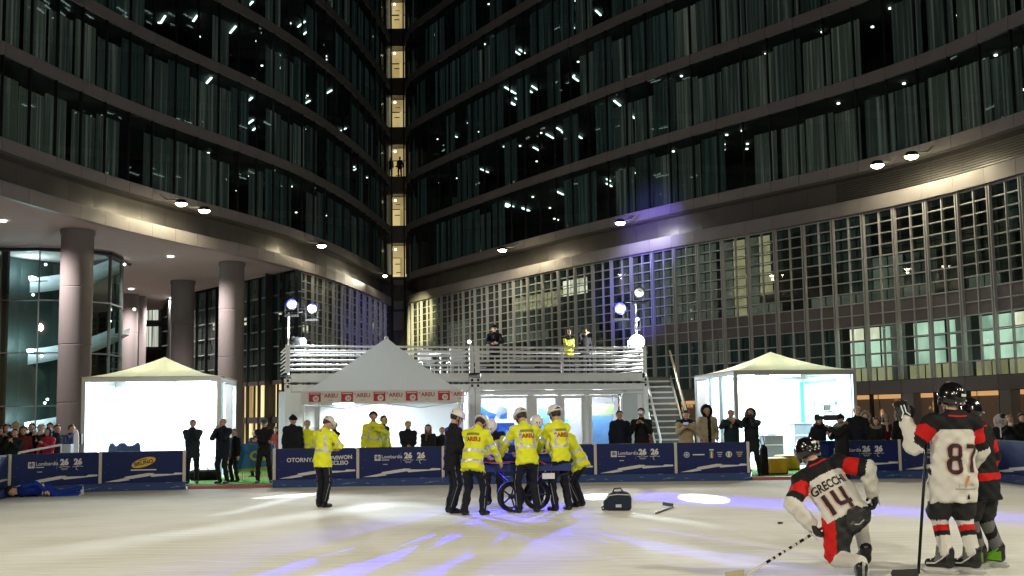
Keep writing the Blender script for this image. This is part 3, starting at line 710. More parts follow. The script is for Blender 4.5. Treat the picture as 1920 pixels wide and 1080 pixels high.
for xa, xb, z0, z1, m in ((xw[0]-0.3, xw[0]+1.05, 0.4, 1.55, M_p1), (xw[0]-0.3, xw[0]+0.8, 1.68, 2.2, M_p2), (xw[2]+0.1, xw[2]+0.5, 0.2, 2.0, M_p3), (xw[6]+0.02, xw[6]+0.85, 0.2, 1.75, M_p3), (xw[6]+0.1, xw[6]+0.9, 1.78, 2.15, M_p4)):
    piece('poster', m, ((xa+xb)/2+0.42, 1.3 if xa > xw[1] else 1.0, (z0+z1)/2), (xb-xa, 0.04, z1-z0), (1, 0, 0), pav)
piece('screen', mat('screen_glow', (0, 0, 0), emit=(0.15, 0.6, 1.0), strength=1.5), (xw[4]+0.55, 1.5, 1.35), (0.3, 0.04, 0.6), (1, 0, 0), pav)
for x in (xw[0]+0.6, xw[2]+0.3, xw[4]+0.4, xw[6]+0.5):
    MB().lathe([(0, -0.03), (0.07, -0.03), (0.08, 0)], mat('room_lamp', (1, 1, 1), emit=(1, 1, 1), strength=8), 12, (x, 0.8, 2.55)).build('ceiling_lamp', pav)
def cw(x, y, z): return CL+CU*x-CN*y+Vector((0, 0, z))
for x in (xw[0]+0.6, xw[3], xw[6]+0.6): lamp('pavilion_light', 'POINT', cw(x, 0.9, 2.4), 90, (0.86, 0.92, 1.0), None, 0.15)

# ------------------------------------------------------------------ outside staircase
M_steel = mat('galvanised_steel', (0.60, 0.60, 0.58), 0.4, 0.6, var=0.1, vscale=6); M_rail = mat('cream_handrail', (0.62, 0.58, 0.44), 0.4)
M_sgl = glass_mat('rail_glass', (0.72, 0.82, 0.80), 0.08)
stt = empty('staircase', (0, 0, 0), 0, 'steel staircase with glass sides climbing to the terrace right end', 'staircase')
A = at_y(1232, 800, 38.6); Bq = at_y(1268, 800, 34.6); A.z = 3.06; Bq.z = 0.0; dv = Bq-A; run = Vector((dv.x, dv.y, 0)); ls = run.normalized(); rt_ = Vector((-ls.y, ls.x, 0))
if rt_.x < 0: rt_ = -rt_
for k in range(15):
    t = (k+0.5)/15; c = A+run*t; piece('tread', M_steel, (c.x, c.y, 3.06*(1-t)), (0.98, 0.27, 0.05), rt_, stt)
    piece('riser', mat('dark_riser', (0.13, 0.13, 0.125), 0.6), (c.x-ls.x*0.13, c.y-ls.y*0.13, 3.06*(1-t)+0.10), (0.98, 0.015, 0.13), rt_, stt)
for sd in (-1, 1):
    o = rt_*0.53*sd
    MB().add([A+o+Vector((0, 0, -0.15)), A+o+Vector((0, 0, 0.12)), Bq+o+Vector((0, 0, 0.12)), Bq+o+Vector((0, 0, -0.0)),
              A+o*1.05+Vector((0, 0, -0.15)), A+o*1.05+Vector((0, 0, 0.12)), Bq+o*1.05+Vector((0, 0, 0.12)), Bq+o*1.05], [(0, 1, 2, 3), (7, 6, 5, 4), (1, 5, 6, 2), (0, 3, 7, 4)], M_rail if sd > 0 else M_white).build('stringer', stt)
    MB().add([A+o+Vector((0, 0, 0.15)), A+o+Vector((0, 0, 0.98)), Bq+o+Vector((0, 0, 0.98)), Bq+o+Vector((0, 0, 0.15))], [(0, 1, 2, 3)], M_sgl).build('glass_panel', stt)
    MB().tube([A+o+Vector((0, 0, 1.0)), Bq+o+Vector((0, 0, 1.0)), Bq+o], 0.04, M_rail if sd > 0 else M_white).build('handrail', stt)

# ------------------------------------------------------------------ tents
M_canv = mat('cream_canvas', (0.72, 0.68, 0.52), 0.8, bump=0.15, bscale=3, var=0.05, vscale=1)
def translucent(m, col, f):                              # cloth that lets light through
    t = m.node_tree; out = t.nodes['Material Output']; b = t.nodes['Principled BSDF']; tr = t.nodes.new('ShaderNodeBsdfTranslucent'); tr.inputs[0].default_value = (*col, 1); mx = t.nodes.new('ShaderNodeMixShader'); mx.inputs[0].default_value = f
    t.links.new(b.outputs[0], mx.inputs[1]); t.links.new(tr.outputs[0], mx.inputs[2]); t.links.new(mx.outputs[0], out.inputs[0])
translucent(M_canv, (0.80, 0.68, 0.40), 0.30); M_tw = mat('tent_white', (0.82, 0.83, 0.84), 0.7); M_alu = mat('aluminium', (0.58, 0.60, 0.62), 0.35, 0.5)
def roof_mesh(w_, d_, h0, h1, m, n=14, sag=0.55, over=0.06):
    vs = []; fs = []
    for i in range(n+1):
        t = i/n; s_ = 1-t; z = h0+(h1-h0)*(t**(1+sag)); 
        for k in range(48):
            a = k/48*4; e = int(a); f = a-e; cs = [(-1, -1), (1, -1), (1, 1), (-1, 1), (-1, -1)]
            x = cs[e][0]*(1-f)+cs[e+1][0]*f; y = cs[e][1]*(1-f)+cs[e+1][1]*f
            dip = 0.05*math.sin(math.pi*f)*math.sin(math.pi*min(1, t*1.0))+0.012*math.sin(f*25)*(1-t)*t
            vs.append((x*(w_/2+over)*s_, y*(d_/2+over)*s_, z-dip))
    for i in range(n):
        for k in range(48): fs.append((i*48+k, i*48+(k+1) % 48, (i+1)*48+(k+1) % 48, (i+1)*48+k))
    b = MB(); b.add(vs, fs, m, False); return b
def lit_tent(label, fl, rz, w_, open_sides, right):
    """fl = front-left foot; local x along the front, y away from the camera"""
    root = empty('lit_tent', fl, rz, label, 'tent', 'glowing white tents with cream pyramid roofs')
    H = 3.05; c = Matrix.Translation((w_/2, w_/2, 0))
    roof_mesh(w_, w_, H, 3.74, M_canv).build('roof', root, c)
    for x in (0.06, w_-0.06):
        for y in (0.06, w_-0.06): piece('post', M_alu, (x, y, H/2), (0.11, 0.11, H), (1, 0, 0), root)
    for y in (0.05, w_-0.05): piece('beam', M_alu, (w_/2, y, H-0.07), (w_-0.2, 0.1, 0.15), (1, 0, 0), root)
    for x in (0.05, w_-0.05): piece('beam', M_alu, (x, w_/2, H-0.07), (0.1, w_-0.2, 0.15), (1, 0, 0), root)
    piece('back_wall', M_tw, (w_/2, w_-0.12, H/2-0.05), (w_-0.25, 0.03, H-0.2), (1, 0, 0), root)
    piece('floor', mat('tent_floor', (0.6, 0.6, 0.6), 0.6), (w_/2, w_/2, 0.02), (w_-0.2, w_-0.2, 0.04), (1, 0, 0), root)
    M_pan = mat('cool_wall_panel', (0.50, 0.70, 0.78), 0.5)
    if right:   # the right inner wall carries lettering seen from behind, the left wall has two openings
        piece('side_wall', mat('cyan_wall', (0.42, 0.66, 0.70), 0.6), (w_-0.12, w_/2, H/2-0.05), (0.03, w_-0.25, H-0.2), (1, 0, 0), root)
        t_ = text_mesh('MICOTAUTIB', mat('teal_print', (0.01, 0.07, 0.08), 0.6), 0.32, 'CENTER', 0.006)
        link('lettering', t_, root, Matrix.Translation((w_-0.14, w_*0.52, 2.02)) @ Matrix.Rotation(R(90), 4, 'Z') @ Matrix.Rotation(R(90), 4, 'X') @ Matrix.Diagonal((1, 1, 1, 1)))
        piece('corner_strip', mat('teal_strip', (0.05, 0.32, 0.38), 0.5), (w_-0.2, w_-0.2, H/2-0.1), (0.10, 0.08, H-0.3), (1, 0, 0), root)
        piece('valance_strip', mat('teal_strip', (0.05, 0.32, 0.38), 0.5), (w_-0.15, w_*0.6, H-0.28), (0.02, w_*0.6, 0.10), (1, 0, 0), root)
        for y in (w_*0.36, w_*0.62): piece('side_panel', M_pan, (0.06, y, H/2-0.05), (0.04, 0.28, H-0.2), (1, 0, 0), root)
        piece('side_panel', M_tw, (0.06, w_*0.84, H/2-0.05), (0.03, 1.0, H-0.2), (1, 0, 0), root)
    else:
        piece('side_wall', M_tw, (0.10, w_/2, H/2-0.05), (0.03, w_-0.25, H-0.2), (1, 0, 0), root)
        piece('corner_strip', M_pan, (0.2, w_-0.2, H/2-0.1), (0.12, 0.08, H-0.3), (1, 0, 0), root)
        piece('side_panel', M_pan, (w_-0.06, 0.55, H/2-0.05), (0.03, 0.75, H-0.2), (1, 0, 0), root)
        piece('side_panel', M_tw, (w_-0.06, 2.3, H/2-0.05), (0.03, 1.6, H-0.2), (1, 0, 0), root)
    MX = Matrix.Translation(fl) @ Matrix.Rotation(rz, 4, 'Z')
    for a in (0.3, 0.7):
        for b2 in (0.35, 0.7):
            MB().box((w_*a, w_*b2, H-0.06), (1.0, 0.16, 0.05), mat('tent_tube', (1, 1, 1), emit=(0.85, 0.97, 1.0), strength=12)).build('tube_lamp', root)
    p = MX @ Vector((w_/2, w_*0.5, H-0.12))
    L = lamp('tent_light', 'AREA', p, 400, (0.78, 0.95, 1.0), p+Vector((0, 0, -1)), shape=(w_*0.8, w_*0.8))
    return root, MX
TL, MXL = lit_tent('glowing white tent on the left, open at the front, beside the first round column', Vector((-12.45, 30.8, 0)), R(8), 3.92, 0, False)
TR, MXR = lit_tent('glowing white tent on the right with teal lettering on its inner wall', Vector((6.75, 32.6, 0)), R(8), 3.95, 0, True)
def tentobj(MX, x, y, z=0.04): return MX @ Vector((x, y, z))
# chairs, kiosks and cubes
def kiosk(p, w_, h, label, rz):
    o = empty('kiosk', p, rz, label, 'counter', 'grey counters in the right tent')
    M_k = mat('kiosk_grey', (0.22, 0.25, 0.28), 0.5)
    MB().box((0, 0, h/2), (w_, 0.5, h), M_k).build('body', o, bevel=0.015)
    piece('trim', M_white, (0, -0.255, h*0.72), (w_, 0.012, 0.03), (1, 0, 0), o); piece('top', mat('kiosk_top', (0.45, 0.47, 0.5), 0.4), (0, 0, h+0.012), (w_+0.06, 0.56, 0.024), (1, 0, 0), o)
    if h < 1: MB().box((0, 0.0, h+0.06), (w_*0.5, 0.3, 0.06), M_frost).build('leaflet_pile', o)
kiosk(at_z(1448, 876, 0.04), 0.62, 0.98, 'low grey counter with a pile of leaflets in the right tent', R(8)); kiosk(at_z(1504, 872, 0.04), 0.62, 1.35, 'tall grey counter beside the lettered wall of the right tent', R(8))
M_yellow = mat('yellow_vinyl', (0.62, 0.36, 0.02), 0.45, bump=0.1, bscale=6)
for px, py, w_, lb in ((1452, 888, 0.62, 'yellow cube seat nearer the photographer on green turf'), (1476, 881, 0.60, 'yellow cube seat behind the other cube seat')):
    q = at_z(px, py, 0.02); o = MB().box((0, 0, 0.23), (w_, w_, 0.44), M_yellow).build('cube_seat', None, Matrix.Translation(q) @ Matrix.Rotation(R(12), 4, 'Z'), bevel=0.06); tag(o, lb, 'seat', 'yellow cube seats')
    MB().box((0, 0, 0.012), (w_*0.9, w_*0.9, 0.03), M_seam).build('base', o)
M_cb = mat('blue_upholstery', (0.004, 0.022, 0.07), 0.6)
for px, lb, wd in ((212, 'blue rounded chair seen side on in the left tent', 0.42), (236, 'blue rounded armchair facing the photographer in the left tent', 0.72)):
    q = tentobj(MXL, 0, 0); c = at_y(px, 850, 31.6); c.z = 0.04; o = empty('tub_chair', c, R(5), lb, 'chair', 'blue chairs in the left tent')
    MB().prism([(-wd/2, 0.45), (-wd/2, 0.95), (-wd*0.36, 1.08), (-wd*0.15, 1.1), (0, 1.0), (wd*0.2, 1.02), (wd*0.4, 1.12), (wd/2, 1.0), (wd/2, 0.45)], 0.10, M_cb, None, (0, 0.25, 0)).build('backrest', o, bevel=0.03)
    MB().box((0, 0, 0.42), (wd, 0.5, 0.14), M_cb).build('seat', o, bevel=0.03)
    for sx_ in (-1, 1):
        for sy in (-1, 1): MB().tube([(sx_*wd*0.42, sy*0.2, 0), (sx_*wd*0.4, sy*0.18, 0.36)], 0.018, M_alu).build('leg', o)

# the pop-up tent with red and white valance
M_av = mat('valance_white', (0.66, 0.64, 0.63), 0.75); M_red = mat('valance_red', (0.42, 0.02, 0.045), 0.6); M_redt = mat('valance_red_print', (0.36, 0.03, 0.05), 0.6)
aw, ad = 4.42, 3.0; ax0 = at_y(567, 760, 30.0).x
ten = empty('popup_tent', (ax0, 30.0, 0), R(1.0), 'white pop-up tent with red and white lettered valance, rescuers in front', 'tent')
roof_mesh(aw, ad, 2.50, 4.12, mat('popup_canvas', (0.74, 0.72, 0.68), 0.75, bump=0.12, bscale=3, var=0.04, vscale=1), sag=0.12, over=0.02).build('roof', ten, Matrix.Translation((aw/2, ad/2, 0)))
translucent(MATS['popup_canvas'], (0.72, 0.78, 0.80), 0.28)
MB().lathe([(0.05, 0), (0.06, 0.06), (0.0, 0.1)], M_av, 10, (aw/2, ad/2, 4.08)).build('peak_cap', ten)
for x in (0.03, aw-0.03):
    for y in (0.03, ad-0.03): piece('post', M_white, (x, y, 1.25), (0.05, 0.05, 2.5), (1, 0, 0), ten)
for x in (0.03, aw/2, aw-0.03):
    MB().tube([(x, 0.03, 2.15), (x, ad-0.03, 2.15)], 0.015, M_alu).build('truss_bar', ten)
MB().tube([(0.03, 0.06, 2.18), (aw*0.25, 0.06, 2.02), (aw/2, 0.06, 2.18), (aw*0.75, 0.06, 2.02), (aw, 0.06, 2.18)], 0.015, M_alu).build('truss_bar', ten)
def valance(p0, p1, prints):
    d = Vector(p1)-Vector(p0); L_ = d.length; n = 40; vs = []
    for k in range(n+1):
        q = Vector(p0)+d*(k/n); sc_ = 0.025*abs(math.sin(k/n*math.pi*2)); vs += [(q.x, q.y, 2.52), (q.x, q.y, 2.17+sc_-0.02)]
    return MB().add(vs, [(2*k, 2*k+1, 2*k+3, 2*k+2) for k in range(n)], M_av).build('valance', ten)
va = valance((-0.03, -0.02, 0), (aw+0.03, -0.02, 0), True); valance((aw+0.03, -0.02, 0), (aw+0.03, ad, 0), False); valance((-0.03, -0.02, 0), (-0.03, ad, 0), False)
for k in range(5):
    xk = (0.35+k*0.905)*aw/4.42
    MB().box((xk, -0.026, 2.35), (0.33, 0.006, 0.26), M_red).build('emblem', va)
    MB().lathe([(0, 0), (0.085, 0)], M_av, 20, (xk+0.03, -0.032, 2.31), Matrix.Rotation(R(90), 3, 'X')).build('emblem_disc', va)
    text('24', M_redt, (xk+0.03, -0.036, 2.31), 0.09, va, bold=0.002); piece('emblem_bar', M_av, (xk, -0.032, 2.445), (0.27, 0.002, 0.022), (1, 0, 0), va)
    text('*', M_red, (xk+0.22, -0.028, 2.40), 0.16, va); text('AREU', M_redt, (xk+0.455, -0.028, 2.385), 0.155, va, bold=0.004)
    piece('emblem_bar', mat('faint_print', (0.45, 0.50, 0.46), 0.7), (xk+0.44, -0.026, 2.26), (0.13, 0.002, 0.03), (1, 0, 0), va)
M_tback = mat('tent_back_wall', (0.72, 0.75, 0.78), 0.7, bump=0.2, bscale=1.5)
piece('back_wall', M_tback, (aw/2, ad-0.06, 1.1), (aw-0.1, 0.02, 2.15), (1, 0, 0), ten); piece('side_wall', M_tback, (aw-0.05, ad/2, 1.1), (0.02, ad-0.1, 2.15), (1, 0, 0), ten)
MB().box((0.9, ad*0.6, 2.2), (0.6, 0.15, 0.05), mat('tent_tube', (1, 1, 1))).build('tube_lamp', ten)
lamp('popup_light', 'AREA', (ax0+0.9, 31.6, 2.15), 190, (0.86, 0.96, 1.0), (ax0+1.6, 32.0, 0), shape=(0.8, 0.4))

# ------------------------------------------------------------------ rink boards
M_bl = mat('board_navy', (0.004, 0.014, 0.10), 0.45, var=0.15, vscale=1.0, spec=0.25); M_base = mat('board_base_blue', (0.006, 0.036, 0.16), 0.5, var=0.2, vscale=2); M_pw = mat('print_white', (0.62, 0.61, 0.60), 0.5); M_pg = mat('board_post', (0.52, 0.49, 0.44), 0.45)

def scuffed(m, col, scale=14.0, thr=0.70):               # puck marks and scratches on the boards
    t = m.node_tree; b = t.nodes['Principled BSDF']; src = b.inputs['Base Color'].links[0].from_socket; tc = t.nodes.new('ShaderNodeTexCoord'); mp = t.nodes.new('ShaderNodeMapping'); mp.inputs['Scale'].default_value = (0.45, 1, 1.6); mp.inputs['Rotation'].default_value = (0, 0.5, 0)
    n = t.nodes.new('ShaderNodeTexNoise'); n.inputs['Scale'].default_value = scale; n.inputs['Detail'].default_value = 2; t.links.new(tc.outputs['Object'], mp.inputs[0]); t.links.new(mp.outputs[0], n.inputs['Vector'])
    r = t.nodes.new('ShaderNodeMapRange'); r.inputs[1].default_value = thr; r.inputs[2].default_value = thr+0.05; r.inputs[4].default_value = 0.6; t.links.new(n.outputs['Fac'], r.inputs[0])
    mx = t.nodes.new('ShaderNodeMix'); mx.data_type = 'RGBA'; mx.inputs[7].default_value = (*col, 1); t.links.new(r.outputs[0], mx.inputs[0]); t.links.new(src, mx.inputs[6]); t.links.new(mx.outputs[2], b.inputs['Base Color'])
scuffed(M_bl, (0.16, 0.19, 0.30)); scuffed(M_base, (0.25, 0.28, 0.34), 8.0, 0.66)
M_yel2 = mat('print_yellow', (0.66, 0.44, 0.02), 0.5); M_green = mat('print_green', (0.02, 0.22, 0.06), 0.5); M_redp = mat('print_red', (0.5, 0.03, 0.03), 0.5)
def emblem26(o, x, z, s_, agitos):
    text('26', M_pw, (x, -0.009, z), 0.26*s_, o, bold=0.012, name='emblem')
    b = MB(); n = 10
    for k in range(3): b.box((x-0.12*s_+0.12*s_*k, -0.0085, z-0.13*s_-0.012*abs(k-1)), (0.11*s_, 0.002, 0.012), M_pw)
    if agitos:
        b.add([(x+0.05*math.cos(R(60+30*k))*r_, -0.0085, z-0.2*s_+0.05*math.sin(R(60+30*k))*r_) for k in range(8) for r_ in (1, 0.75)], [(2*k, 2*k+1, 2*k+3, 2*k+2) for k in range(7)], M_pw)
    else:
        for q in range(5):
            cx, cz = x+(q-2)*0.032, z-0.2*s_-(0.018 if q % 2 else 0)
            b.add([(cx+0.02*r_*math.cos(math.pi*k/6), -0.0085, cz+0.02*r_*math.sin(math.pi*k/6)) for k in range(13) for r_ in (1, 0.72)], [(2*k, 2*k+1, 2*k+3, 2*k+2) for k in range(12)], M_pw)
    b.build('emblem_line', o)
def strips(o, x, z, wds, m=None, hgt=0.018):
    b = MB()
    for k, w_ in enumerate(wds): b.box((x+w_/2, -0.0085, z-0.035*k), (w_, 0.002, hgt), m or mat('faint_white_print', (0.35, 0.38, 0.45), 0.6))
    b.build('small_print', o)
def board(p0, p1, kind, label, last=False):
    d = Vector(p1)-Vector(p0); L_ = d.length; o = empty('rink_board', p0, math.atan2(d.y, d.x), label, 'rink board', 'advertising boards round the rink')
    MB().box((L_/2+0.03, 0.02, 0.58), (L_-0.05, 0.05, 0.77), M_bl).build('panel', o, bevel=0.006)
    MB().box((L_/2, -0.02, 0.10), (L_-0.01, 0.22, 0.195), M_base).box((L_/2, -0.125, 0.19), (L_-0.02, 0.02, 0.02), M_base).build('base', o)
    MB().box((L_/2, 0.02, 0.975), (L_-0.09, 0.06, 0.02), M_dark).build('top_rail', o)
    for x in (0.03,) if not last else (0.03, L_-0.04): MB().box((x, 0.0, 0.59), (0.075, 0.10, 0.80), M_pg).build('post', o, bevel=0.01)
    Wd = L_-0.12; X = lambda f: 0.08+f*Wd; Z = lambda f: 0.225+f*0.72
    for pl in ([(0.03, 0), (0.27, 0.13), (0.34, 0.06), (0.2, 0.01)], [(0.27, 0.17), (0.55, 0.285), (0.63, 0.28), (0.585, 0.19), (0.36, 0.10), (0.27, 0.085)], [(0.575, 0.225), (0.61, 0.25), (0.86, 0.24), (0.89, 0.285), (1, 0.275), (1, 0.22), (0.86, 0.20), (0.6, 0.15)]):
        MB().prism([(X(a), Z(b2)) for a, b2 in pl], 0.004, M_pw, None, (0, -0.009, 0)).build('swoosh', o)
    if kind == 'lomb':
        x, z = X(0.22), Z(0.68); MB().box((x, -0.008, z), (0.15, 0.004, 0.15), M_pw).build('emblem', o); text('*', M_bl, (x, -0.012, z-0.045), 0.26, o, bold=0.004, name='emblem_mark')
        text('Lombardia', M_pw, (x+0.10, -0.008, z+0.02), 0.125, o, align='LEFT', bold=0.001)
        b = MB()
        b.box((x+0.2, -0.0085, z-0.06), (0.2, 0.002, 0.018), M_pw).box((x+0.2, -0.0085, z-0.17), (0.12, 0.002, 0.015), M_pw).box((X(0.51), -0.0085, z), (0.006, 0.002, 0.28), M_p3).build('small_print', o)
        for k, f in enumerate((0.60, 0.76)):
            e = MB(); oo = empty_child(o)
            emblem26(o, X(f), z+0.04, 0.75, k == 1)
    elif kind == 'bruno':
        x, z = X(0.50), Z(0.66); b = MB(); n = 28
        el = [(x+0.29*math.cos(R(360*k/n)), z+0.115*math.sin(R(360*k/n))+0.12*0.62*math.cos(R(360*k/n))) for k in range(n)]
        MB().prism(el, 0.004, M_yel2, None, (0, -0.009, 0)).build('emblem', o)
        text('BRUNO', M_bl, (x, -0.013, z-0.01), 0.135, o, (1, 0, 0.2), (-0.2, 0, 1), bold=0.004); piece('small_print', M_bl, (x-0.02, -0.013, z+0.07), (0.2, 0.002, 0.02), (1, 0, 0.2), o)
        piece('small_print', M_pw, (x, -0.008, Z(0.40)), (0.62, 0.003, 0.03), (1, 0, 0), o)
    elif kind == 'story':
        text('OTORNYADE', M_pw, (X(0.36), -0.008, Z(0.64)), 0.15, o, bold=0.003); text('AFVIWON', M_pw, (X(0.80), -0.008, Z(0.70)), 0.14, o, (1, 0, 0.06), (-0.06, 0, 1), bold=0.005); text('ECLISO', M_pw, (X(0.80), -0.008, Z(0.52)), 0.14, o, bold=0.005)
    elif kind == 'crests':
        z = Z(0.62)
        def disc(x, m, r_=0.075): MB().lathe([(0, 0), (r_, 0)], m, 20, (x, -0.0085, z), Matrix.Rotation(R(90), 3, 'X')).build('emblem', o)
        disc(X(0.13), mat('faint_white_print2', (0.42, 0.48, 0.58), 0.6)); MB().lathe([(0.035, 0), (0.05, 0)], M_bl, 20, (X(0.13), -0.0115, z), Matrix.Rotation(R(90), 3, 'X')).build('emblem_ring', o)
        piece('small_print', M_pw, (X(0.30), -0.008, z), (0.30, 0.003, 0.03), (1, 0, 0), o)
        for k, m in enumerate((M_green, M_pw, M_redp)): piece('shield_bar', m, (X(0.465)+k*0.035, -0.0085, z-0.005), (0.035, 0.004, 0.17), (1, 0, 0), o)
        piece('small_print', M_pw, (X(0.465)+0.035, -0.0085, z+0.12), (0.11, 0.003, 0.035), (1, 0, 0), o)
        for k in range(3): piece('small_print', mat('faint_white_print', (0.35, 0.38, 0.45), 0.6), (X(0.60), -0.008, z+0.05-0.05*k), (0.14-0.03*k, 0.003, 0.025), (1, 0, 0), o)
        disc(X(0.73), M_pw, 0.08); piece('shield_bar', M_green, (X(0.73)-0.04, -0.0115, z), (0.025, 0.002, 0.09), (1, 0, 0), o); piece('shield_bar', M_redp, (X(0.73)+0.04, -0.0115, z), (0.025, 0.002, 0.09), (1, 0, 0), o)
        for k in range(3): piece('small_print', mat('gold_print', (0.45, 0.36, 0.16), 0.6), (X(0.88), -0.008, z+0.05-0.05*k), (0.17-0.04*k, 0.003, 0.025), (1, 0, 0), o)
    return o
def empty_child(o): return o
BP = [(-120, 966), (13, 931), (185, 921.5), (348, 917.5)]; CB = [(512, 914.5), (669, 911.5), (829, 909), (972, 906.5), (1115, 904), (1266, 902), (1407, 900.5)]; RB = [(1533, 899), (1688, 896.5), (1856, 900), (2010, 921)]
def boards(pts, kinds):
    w_ = [at_z(a, b2) for a, b2 in pts]
    for k in range(len(w_)-1): board(w_[k], w_[k+1], kinds[k][0], kinds[k][1], k == len(w_)-2)
boards(BP, [('plain', 'navy rink board cut off by the left edge of the photo'), ('lomb', 'navy rink board behind the person lying in blue, emblems on it'), ('bruno', 'navy rink board with a yellow oval emblem')])
boards(CB, [('story', 'navy rink board with white letters behind the lone rescuer on the ice'), ('lomb', 'navy rink board with white emblems under the pop-up tent'), ('plain', 'navy rink board hidden behind the man in the black jacket'), ('plain', 'navy rink board hidden behind the stretcher'),
            ('lomb', 'navy rink board with white emblems behind the dark rescue bag'), ('crests', 'navy rink board with round crests and a tricolour shield')])
boards(RB, [('lomb', 'navy rink board with emblems behind the kneeling hockey player'), ('lomb', 'navy rink board behind the raised glove of player 87'), ('plain', 'navy rink board cut off by the right edge of the photo')])
# turf and kerbs in the two gaps
M_turf = mat('turf_green', (0.07, 0.24, 0.015), 0.95, bump=0.9, bscale=90, var=0.35, vscale=20)
def sheet(pxs, z, m, name, kind='structure'):
    vs = [at_z(a, b2, z) for a, b2 in pxs]; n = len(vs); o = MB().add([(v.x, v.y, z) for v in vs]+[(v.x, v.y, z-0.03) for v in vs], [tuple(range(n))]+[(i, (i+1) % n, n+(i+1) % n, n+i) for i in range(n)], m).build(name, kind=kind); return o
sheet([(349, 909), (513, 907), (505, 880), (345, 882)], 0.02, M_turf, 'turf'); sheet([(1410, 894), (1534, 893), (1525, 868), (1410, 868)], 0.02, M_turf, 'turf')
M_kerb = mat('red_kerb', (0.36, 0.10, 0.10), 0.6, var=0.2)
for a, b2, ya, yb in ((350, 512, 917.5, 914), (1409, 1532, 900.5, 898.5)):
    p, q = at_z(a, ya), at_z(b2, yb); d = q-p; o = MB().box((d.length/2, 0.1, 0.04), (d.length-0.04, 0.2, 0.08), M_kerb).build('kerb', None, Matrix.Translation(p) @ Matrix.Rotation(math.atan2(d.y, d.x), 4, 'Z'), 'structure')
# loose things
sgn = empty('feather_sign', at_z(478, 902, 0.02), R(2), 'rounded blue sign with lime stripe and yellow letters behind the guard', 'sign')
M_sb = mat('sign_blue', (0.02, 0.16, 0.42), 0.5)
MB().prism([(-0.52, 0.28), (0.55, 0.36), (0.55, 1.03), (0.3, 1.05), (-0.45, 1.06), (-0.56, 1.0), (-0.58, 0.6)], 0.05, M_sb, None, (0, 0, 0)).build('panel', sgn, bevel=0.02)
MB().prism([(-0.50, 0.26), (0.55, 0.34), (0.55, 0.42), (-0.53, 0.33)], 0.056, mat('lime_print', (0.30, 0.45, 0.03), 0.5)).build('stripe', sgn); text('OZ', mat('sign_yellow', (0.55, 0.60, 0.03), 0.5), (0.12, -0.03, 0.70), 0.36, sgn, bold=0.015)
for x in (-0.35, 0.35): MB().tube([(x, 0.0, 0.0), (x, 0.0, 0.32)], 0.02, M_alu).build('leg', sgn)
mt = at_z(478, 893, 0.03); MB().add([(mt.x-1.0, mt.y-0.25, 0.03), (mt.x+0.6, mt.y-0.25, 0.03), (mt.x+0.6, mt.y+0.5, 0.03), (mt.x-1.0, mt.y+0.5, 0.03)], [(0, 1, 2, 3)], mat('red_mat', (0.45, 0.05, 0.04), 0.8)).build('red_path', kind='structure')
bg_ = empty('equipment_bag', at_z(383, 902, 0.02), R(6), 'black equipment bag lying on the turf between two standing men', 'bag')
MB().tube([(-0.42, 0, 0.16), (-0.36, 0, 0.17), (0.36, 0, 0.17), (0.42, 0, 0.16)], [0.10, 0.16, 0.16, 0.10], M_black, 14).build('body', bg_); MB().tube([(-0.15, -0.1, 0.28), (-0.1, -0.12, 0.38), (0.1, -0.12, 0.38), (0.15, -0.1, 0.28)], 0.014, M_shoe).build('handle', bg_)
bb = empty('bean_bag', at_z(388, 893, 0.02), 0, 'white bean bag on the turf in front of the left tent', 'bean bag')
MB().lathe([(0.0, 0.0), (0.36, 0.03), (0.42, 0.2), (0.34, 0.42), (0.2, 0.62), (0.08, 0.74), (0, 0.76)], mat('bean_bag_white', (0.6, 0.62, 0.66), 0.8, bump=0.3, bscale=5), 20).build('cover', bb); MB().tube([(-0.04, 0, 0.74), (0, 0, 0.80), (0.04, 0, 0.74)], 0.012, M_p3).build('handle', bb)
qs = []
gl = at_z(28, 935, 0)
brr = empty('queue_barrier', (0, 0, 0), 0, 'white sloping rail with a small white box before the left crowd', 'barrier')
a, b2 = at_y(35, 849, 27.6), at_y(115, 834, 28.6); MB().tube([a, b2], 0.03, M_white).build('rail', brr)
for q in (a, b2): MB().tube([(q.x, q.y, 0), q], 0.025, M_white).build('post', brr)
q = at_y(127, 845, 28.8); MB().box(q, (0.24, 0.2, 0.34), mat('pale_plastic', (0.5, 0.58, 0.68), 0.5)).build('box', brr, bevel=0.02)
ban = empty('white_banner', at_y(141, 905, 29.6)*1, R(10), 'slim white pillar banner beside the left tent', 'banner'); ban.location.z = 0
MB().prism([(-0.07, 0.05), (0.07, 0.05), (0.07, 1.35), (0.04, 1.5), (0, 1.55), (-0.04, 1.5), (-0.07, 1.35)], 0.05, M_white).build('panel', ban, bevel=0.01); MB().box((0, 0, 0.025), (0.4, 0.3, 0.05), M_alu).build('base', ban)
spk = empty('loudspeaker', at_y(148, 850, 30.2), R(5), 'small black loudspeaker on a stand at the left tent', 'loudspeaker'); spk.location.z = 0
MB().box((0, 0, 1.28), (0.16, 0.18, 0.30), M_dark).build('cabinet', spk, bevel=0.01); MB().tube([(0, 0, 0.0), (0, 0, 1.15)], 0.018, M_dark).build('pole', spk); MB().box((0, 0, 0.015), (0.4, 0.4, 0.03), M_dark).build('base', spk)

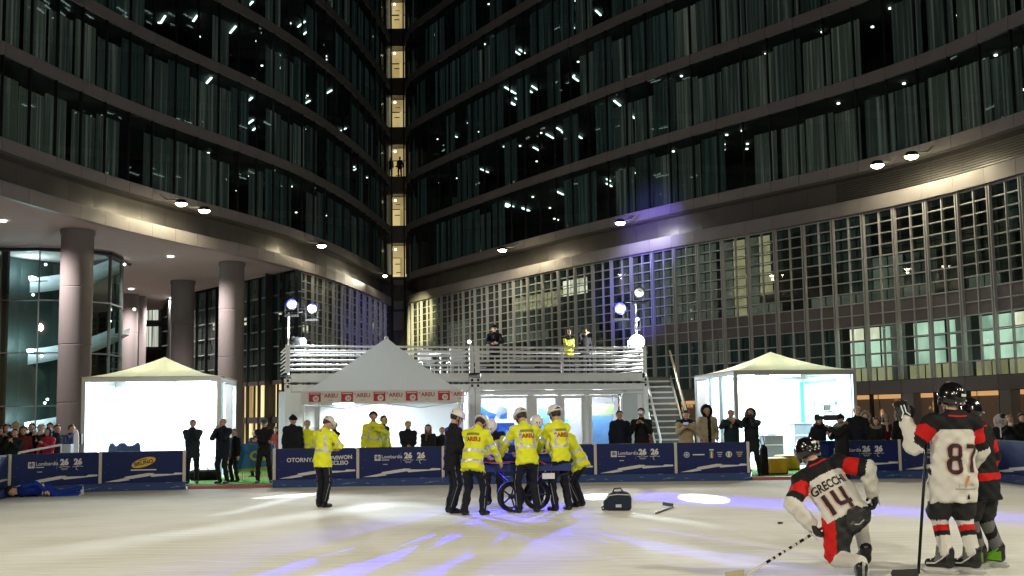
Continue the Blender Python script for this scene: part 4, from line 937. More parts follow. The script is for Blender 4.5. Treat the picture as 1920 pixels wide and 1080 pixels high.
# ------------------------------------------------------------------ stage lights on the terrace ends
def stage_head(name, label, p, aim, col, strength, r=0.14, cat='stage light'):
    o = empty(name, p, 0, label, cat, 'stage lights on the terrace'); d = (Vector(aim)-Vector(p)).normalized(); M3 = d.to_track_quat('Z', 'Y').to_matrix()
    MB().lathe([(0, -0.32), (r*0.7, -0.3), (r*0.95, -0.1), (r*1.08, 0.08), (r*1.08, 0.14), (r*0.95, 0.145)], M_dark, 18, (0, 0, 0), M3).build('housing', o)
    MB().lathe([(r*0.48, 0.134), (r*0.9, 0.13), (r*0.95, 0.11)], mat('rim_'+name+label[:9].replace(' ', '_'), (1, 1, 1), emit=(0.03, 0.03, 1.0) if col[2] > 0.5 and col[0] < 0.9 else col, strength=min(strength, 2.5)), 18, (0, 0, 0), M3).build('lens_ring', o)
    MB().lathe([(0, 0.14), (r*0.48, 0.138), (r*0.5, 0.13)], mat('lens_'+name+label[:9].replace(' ', '_'), (1, 1, 1), emit=col, strength=strength), 18, (0, 0, 0), M3).build('lens', o)
    b = MB(); 
    for sx_ in (-1, 1): b.box((sx_*(r*1.2), 0, -0.16), (0.03, 0.08, 0.42), M_dark)
    b.box((0, 0, -0.38), (r*2.6, 0.12, 0.06), M_dark).build('yoke', o)
    return o
def mast(label, px, y0_, z0_, h, dep, group='light stands on the terrace'):
    p = at_y(px, 640, dep); o = empty('light_stand', (p.x, dep, z0_), 0, label, 'light stand', group)
    MB().tube([(0, 0, 0.06), (0, 0, h)], 0.035, M_white).build('pole', o); MB().box((0, 0, 0.03), (0.5, 0.5, 0.05), M_dark).build('base', o); MB().tube([(-0.45, 0, h), (0.45, 0, h)], 0.03, M_dark).build('crossbar', o)
mast('white light stand at the left end of the terrace', 541, 0, 3.13, 2.1, 34.4); mast('light stand at the right end of the terrace', 1194, 0, 3.13, 2.6, 37.4)
BLUE = (0.16, 0.10, 1.0); ICEC = at_z(985, 960)
pA = at_y(547, 570, 34.3); pB = at_y(585, 578, 34.5); pC = at_y(1163, 578, 37.2); pD = at_y(1197, 548, 37.4); pE = at_y(1195, 641, 37.2); pF = at_y(563, 641, 34.2)
stage_head('stage_light', 'icy white stage light on top of the left stand', pA, (0, 0, 1.4), (0.55, 0.75, 1.0), 30, 0.17)
stage_head('stage_light', 'blue rimmed stage light right of the left stand', pB, (0.5, 0, 1.2), (0.45, 0.6, 1.0), 14, 0.16)
stage_head('stage_light', 'deep blue stage light left of the right stand', pC, (0, 0, 1.5), (0.50, 0.50, 1.0), 16, 0.21)
stage_head('stage_light', 'dark switched off stage light on top of the right stand', pD, (7, 20, 3), (0.02, 0.02, 0.02), 0.0, 0.19)
stage_head('stage_light', 'dazzling white floodlight on the railing at the right end', pE, (0, 0, 1.0), (1, 1, 1), 90, 0.27)
stage_head('stage_light', 'white floodlight on the railing at the left end', pF, (3, 30, 1.5), (0.9, 1, 1.0), 40, 0.15)
stage_head('stage_light', 'small blue lamp low on the right stand', at_y(1195, 598, 37.3), (0.5, 0, 1.3), (0.1, 0.35, 1.0), 8, 0.08)
stage_head('stage_light', 'small white lamp on the middle railing post', at_y(880, 641, 34.9), (0, 0, 1.3), (1, 1, 1), 10, 0.07)
# ------------------------------------------------------------------ what the stage lights throw on the ice and the walls
def aim(px, py, z=0.0): return at_z(px, py, z)
lamp('white_flood_right', 'SPOT', pE+Vector((-0.1, -0.35, 0.05)), 850, (0.95, 0.97, 0.98), aim(820, 1010), 0.10, 60, 0.9)
lamp('white_flood_left', 'SPOT', pF+Vector((0.2, -0.4, 0.25)), 650, (0.95, 0.97, 0.96), aim(1000, 1030), 0.12, 62, 0.9)
lamp('white_flood_left', 'SPOT', pF+Vector((0.1, -0.3, 0.05)), 2600, (0.9, 0.97, 1.0), at_y(640, 690, 33.5), 0.15, 120, 0.6)
lamp('blue_wash', 'SPOT', pC+Vector((-0.1, -0.3, 0)), 13000, (0.02, 0.0, 1.0), aim(800, 1010), 0.15, 13, 0.8)
lamp('blue_wash', 'SPOT', pB+Vector((0.1, -0.3, 0)), 26000, (0.02, 0.0, 1.0), aim(1075, 990), 0.12, 8, 0.7)

wl = at_y(690, 615, 80); lamp('blue_wash', 'SPOT', pC+Vector((-0.1, -0.1, 0.1)), 40000, (0.10, 0.08, 1.0), wl, 0.15, 12, 1.0)
wr_ = at_y(1215, 430, 60.5); lamp('blue_wash', 'SPOT', pB+Vector((0.1, 0.1, 0.2)), 60000, (0.22, 0.16, 1.0), wr_, 0.15, 11, 1.0)
wr2 = at_y(1180, 560, 62); lamp('blue_wash', 'SPOT', pA+Vector((0.1, 0.1, 0.2)), 30000, (0.16, 0.14, 1.0), wr2, 0.15, 12, 0.8)
# sharp white pools and the long blue bar
def pool(px0, px1, py, src, e, col=(1, 1, 1), soft=0.15):
    c = at_z((px0+px1)/2, py); a = at_z(px0, py); b2 = at_z(px1, py); dist = (c-src).length
    lamp('white_pool', 'SPOT', src, e, col, c, 0.01, math.degrees(2*math.atan((b2-a).length/2/dist)), soft)
pool(1272, 1362, 934, pC+Vector((0, -0.4, 0.3)), 35000, (0.95, 0.97, 1)); pool(1090, 1150, 931, pC+Vector((-0.1, -0.4, 0.3)), 60000, (0.95, 0.97, 1))
pool(640, 860, 955, pB+Vector((0.1, -0.4, 0.3)), 4500, (0.80, 0.94, 1), 0.8)
pool(520, 585, 929, pC+Vector((-0.1, -0.4, 0.4)), 30000, (0.95, 0.97, 1)); pool(10, 140, 921, pC+Vector((0, -0.4, 0.5)), 20000, (0.25, 0.5, 1))
def gobo_bar(p, a, b2, width, e, col):
    '''a profile spotlight whose shutters leave only a narrow bar'''
    mid = (a+b2)/2; o = lamp('bar_light', 'SPOT', p, e, col, mid, 0.01, 60, 0.05)
    z = (mid-p).normalized(); x = (b2-a); x = (x-z*x.dot(z)).normalized(); y = z.cross(x)
    o.rotation_euler = Matrix((x, -y, -z)).transposed().to_euler() if Matrix((x, -y, -z)).determinant() > 0 else Matrix((x, y, -z)).transposed().to_euler()
    D = (mid-p).length; d = o.data; d.spot_size = R(70); d.use_nodes = True; t = d.node_tree; em = t.nodes['Emission']; tc = t.nodes.new('ShaderNodeTexCoord'); sp = t.nodes.new('ShaderNodeSeparateXYZ'); t.links.new(tc.outputs['Normal'], sp.inputs[0])
    def m(op, *ins):
        n = t.nodes.new('ShaderNodeMath'); n.operation = op
        for k, v in enumerate(ins):
            if isinstance(v, (int, float)): n.inputs[k].default_value = v
            else: t.links.new(v, n.inputs[k])
        return n.outputs[0]
    yy = m('ABSOLUTE', m('DIVIDE', sp.outputs[1], sp.outputs[2])); mr = t.nodes.new('ShaderNodeMapRange'); mr.inputs[1].default_value = width/D*1.8; mr.inputs[2].default_value = width/D*0.3
    t.links.new(yy, mr.inputs[0]); xx_ = m('ABSOLUTE', m('DIVIDE', sp.outputs[0], sp.outputs[2])); m2 = t.nodes.new('ShaderNodeMapRange'); L_ = (b2-a).length/2/D; m2.inputs[1].default_value = L_*1.0; m2.inputs[2].default_value = L_*0.75; t.links.new(xx_, m2.inputs[0])
    t.links.new(m('MULTIPLY', mr.outputs[0], m2.outputs[0]), em.inputs['Strength'])
gobo_bar(at_z(1210, 406, 12.8)+Vector((-0.5, -1.0, -0.2)), at_z(1230, 931), at_z(2250, 992), 0.33, 95000, (0.03, 0.01, 1.0))

for (ax_, ay), (bx_, by), wd, e in (((905, 978), (570, 1054), 0.20, 80000), ((792, 1028), (600, 1085), 0.22, 80000), ((895, 1044), (800, 1085), 0.15, 60000), ((930, 972), (870, 992), 0.18, 50000), ((1035, 962), (1000, 980), 0.12, 20000)):
    gobo_bar(pC+Vector((-0.1, -0.4, 0.4)), at_z(ax_, ay), at_z(bx_, by), wd, e*0.8, (0.015, 0.0, 1.0))

lamp('flood_glow', 'POINT', pE+Vector((-0.25, -0.3, 0.1)), 480, (0.95, 0.97, 1.0), None, 0.2); lamp('flood_glow', 'POINT', pF+Vector((0.25, -0.3, 0.1)), 520, (0.92, 0.98, 1.0), None, 0.2)

for (ax_, ay), (bx_, by), wd, e in (((610, 962), (425, 988), 0.42, 15000), ((560, 931), (470, 953), 0.10, 14000), ((1150, 960), (1290, 979), 0.10, 4500), ((1240, 1030), (1500, 1068), 0.20, 3200)):
    gobo_bar(pC+Vector((-0.1, -0.4, 0.5)), at_z(ax_, ay), at_z(bx_, by), wd, e, (0.80, 0.93, 1.0))
# ------------------------------------------------------------------ people: one continuous surface grown round a posed skeleton
def surface_nets(d, org, h):
    ins = d < 0; nx, ny, nz = d.shape
    cnt = np.zeros((nx-1, ny-1, nz-1), np.int8)
    for a in (0, 1):
        for b in (0, 1):
            for c in (0, 1): cnt += ins[a:nx-1+a, b:ny-1+b, c:nz-1+c]
    act = (cnt > 0) & (cnt < 8); idx = np.argwhere(act)
    acc = np.zeros((len(idx), 3)); num = np.zeros(len(idx))
    I, J, K = idx.T
    cor = [(a, b, c) for a in (0, 1) for b in (0, 1) for c in (0, 1)]
    D = {q: d[I+q[0], J+q[1], K+q[2]] for q in cor}
    for p in cor:
        for ax in range(3):
            if p[ax]: continue
            q = list(p); q[ax] = 1; q = tuple(q)
            d0, d1 = D[p], D[q]; m = (d0 < 0) != (d1 < 0)
            t = np.where(m, d0/np.where(m, d0-d1, 1), 0)
            pt = np.tile(np.array(p, float), (len(idx), 1)); pt[:, ax] += t
            acc[m] += pt[m]; num[m] += 1
    V = (acc/num[:, None]+idx)*h+org
    vid = -np.ones(act.shape, np.int64); vid[act] = np.arange(len(idx))
    F = []
    for ax in range(3):
        s0 = [slice(None)]*3; s1 = [slice(None)]*3; s0[ax] = slice(0, -1); s1[ax] = slice(1, None)
        ch = ins[tuple(s0)] != ins[tuple(s1)]; e = np.argwhere(ch)
        u, v = (ax+1) % 3, (ax+2) % 3
        ok = (e[:, u] > 0) & (e[:, v] > 0) & (e[:, u] < d.shape[u]-1) & (e[:, v] < d.shape[v]-1); e = e[ok]
        q = []
        for du, dv in ((-1, -1), (0, -1), (0, 0), (-1, 0)):
            c = e.copy(); c[:, u] += du; c[:, v] += dv; q.append(vid[c[:, 0], c[:, 1], c[:, 2]])
        q = np.stack(q, 1); flip = ~ins[e[:, 0], e[:, 1], e[:, 2]]
        q[flip] = q[flip][:, ::-1]; F.append(q)
    F = np.concatenate(F); return V, F[(F >= 0).all(1)]
class Prim:
    def __init__(s, a, b, ra, rb, lab, B=None, ratio=1.0, key='', cut=False):
        s.cut = cut
        s.a = np.array(a, float); s.b = np.array(b, float); s.ra, s.rb, s.lab, s.key, s.ratio = ra, rb, lab, key, ratio
        s.B = np.array(B) if B is not None else None
    def loc(s, P):
        if s.B is None: return P-s.a, s.b-s.a
        q = (P-s.a) @ s.B; bb = (s.b-s.a) @ s.B
        sc = np.array([1, 1/s.ratio, 1]); return q*sc, bb*sc
    def t(s, P):
        q, bb = s.loc(P); return np.clip(q @ bb/max(1e-9, bb @ bb), 0, 1)
    def d(s, P):
        q, bb = s.loc(P); t = np.clip(q @ bb/max(1e-9, bb @ bb), 0, 1)
        r = (np.linalg.norm(q-t[..., None]*bb, axis=-1)-(s.ra+(s.rb-s.ra)*t))*(s.ratio if s.B is not None else 1)
        return np.maximum(r, -q[..., 2]) if s.cut else r
def grow(prims, h, k=0.03, fold=0.0, extra=None, seed=0):
    R_ = np.array([max(p.ra, p.rb) for p in prims])
    lo = np.min([np.minimum(p.a, p.b)-r for p, r in zip(prims, R_)], 0)-0.06; hi = np.max([np.maximum(p.a, p.b)+r for p, r in zip(prims, R_)], 0)+0.06
    n = np.ceil((hi-lo)/h).astype(int)+1
    ax = [lo[i]+h*np.arange(n[i]) for i in range(3)]
    D = np.full(n, 0.25); BD = np.full(n, 9.0); BL = np.zeros(n, np.int16)
    for pi, (p, r) in enumerate(zip(prims, R_)):
        a = np.floor((np.minimum(p.a, p.b)-r-0.07-lo)/h).astype(int).clip(0); b = (np.ceil((np.maximum(p.a, p.b)+r+0.07-lo)/h).astype(int)+1).clip(0, n)
        sl = tuple(slice(x, y) for x, y in zip(a, b))
        G = np.stack(np.meshgrid(*[ax[i][sl[i]] for i in range(3)], indexing='ij'), -1)
        d = p.d(G); o = D[sl]; kk = np.clip(0.5+0.5*(o-d)/k, 0, 1)
        D[sl] = o*(1-kk)+d*kk-k*kk*(1-kk)
        m = d < BD[sl]; BD[sl] = np.where(m, d, BD[sl]); BL[sl] = np.where(m, pi, BL[sl])
    if fold:
        G = np.stack(np.meshgrid(*ax, indexing='ij'), -1); x, y, z = G[..., 0], G[..., 1], G[..., 2]
        D = D+fold*(np.sin(29*z+17*x+seed)*np.sin(19*x-23*y+11*z+2*seed)+0.6*np.sin(47*z-31*x+seed*3)*np.sin(37*y+13*z))*(np.clip(np.array([q.lab in ('top', 'sleeve', 'bottom', 'shorts') for q in prims]), 0, 1)[BL])
    V, F = surface_nets(D, lo, h)
    fc = V[F].mean(1); gi = np.clip(np.round((fc-lo)/h).astype(int), 0, n-1)
    return V, F, BL[gi[:, 0], gi[:, 1], gi[:, 2]], fc

def rm(ax, deg): return np.array(Matrix.Rotation(R(deg), 3, ax))
_HEAD = {}
SKULL = dict(a=(0, -0.018, 0.022), b=(0, 0.012, 0.018))
def head_tpl(h):
    if h in _HEAD: return _HEAD[h]
    P = [Prim((0, -0.022, 0.022), (0, 0.018, 0.016), 0.082, 0.076, 'skin', np.eye(3), 0.98), Prim((0, 0.025, -0.025), (0, 0.055, -0.088), 0.062, 0.034, 'skin'),
         Prim((0, 0.096, 0.005), (0, 0.112, -0.030), 0.009, 0.015, 'skin'), Prim((0.018, 0.094, -0.034), (-0.018, 0.094, -0.034), 0.010, 0.010, 'skin'),
         Prim((0.078, -0.012, 0.012), (0.076, -0.004, -0.028), 0.019, 0.013, 'skin'), Prim((-0.078, -0.012, 0.012), (-0.076, -0.004, -0.028), 0.019, 0.013, 'skin'),
         Prim((0.048, 0.072, 0.024), (0.014, 0.086, 0.024), 0.012, 0.012, 'brow'), Prim((-0.048, 0.072, 0.024), (-0.014, 0.086, 0.024), 0.012, 0.012, 'brow'),
         Prim((0.034, 0.078, 0.002), (0.028, 0.080, 0.002), 0.0125, 0.0125, 'eye'), Prim((-0.034, 0.078, 0.002), (-0.028, 0.080, 0.002), 0.0125, 0.0125, 'eye'),
         Prim((0.042, 0.058, -0.030), (0.030, 0.066, -0.050), 0.026, 0.022, 'skin'), Prim((-0.042, 0.058, -0.030), (-0.030, 0.066, -0.050), 0.026, 0.022, 'skin'),
         Prim((0.018, 0.089, -0.064), (-0.018, 0.089, -0.064), 0.0085, 0.0085, 'lip'),
         Prim((0, -0.025, -0.05), (0, -0.035, -0.19), 0.055, 0.060, 'skin')]
    if h > 0.01:                                            # seen from afar: brows do not read, eyes are small
        for p in P:
            if p.lab == 'brow': p.lab = 'skin'
    V, F, L, fc = grow(P, h, 0.014); lab = np.array([p.lab for p in P]).astype('U8')[L]
    if h > 0.01: lab[(lab == 'eye') & ((np.abs(fc[:, 2]-0.002) > 0.008) | (fc[:, 1] < 0.083))] = 'skin'
    _HEAD[h] = (V, F, lab); return _HEAD[h]
_GEAR = {}
def sk(p, g, z=0.0):      # distance to the skull grown by g
    q = p-np.array([0, -0.006, 0.022+z]); e = np.array([0.086+g, 0.104+g, 0.100+g]); n = np.linalg.norm(q/e, axis=-1); return (n-1)*0.09
def box_field(lo, hi, h):
    ax = [np.arange(a, b, h) for a, b in zip(lo, hi)]; return np.stack(np.meshgrid(*ax, indexing='ij'), -1)
def gear(kind, h):
    """hair and headwear as meshes in head space"""
    key = (kind, h)
    if key in _GEAR: return _GEAR[key]
    lo, hi = (-0.22, -0.24, -0.40), (0.22, 0.24, 0.24); G = box_field(lo, hi, h); x, y, z = G[..., 0], G[..., 1], G[..., 2]
    nz = 0.006*np.sin(90*x+30*z)*np.sin(70*y+50*z)
    lab = None
    if kind in ('short', 'bald', 'curly', 'long', 'bob'):
        g = {'short': 0.012, 'bald': 0.006, 'curly': 0.030, 'long': 0.018, 'bob': 0.02}[kind]
        n2 = nz*(2.2 if kind == 'curly' else 1)
        face = y*0.80-(z-0.052)*0.75                       # positive in front of the hairline
        d = np.maximum(sk(G, g)+n2, np.maximum(face, -(z+0.075-0.5*np.minimum(y, 0))))
        if kind == 'bald': d = np.maximum(d, z-0.075)
        if kind in ('long', 'bob'):
            low = -0.30 if kind == 'long' else -0.12
            for sx_ in (-1, 1):
                d = np.minimum(d, Prim((sx_*0.075, -0.01, 0.03), (sx_*0.085, -0.005, low), 0.035, 0.03, '').d(G)+nz)
            d = np.minimum(d, Prim((0, -0.075, 0.03), (0, -0.085, low), 0.075, 0.07, '', np.eye(3), 0.6).d(G)+nz)
            d = np.maximum(d, np.minimum(1, (y-0.055)))
    elif kind == 'beanie':
        d = np.maximum(sk(G, 0.020+0.0)+0.0015*np.sin(160*x), -(z-0.022+0.15*y)); d = np.minimum(d, np.maximum(sk(G, 0.028), np.abs(z-0.040+0.15*y)-0.022))
        d = np.minimum(d, Prim((0, -0.02, 0.09), (0, -0.025, 0.135), 0.06, 0.03, '').d(G))
    elif kind == 'pompom':
        d = np.maximum(sk(G, 0.022)+0.0015*np.sin(160*x), -(z-0.022+0.15*y)); d = np.minimum(d, np.linalg.norm(G-np.array([0, -0.02, 0.155]), axis=-1)-0.035+nz)
    elif kind == 'cap':
        d = np.maximum(sk(G, 0.018), -(z-0.035+0.1*y)); d = np.minimum(d, np.maximum(np.abs(z-0.042+0.25*(y-0.1))-0.006, np.linalg.norm(G[..., :2]*np.array([1, 0.75])-np.array([0, 0.075]), axis=-1)-0.085))
    elif kind == 'brimhat':
        d = np.maximum(sk(G, 0.018, 0.02), -(z-0.045)); d = np.minimum(d, np.maximum(np.abs(z-0.052-0.6*x*x)-0.007, np.linalg.norm(G[..., :2]*np.array([1, 0.86]), axis=-1)-0.165))
    elif kind == 'helmet':                                  # white climbing style rescue helmet
        q = np.abs(sk(G, 0.034, 0.012)-0.0)-0.006; d = np.maximum(q, -(z-0.030+0.12*y-0.9*np.minimum(0, y+0.03)**2*8))
        d = np.minimum(d, np.maximum(sk(G, 0.042, 0.012), np.abs(z-0.045+0.12*y)-0.013)); d = np.minimum(d, Prim((0, -0.09, 0.115), (0, 0.085, 0.12), 0.014, 0.014, '').d(G))
        for sx_ in (-1, 1): d = np.minimum(d, Prim((sx_*0.05, -0.08, 0.10), (sx_*0.05, 0.085, 0.095), 0.014, 0.012, '').d(G))
        lab = lambda f: np.where((np.abs(np.abs(f[:, 0])-0.078) < 0.02) & (np.abs(f[:, 2]-0.075) < 0.013) & (np.abs(np.abs(f[:, 1])-0.04) < 0.02) | ((np.abs(np.abs(f[:, 0])-0.028) < 0.012) & (np.abs(f[:, 2]-0.10) < 0.016) & (np.abs(f[:, 1]) > 0.06)), 1, 0)
    elif kind == 'strap':
        d = np.full(G.shape[:3], 1.0)
        for sx_ in (-1, 1):
            d = np.minimum(d, Prim((sx_*0.088, 0.03, 0.05), (sx_*0.066, 0.045, -0.075), 0.009, 0.008, '').d(G)); d = np.minimum(d, Prim((sx_*0.086, -0.04, 0.05), (sx_*0.068, 0.035, -0.06), 0.008, 0.008, '').d(G))
        d = np.minimum(d, Prim((0.066, 0.045, -0.075), (0, 0.062, -0.128), 0.008, 0.008, '').d(G)); d = np.minimum(d, Prim((-0.066, 0.045, -0.075), (0, 0.062, -0.128), 0.008, 0.008, '').d(G))
        d = np.minimum(d, np.maximum(sk(G, 0.012), np.maximum(y+0.01, np.abs(z+0.005)-0.03)))
    elif kind in ('hood', 'furhood'):
        d = np.maximum(np.abs(sk(G, 0.045, -0.01))-0.012, np.maximum(y-0.055, -(z+0.17)))
        d = np.minimum(d, Prim((0, -0.055, -0.10), (0, -0.03, -0.20), 0.095, 0.11, '').d(G))
        q = np.sqrt((np.sqrt((x/0.125)**2+((z+0.01)/0.15)**2)-1)**2*0.0185+(y-0.05)**2)
        d = np.minimum(d, q-(0.036 if kind == 'furhood' else 0.018)+nz*(2.5 if kind == 'furhood' else 0.5)); d = np.maximum(d, -(z+0.20))
        lab = (lambda f: np.where(np.sqrt((np.sqrt((f[:, 0]/0.125)**2+((f[:, 2]+0.01)/0.15)**2)-1)**2*0.0185+(f[:, 1]-0.05)**2) < 0.052, 1, 0)) if kind == 'furhood' else None
    elif kind == 'furcollar':
        q = np.sqrt((np.linalg.norm((G[..., :2]-np.array([0, -0.03]))*np.array([1, 0.95]), axis=-1)-0.125)**2+((z+0.165)-0.25*y*-1-0.02)**2); d = q-0.045+nz*2.5
    elif kind == 'scarf':
        q = np.sqrt((np.linalg.norm(G[..., :2]-np.array([0, -0.02]), axis=-1)-0.078)**2+((z+0.155)*0.8)**2); d = q-0.038+nz
        d = np.minimum(d, Prim((0.03, 0.075, -0.17), (0.05, 0.13, -0.36), 0.035, 0.03, '').d(G)+nz)
    elif kind == 'headphones':
        d = np.full(G.shape[:3], 1.0)
        for sx_ in (-1, 1): d = np.minimum(d, Prim((sx_*0.085, -0.01, 0.0), (sx_*0.10, -0.01, 0.0), 0.035, 0.035, '').d(G))
        d = np.minimum(d, np.maximum(np.abs(sk(G, 0.024))-0.006, np.maximum(np.abs(y+0.01)-0.015, -z)))
    elif kind == 'hockey':
        shell = np.maximum(np.abs(sk(G, 0.034, 0.012))-0.008, -(z+0.035-0.55*np.maximum(y, 0)*1.0-0.35*np.maximum(0, -y-0.05)))
        shell = np.maximum(shell, np.where(y > 0.02, -(z-0.035), -1))
        d = shell
        ridge = np.maximum(sk(G, 0.050, 0.012), np.maximum(np.abs(np.abs(x)-0.045)-0.014, -(z-0.02)))
        d = np.minimum(d, ridge); d = np.minimum(d, np.maximum(sk(G, 0.049, 0.012), np.maximum(np.abs(z-0.03-0.3*y)-0.012, y-0.06)))
        d = np.minimum(d, np.maximum(sk(G, 0.045, 0.005), np.maximum(np.abs(z+0.035)-0.022, y+0.02)))
        d = np.minimum(d, np.maximum(sk(G, 0.048, 0.012), np.maximum(np.abs(x)-0.012, -(z-0.05))))
        for sx_ in (-1, 1):
            d = np.minimum(d, Prim((sx_*0.112, 0.01, -0.01), (sx_*0.108, 0.025, -0.05), 0.022, 0.018, '').d(G)*1.0)
    V, F = surface_nets(d, np.array(lo), h)
    L = lab(V[F].mean(1)) if lab else np.zeros(len(F), int)
    _GEAR[key] = (V, F, L); return _GEAR[key]

def np_mesh(name, V, F, mats, mi, smooth=True):
    me = bpy.data.meshes.new(name); n = len(F); k = F.shape[1]
    me.vertices.add(len(V)); me.vertices.foreach_set('co', V.astype(np.float32).ravel())
    me.loops.add(n*k); me.loops.foreach_set('vertex_index', F.astype(np.int32).ravel())
    me.polygons.add(n); me.polygons.foreach_set('loop_start', np.arange(0, n*k, k, dtype=np.int32))
    me.polygons.foreach_set('material_index', np.asarray(mi, np.int32)); me.polygons.foreach_set('use_smooth', np.full(n, smooth))
    for m in mats: me.materials.append(m)
    me.update(calc_edges=True); return me
SKIN = [mat('skin_a', (0.50, 0.30, 0.21), 0.55, var=0.08), mat('skin_b', (0.42, 0.24, 0.16), 0.55, var=0.08), mat('skin_c', (0.56, 0.36, 0.27), 0.55, var=0.08)]
M_eye = mat('eye', (0.05, 0.04, 0.035), 0.2); M_lip = mat('lip', (0.36, 0.14, 0.12), 0.5)
HAIRC = {'black': (0.012, 0.011, 0.010), 'brown': (0.045, 0.028, 0.018), 'auburn': (0.13, 0.045, 0.02), 'grey': (0.36, 0.34, 0.32), 'white': (0.55, 0.53, 0.48), 'blond': (0.38, 0.25, 0.10)}
def hairm(c): return mat('hair_'+c, HAIRC[c], 0.6, bump=0.6, bscale=60, var=0.3, vscale=30)
M_hiv = mat('hi_vis_yellow', (0.74, 0.78, 0.03), 0.75, bump=0.7, bscale=9, var=0.16, vscale=4, spec=0.2)
M_helm = mat('white_helmet', (0.72, 0.70, 0.64), 0.35); M_vent = mat('helmet_vent', (0.02, 0.02, 0.02), 0.6)

def ik(S, T, l1, l2, pole):
    S, T, pole = (np.array(v, float) for v in (S, T, pole)); v = T-S; L = np.linalg.norm(v)
    if L > (l1+l2)*0.995: T = S+v/L*(l1+l2)*0.995; v = T-S; L = np.linalg.norm(v)
    u = v/L; p = pole-u*(pole @ u); p /= np.linalg.norm(p)+1e-9
    c = (l1*l1+L*L-l2*l2)/(2*l1*L); c = np.clip(c, -1, 1)
    return S+u*l1*c+p*l1*math.sqrt(max(0, 1-c*c)), T
def hand_prims(wr, dirv, palm, side, curl, grow_=0.0, glove=False, gs=1.35):
    f = np.array(dirv)/np.linalg.norm(dirv); n = np.array(palm)-f*(np.array(palm) @ f); n /= np.linalg.norm(n)+1e-9; s = np.cross(f, n)*side   # s points to the thumb
    g = gs if glove else 1.0; P = []
    W = lambda a, b, c: np.array(wr)+(f*a+s*b+n*c)*g
    lab = 'glove' if glove else 'hand'
    rp = 0.018*g
    for b in (-0.026, -0.009, 0.009, 0.026): P.append(Prim(W(0.0, b*0.7, 0), W(0.085, b, 0), rp, 0.0145*g, lab))
    ln = (0.068, 0.082, 0.076, 0.060)
    for j, b in enumerate((0.029, 0.010, -0.010, -0.028)):
        p = W(0.086, b, 0); a = R(curl[0] if hasattr(curl, '__len__') else curl); q = p
        r0 = (0.0115 if not glove else 0.0145)*g
        for kx, part in enumerate((0.45, 0.32, 0.23)):
            ang = a*(0.55+0.75*kx); dv = f*math.cos(ang)+n*math.sin(ang); q2 = q+dv*ln[j]*part*g
            P.append(Prim(q, q2, r0*(1-0.12*kx), r0*(0.92-0.14*kx), lab)); q = q2
    t0 = W(0.022, 0.030, 0.004); t1 = W(0.055, 0.056, 0.020); t2 = W(0.085, 0.056, 0.040)
    P += [Prim(t0, t1, 0.017*g, 0.0135*g, lab), Prim(t1, t2, 0.0130*g, 0.0105*g, lab)]
    if glove: P += [Prim(W(-0.07, 0, 0), W(0.0, 0, 0), 0.052, 0.044, lab), Prim(W(0.0, -0.02, -0.008), W(0.07, -0.024, -0.010), 0.028, 0.024, lab), Prim(W(0.0, 0.02, -0.008), W(0.07, 0.024, -0.010), 0.028, 0.024, lab)]
    return P

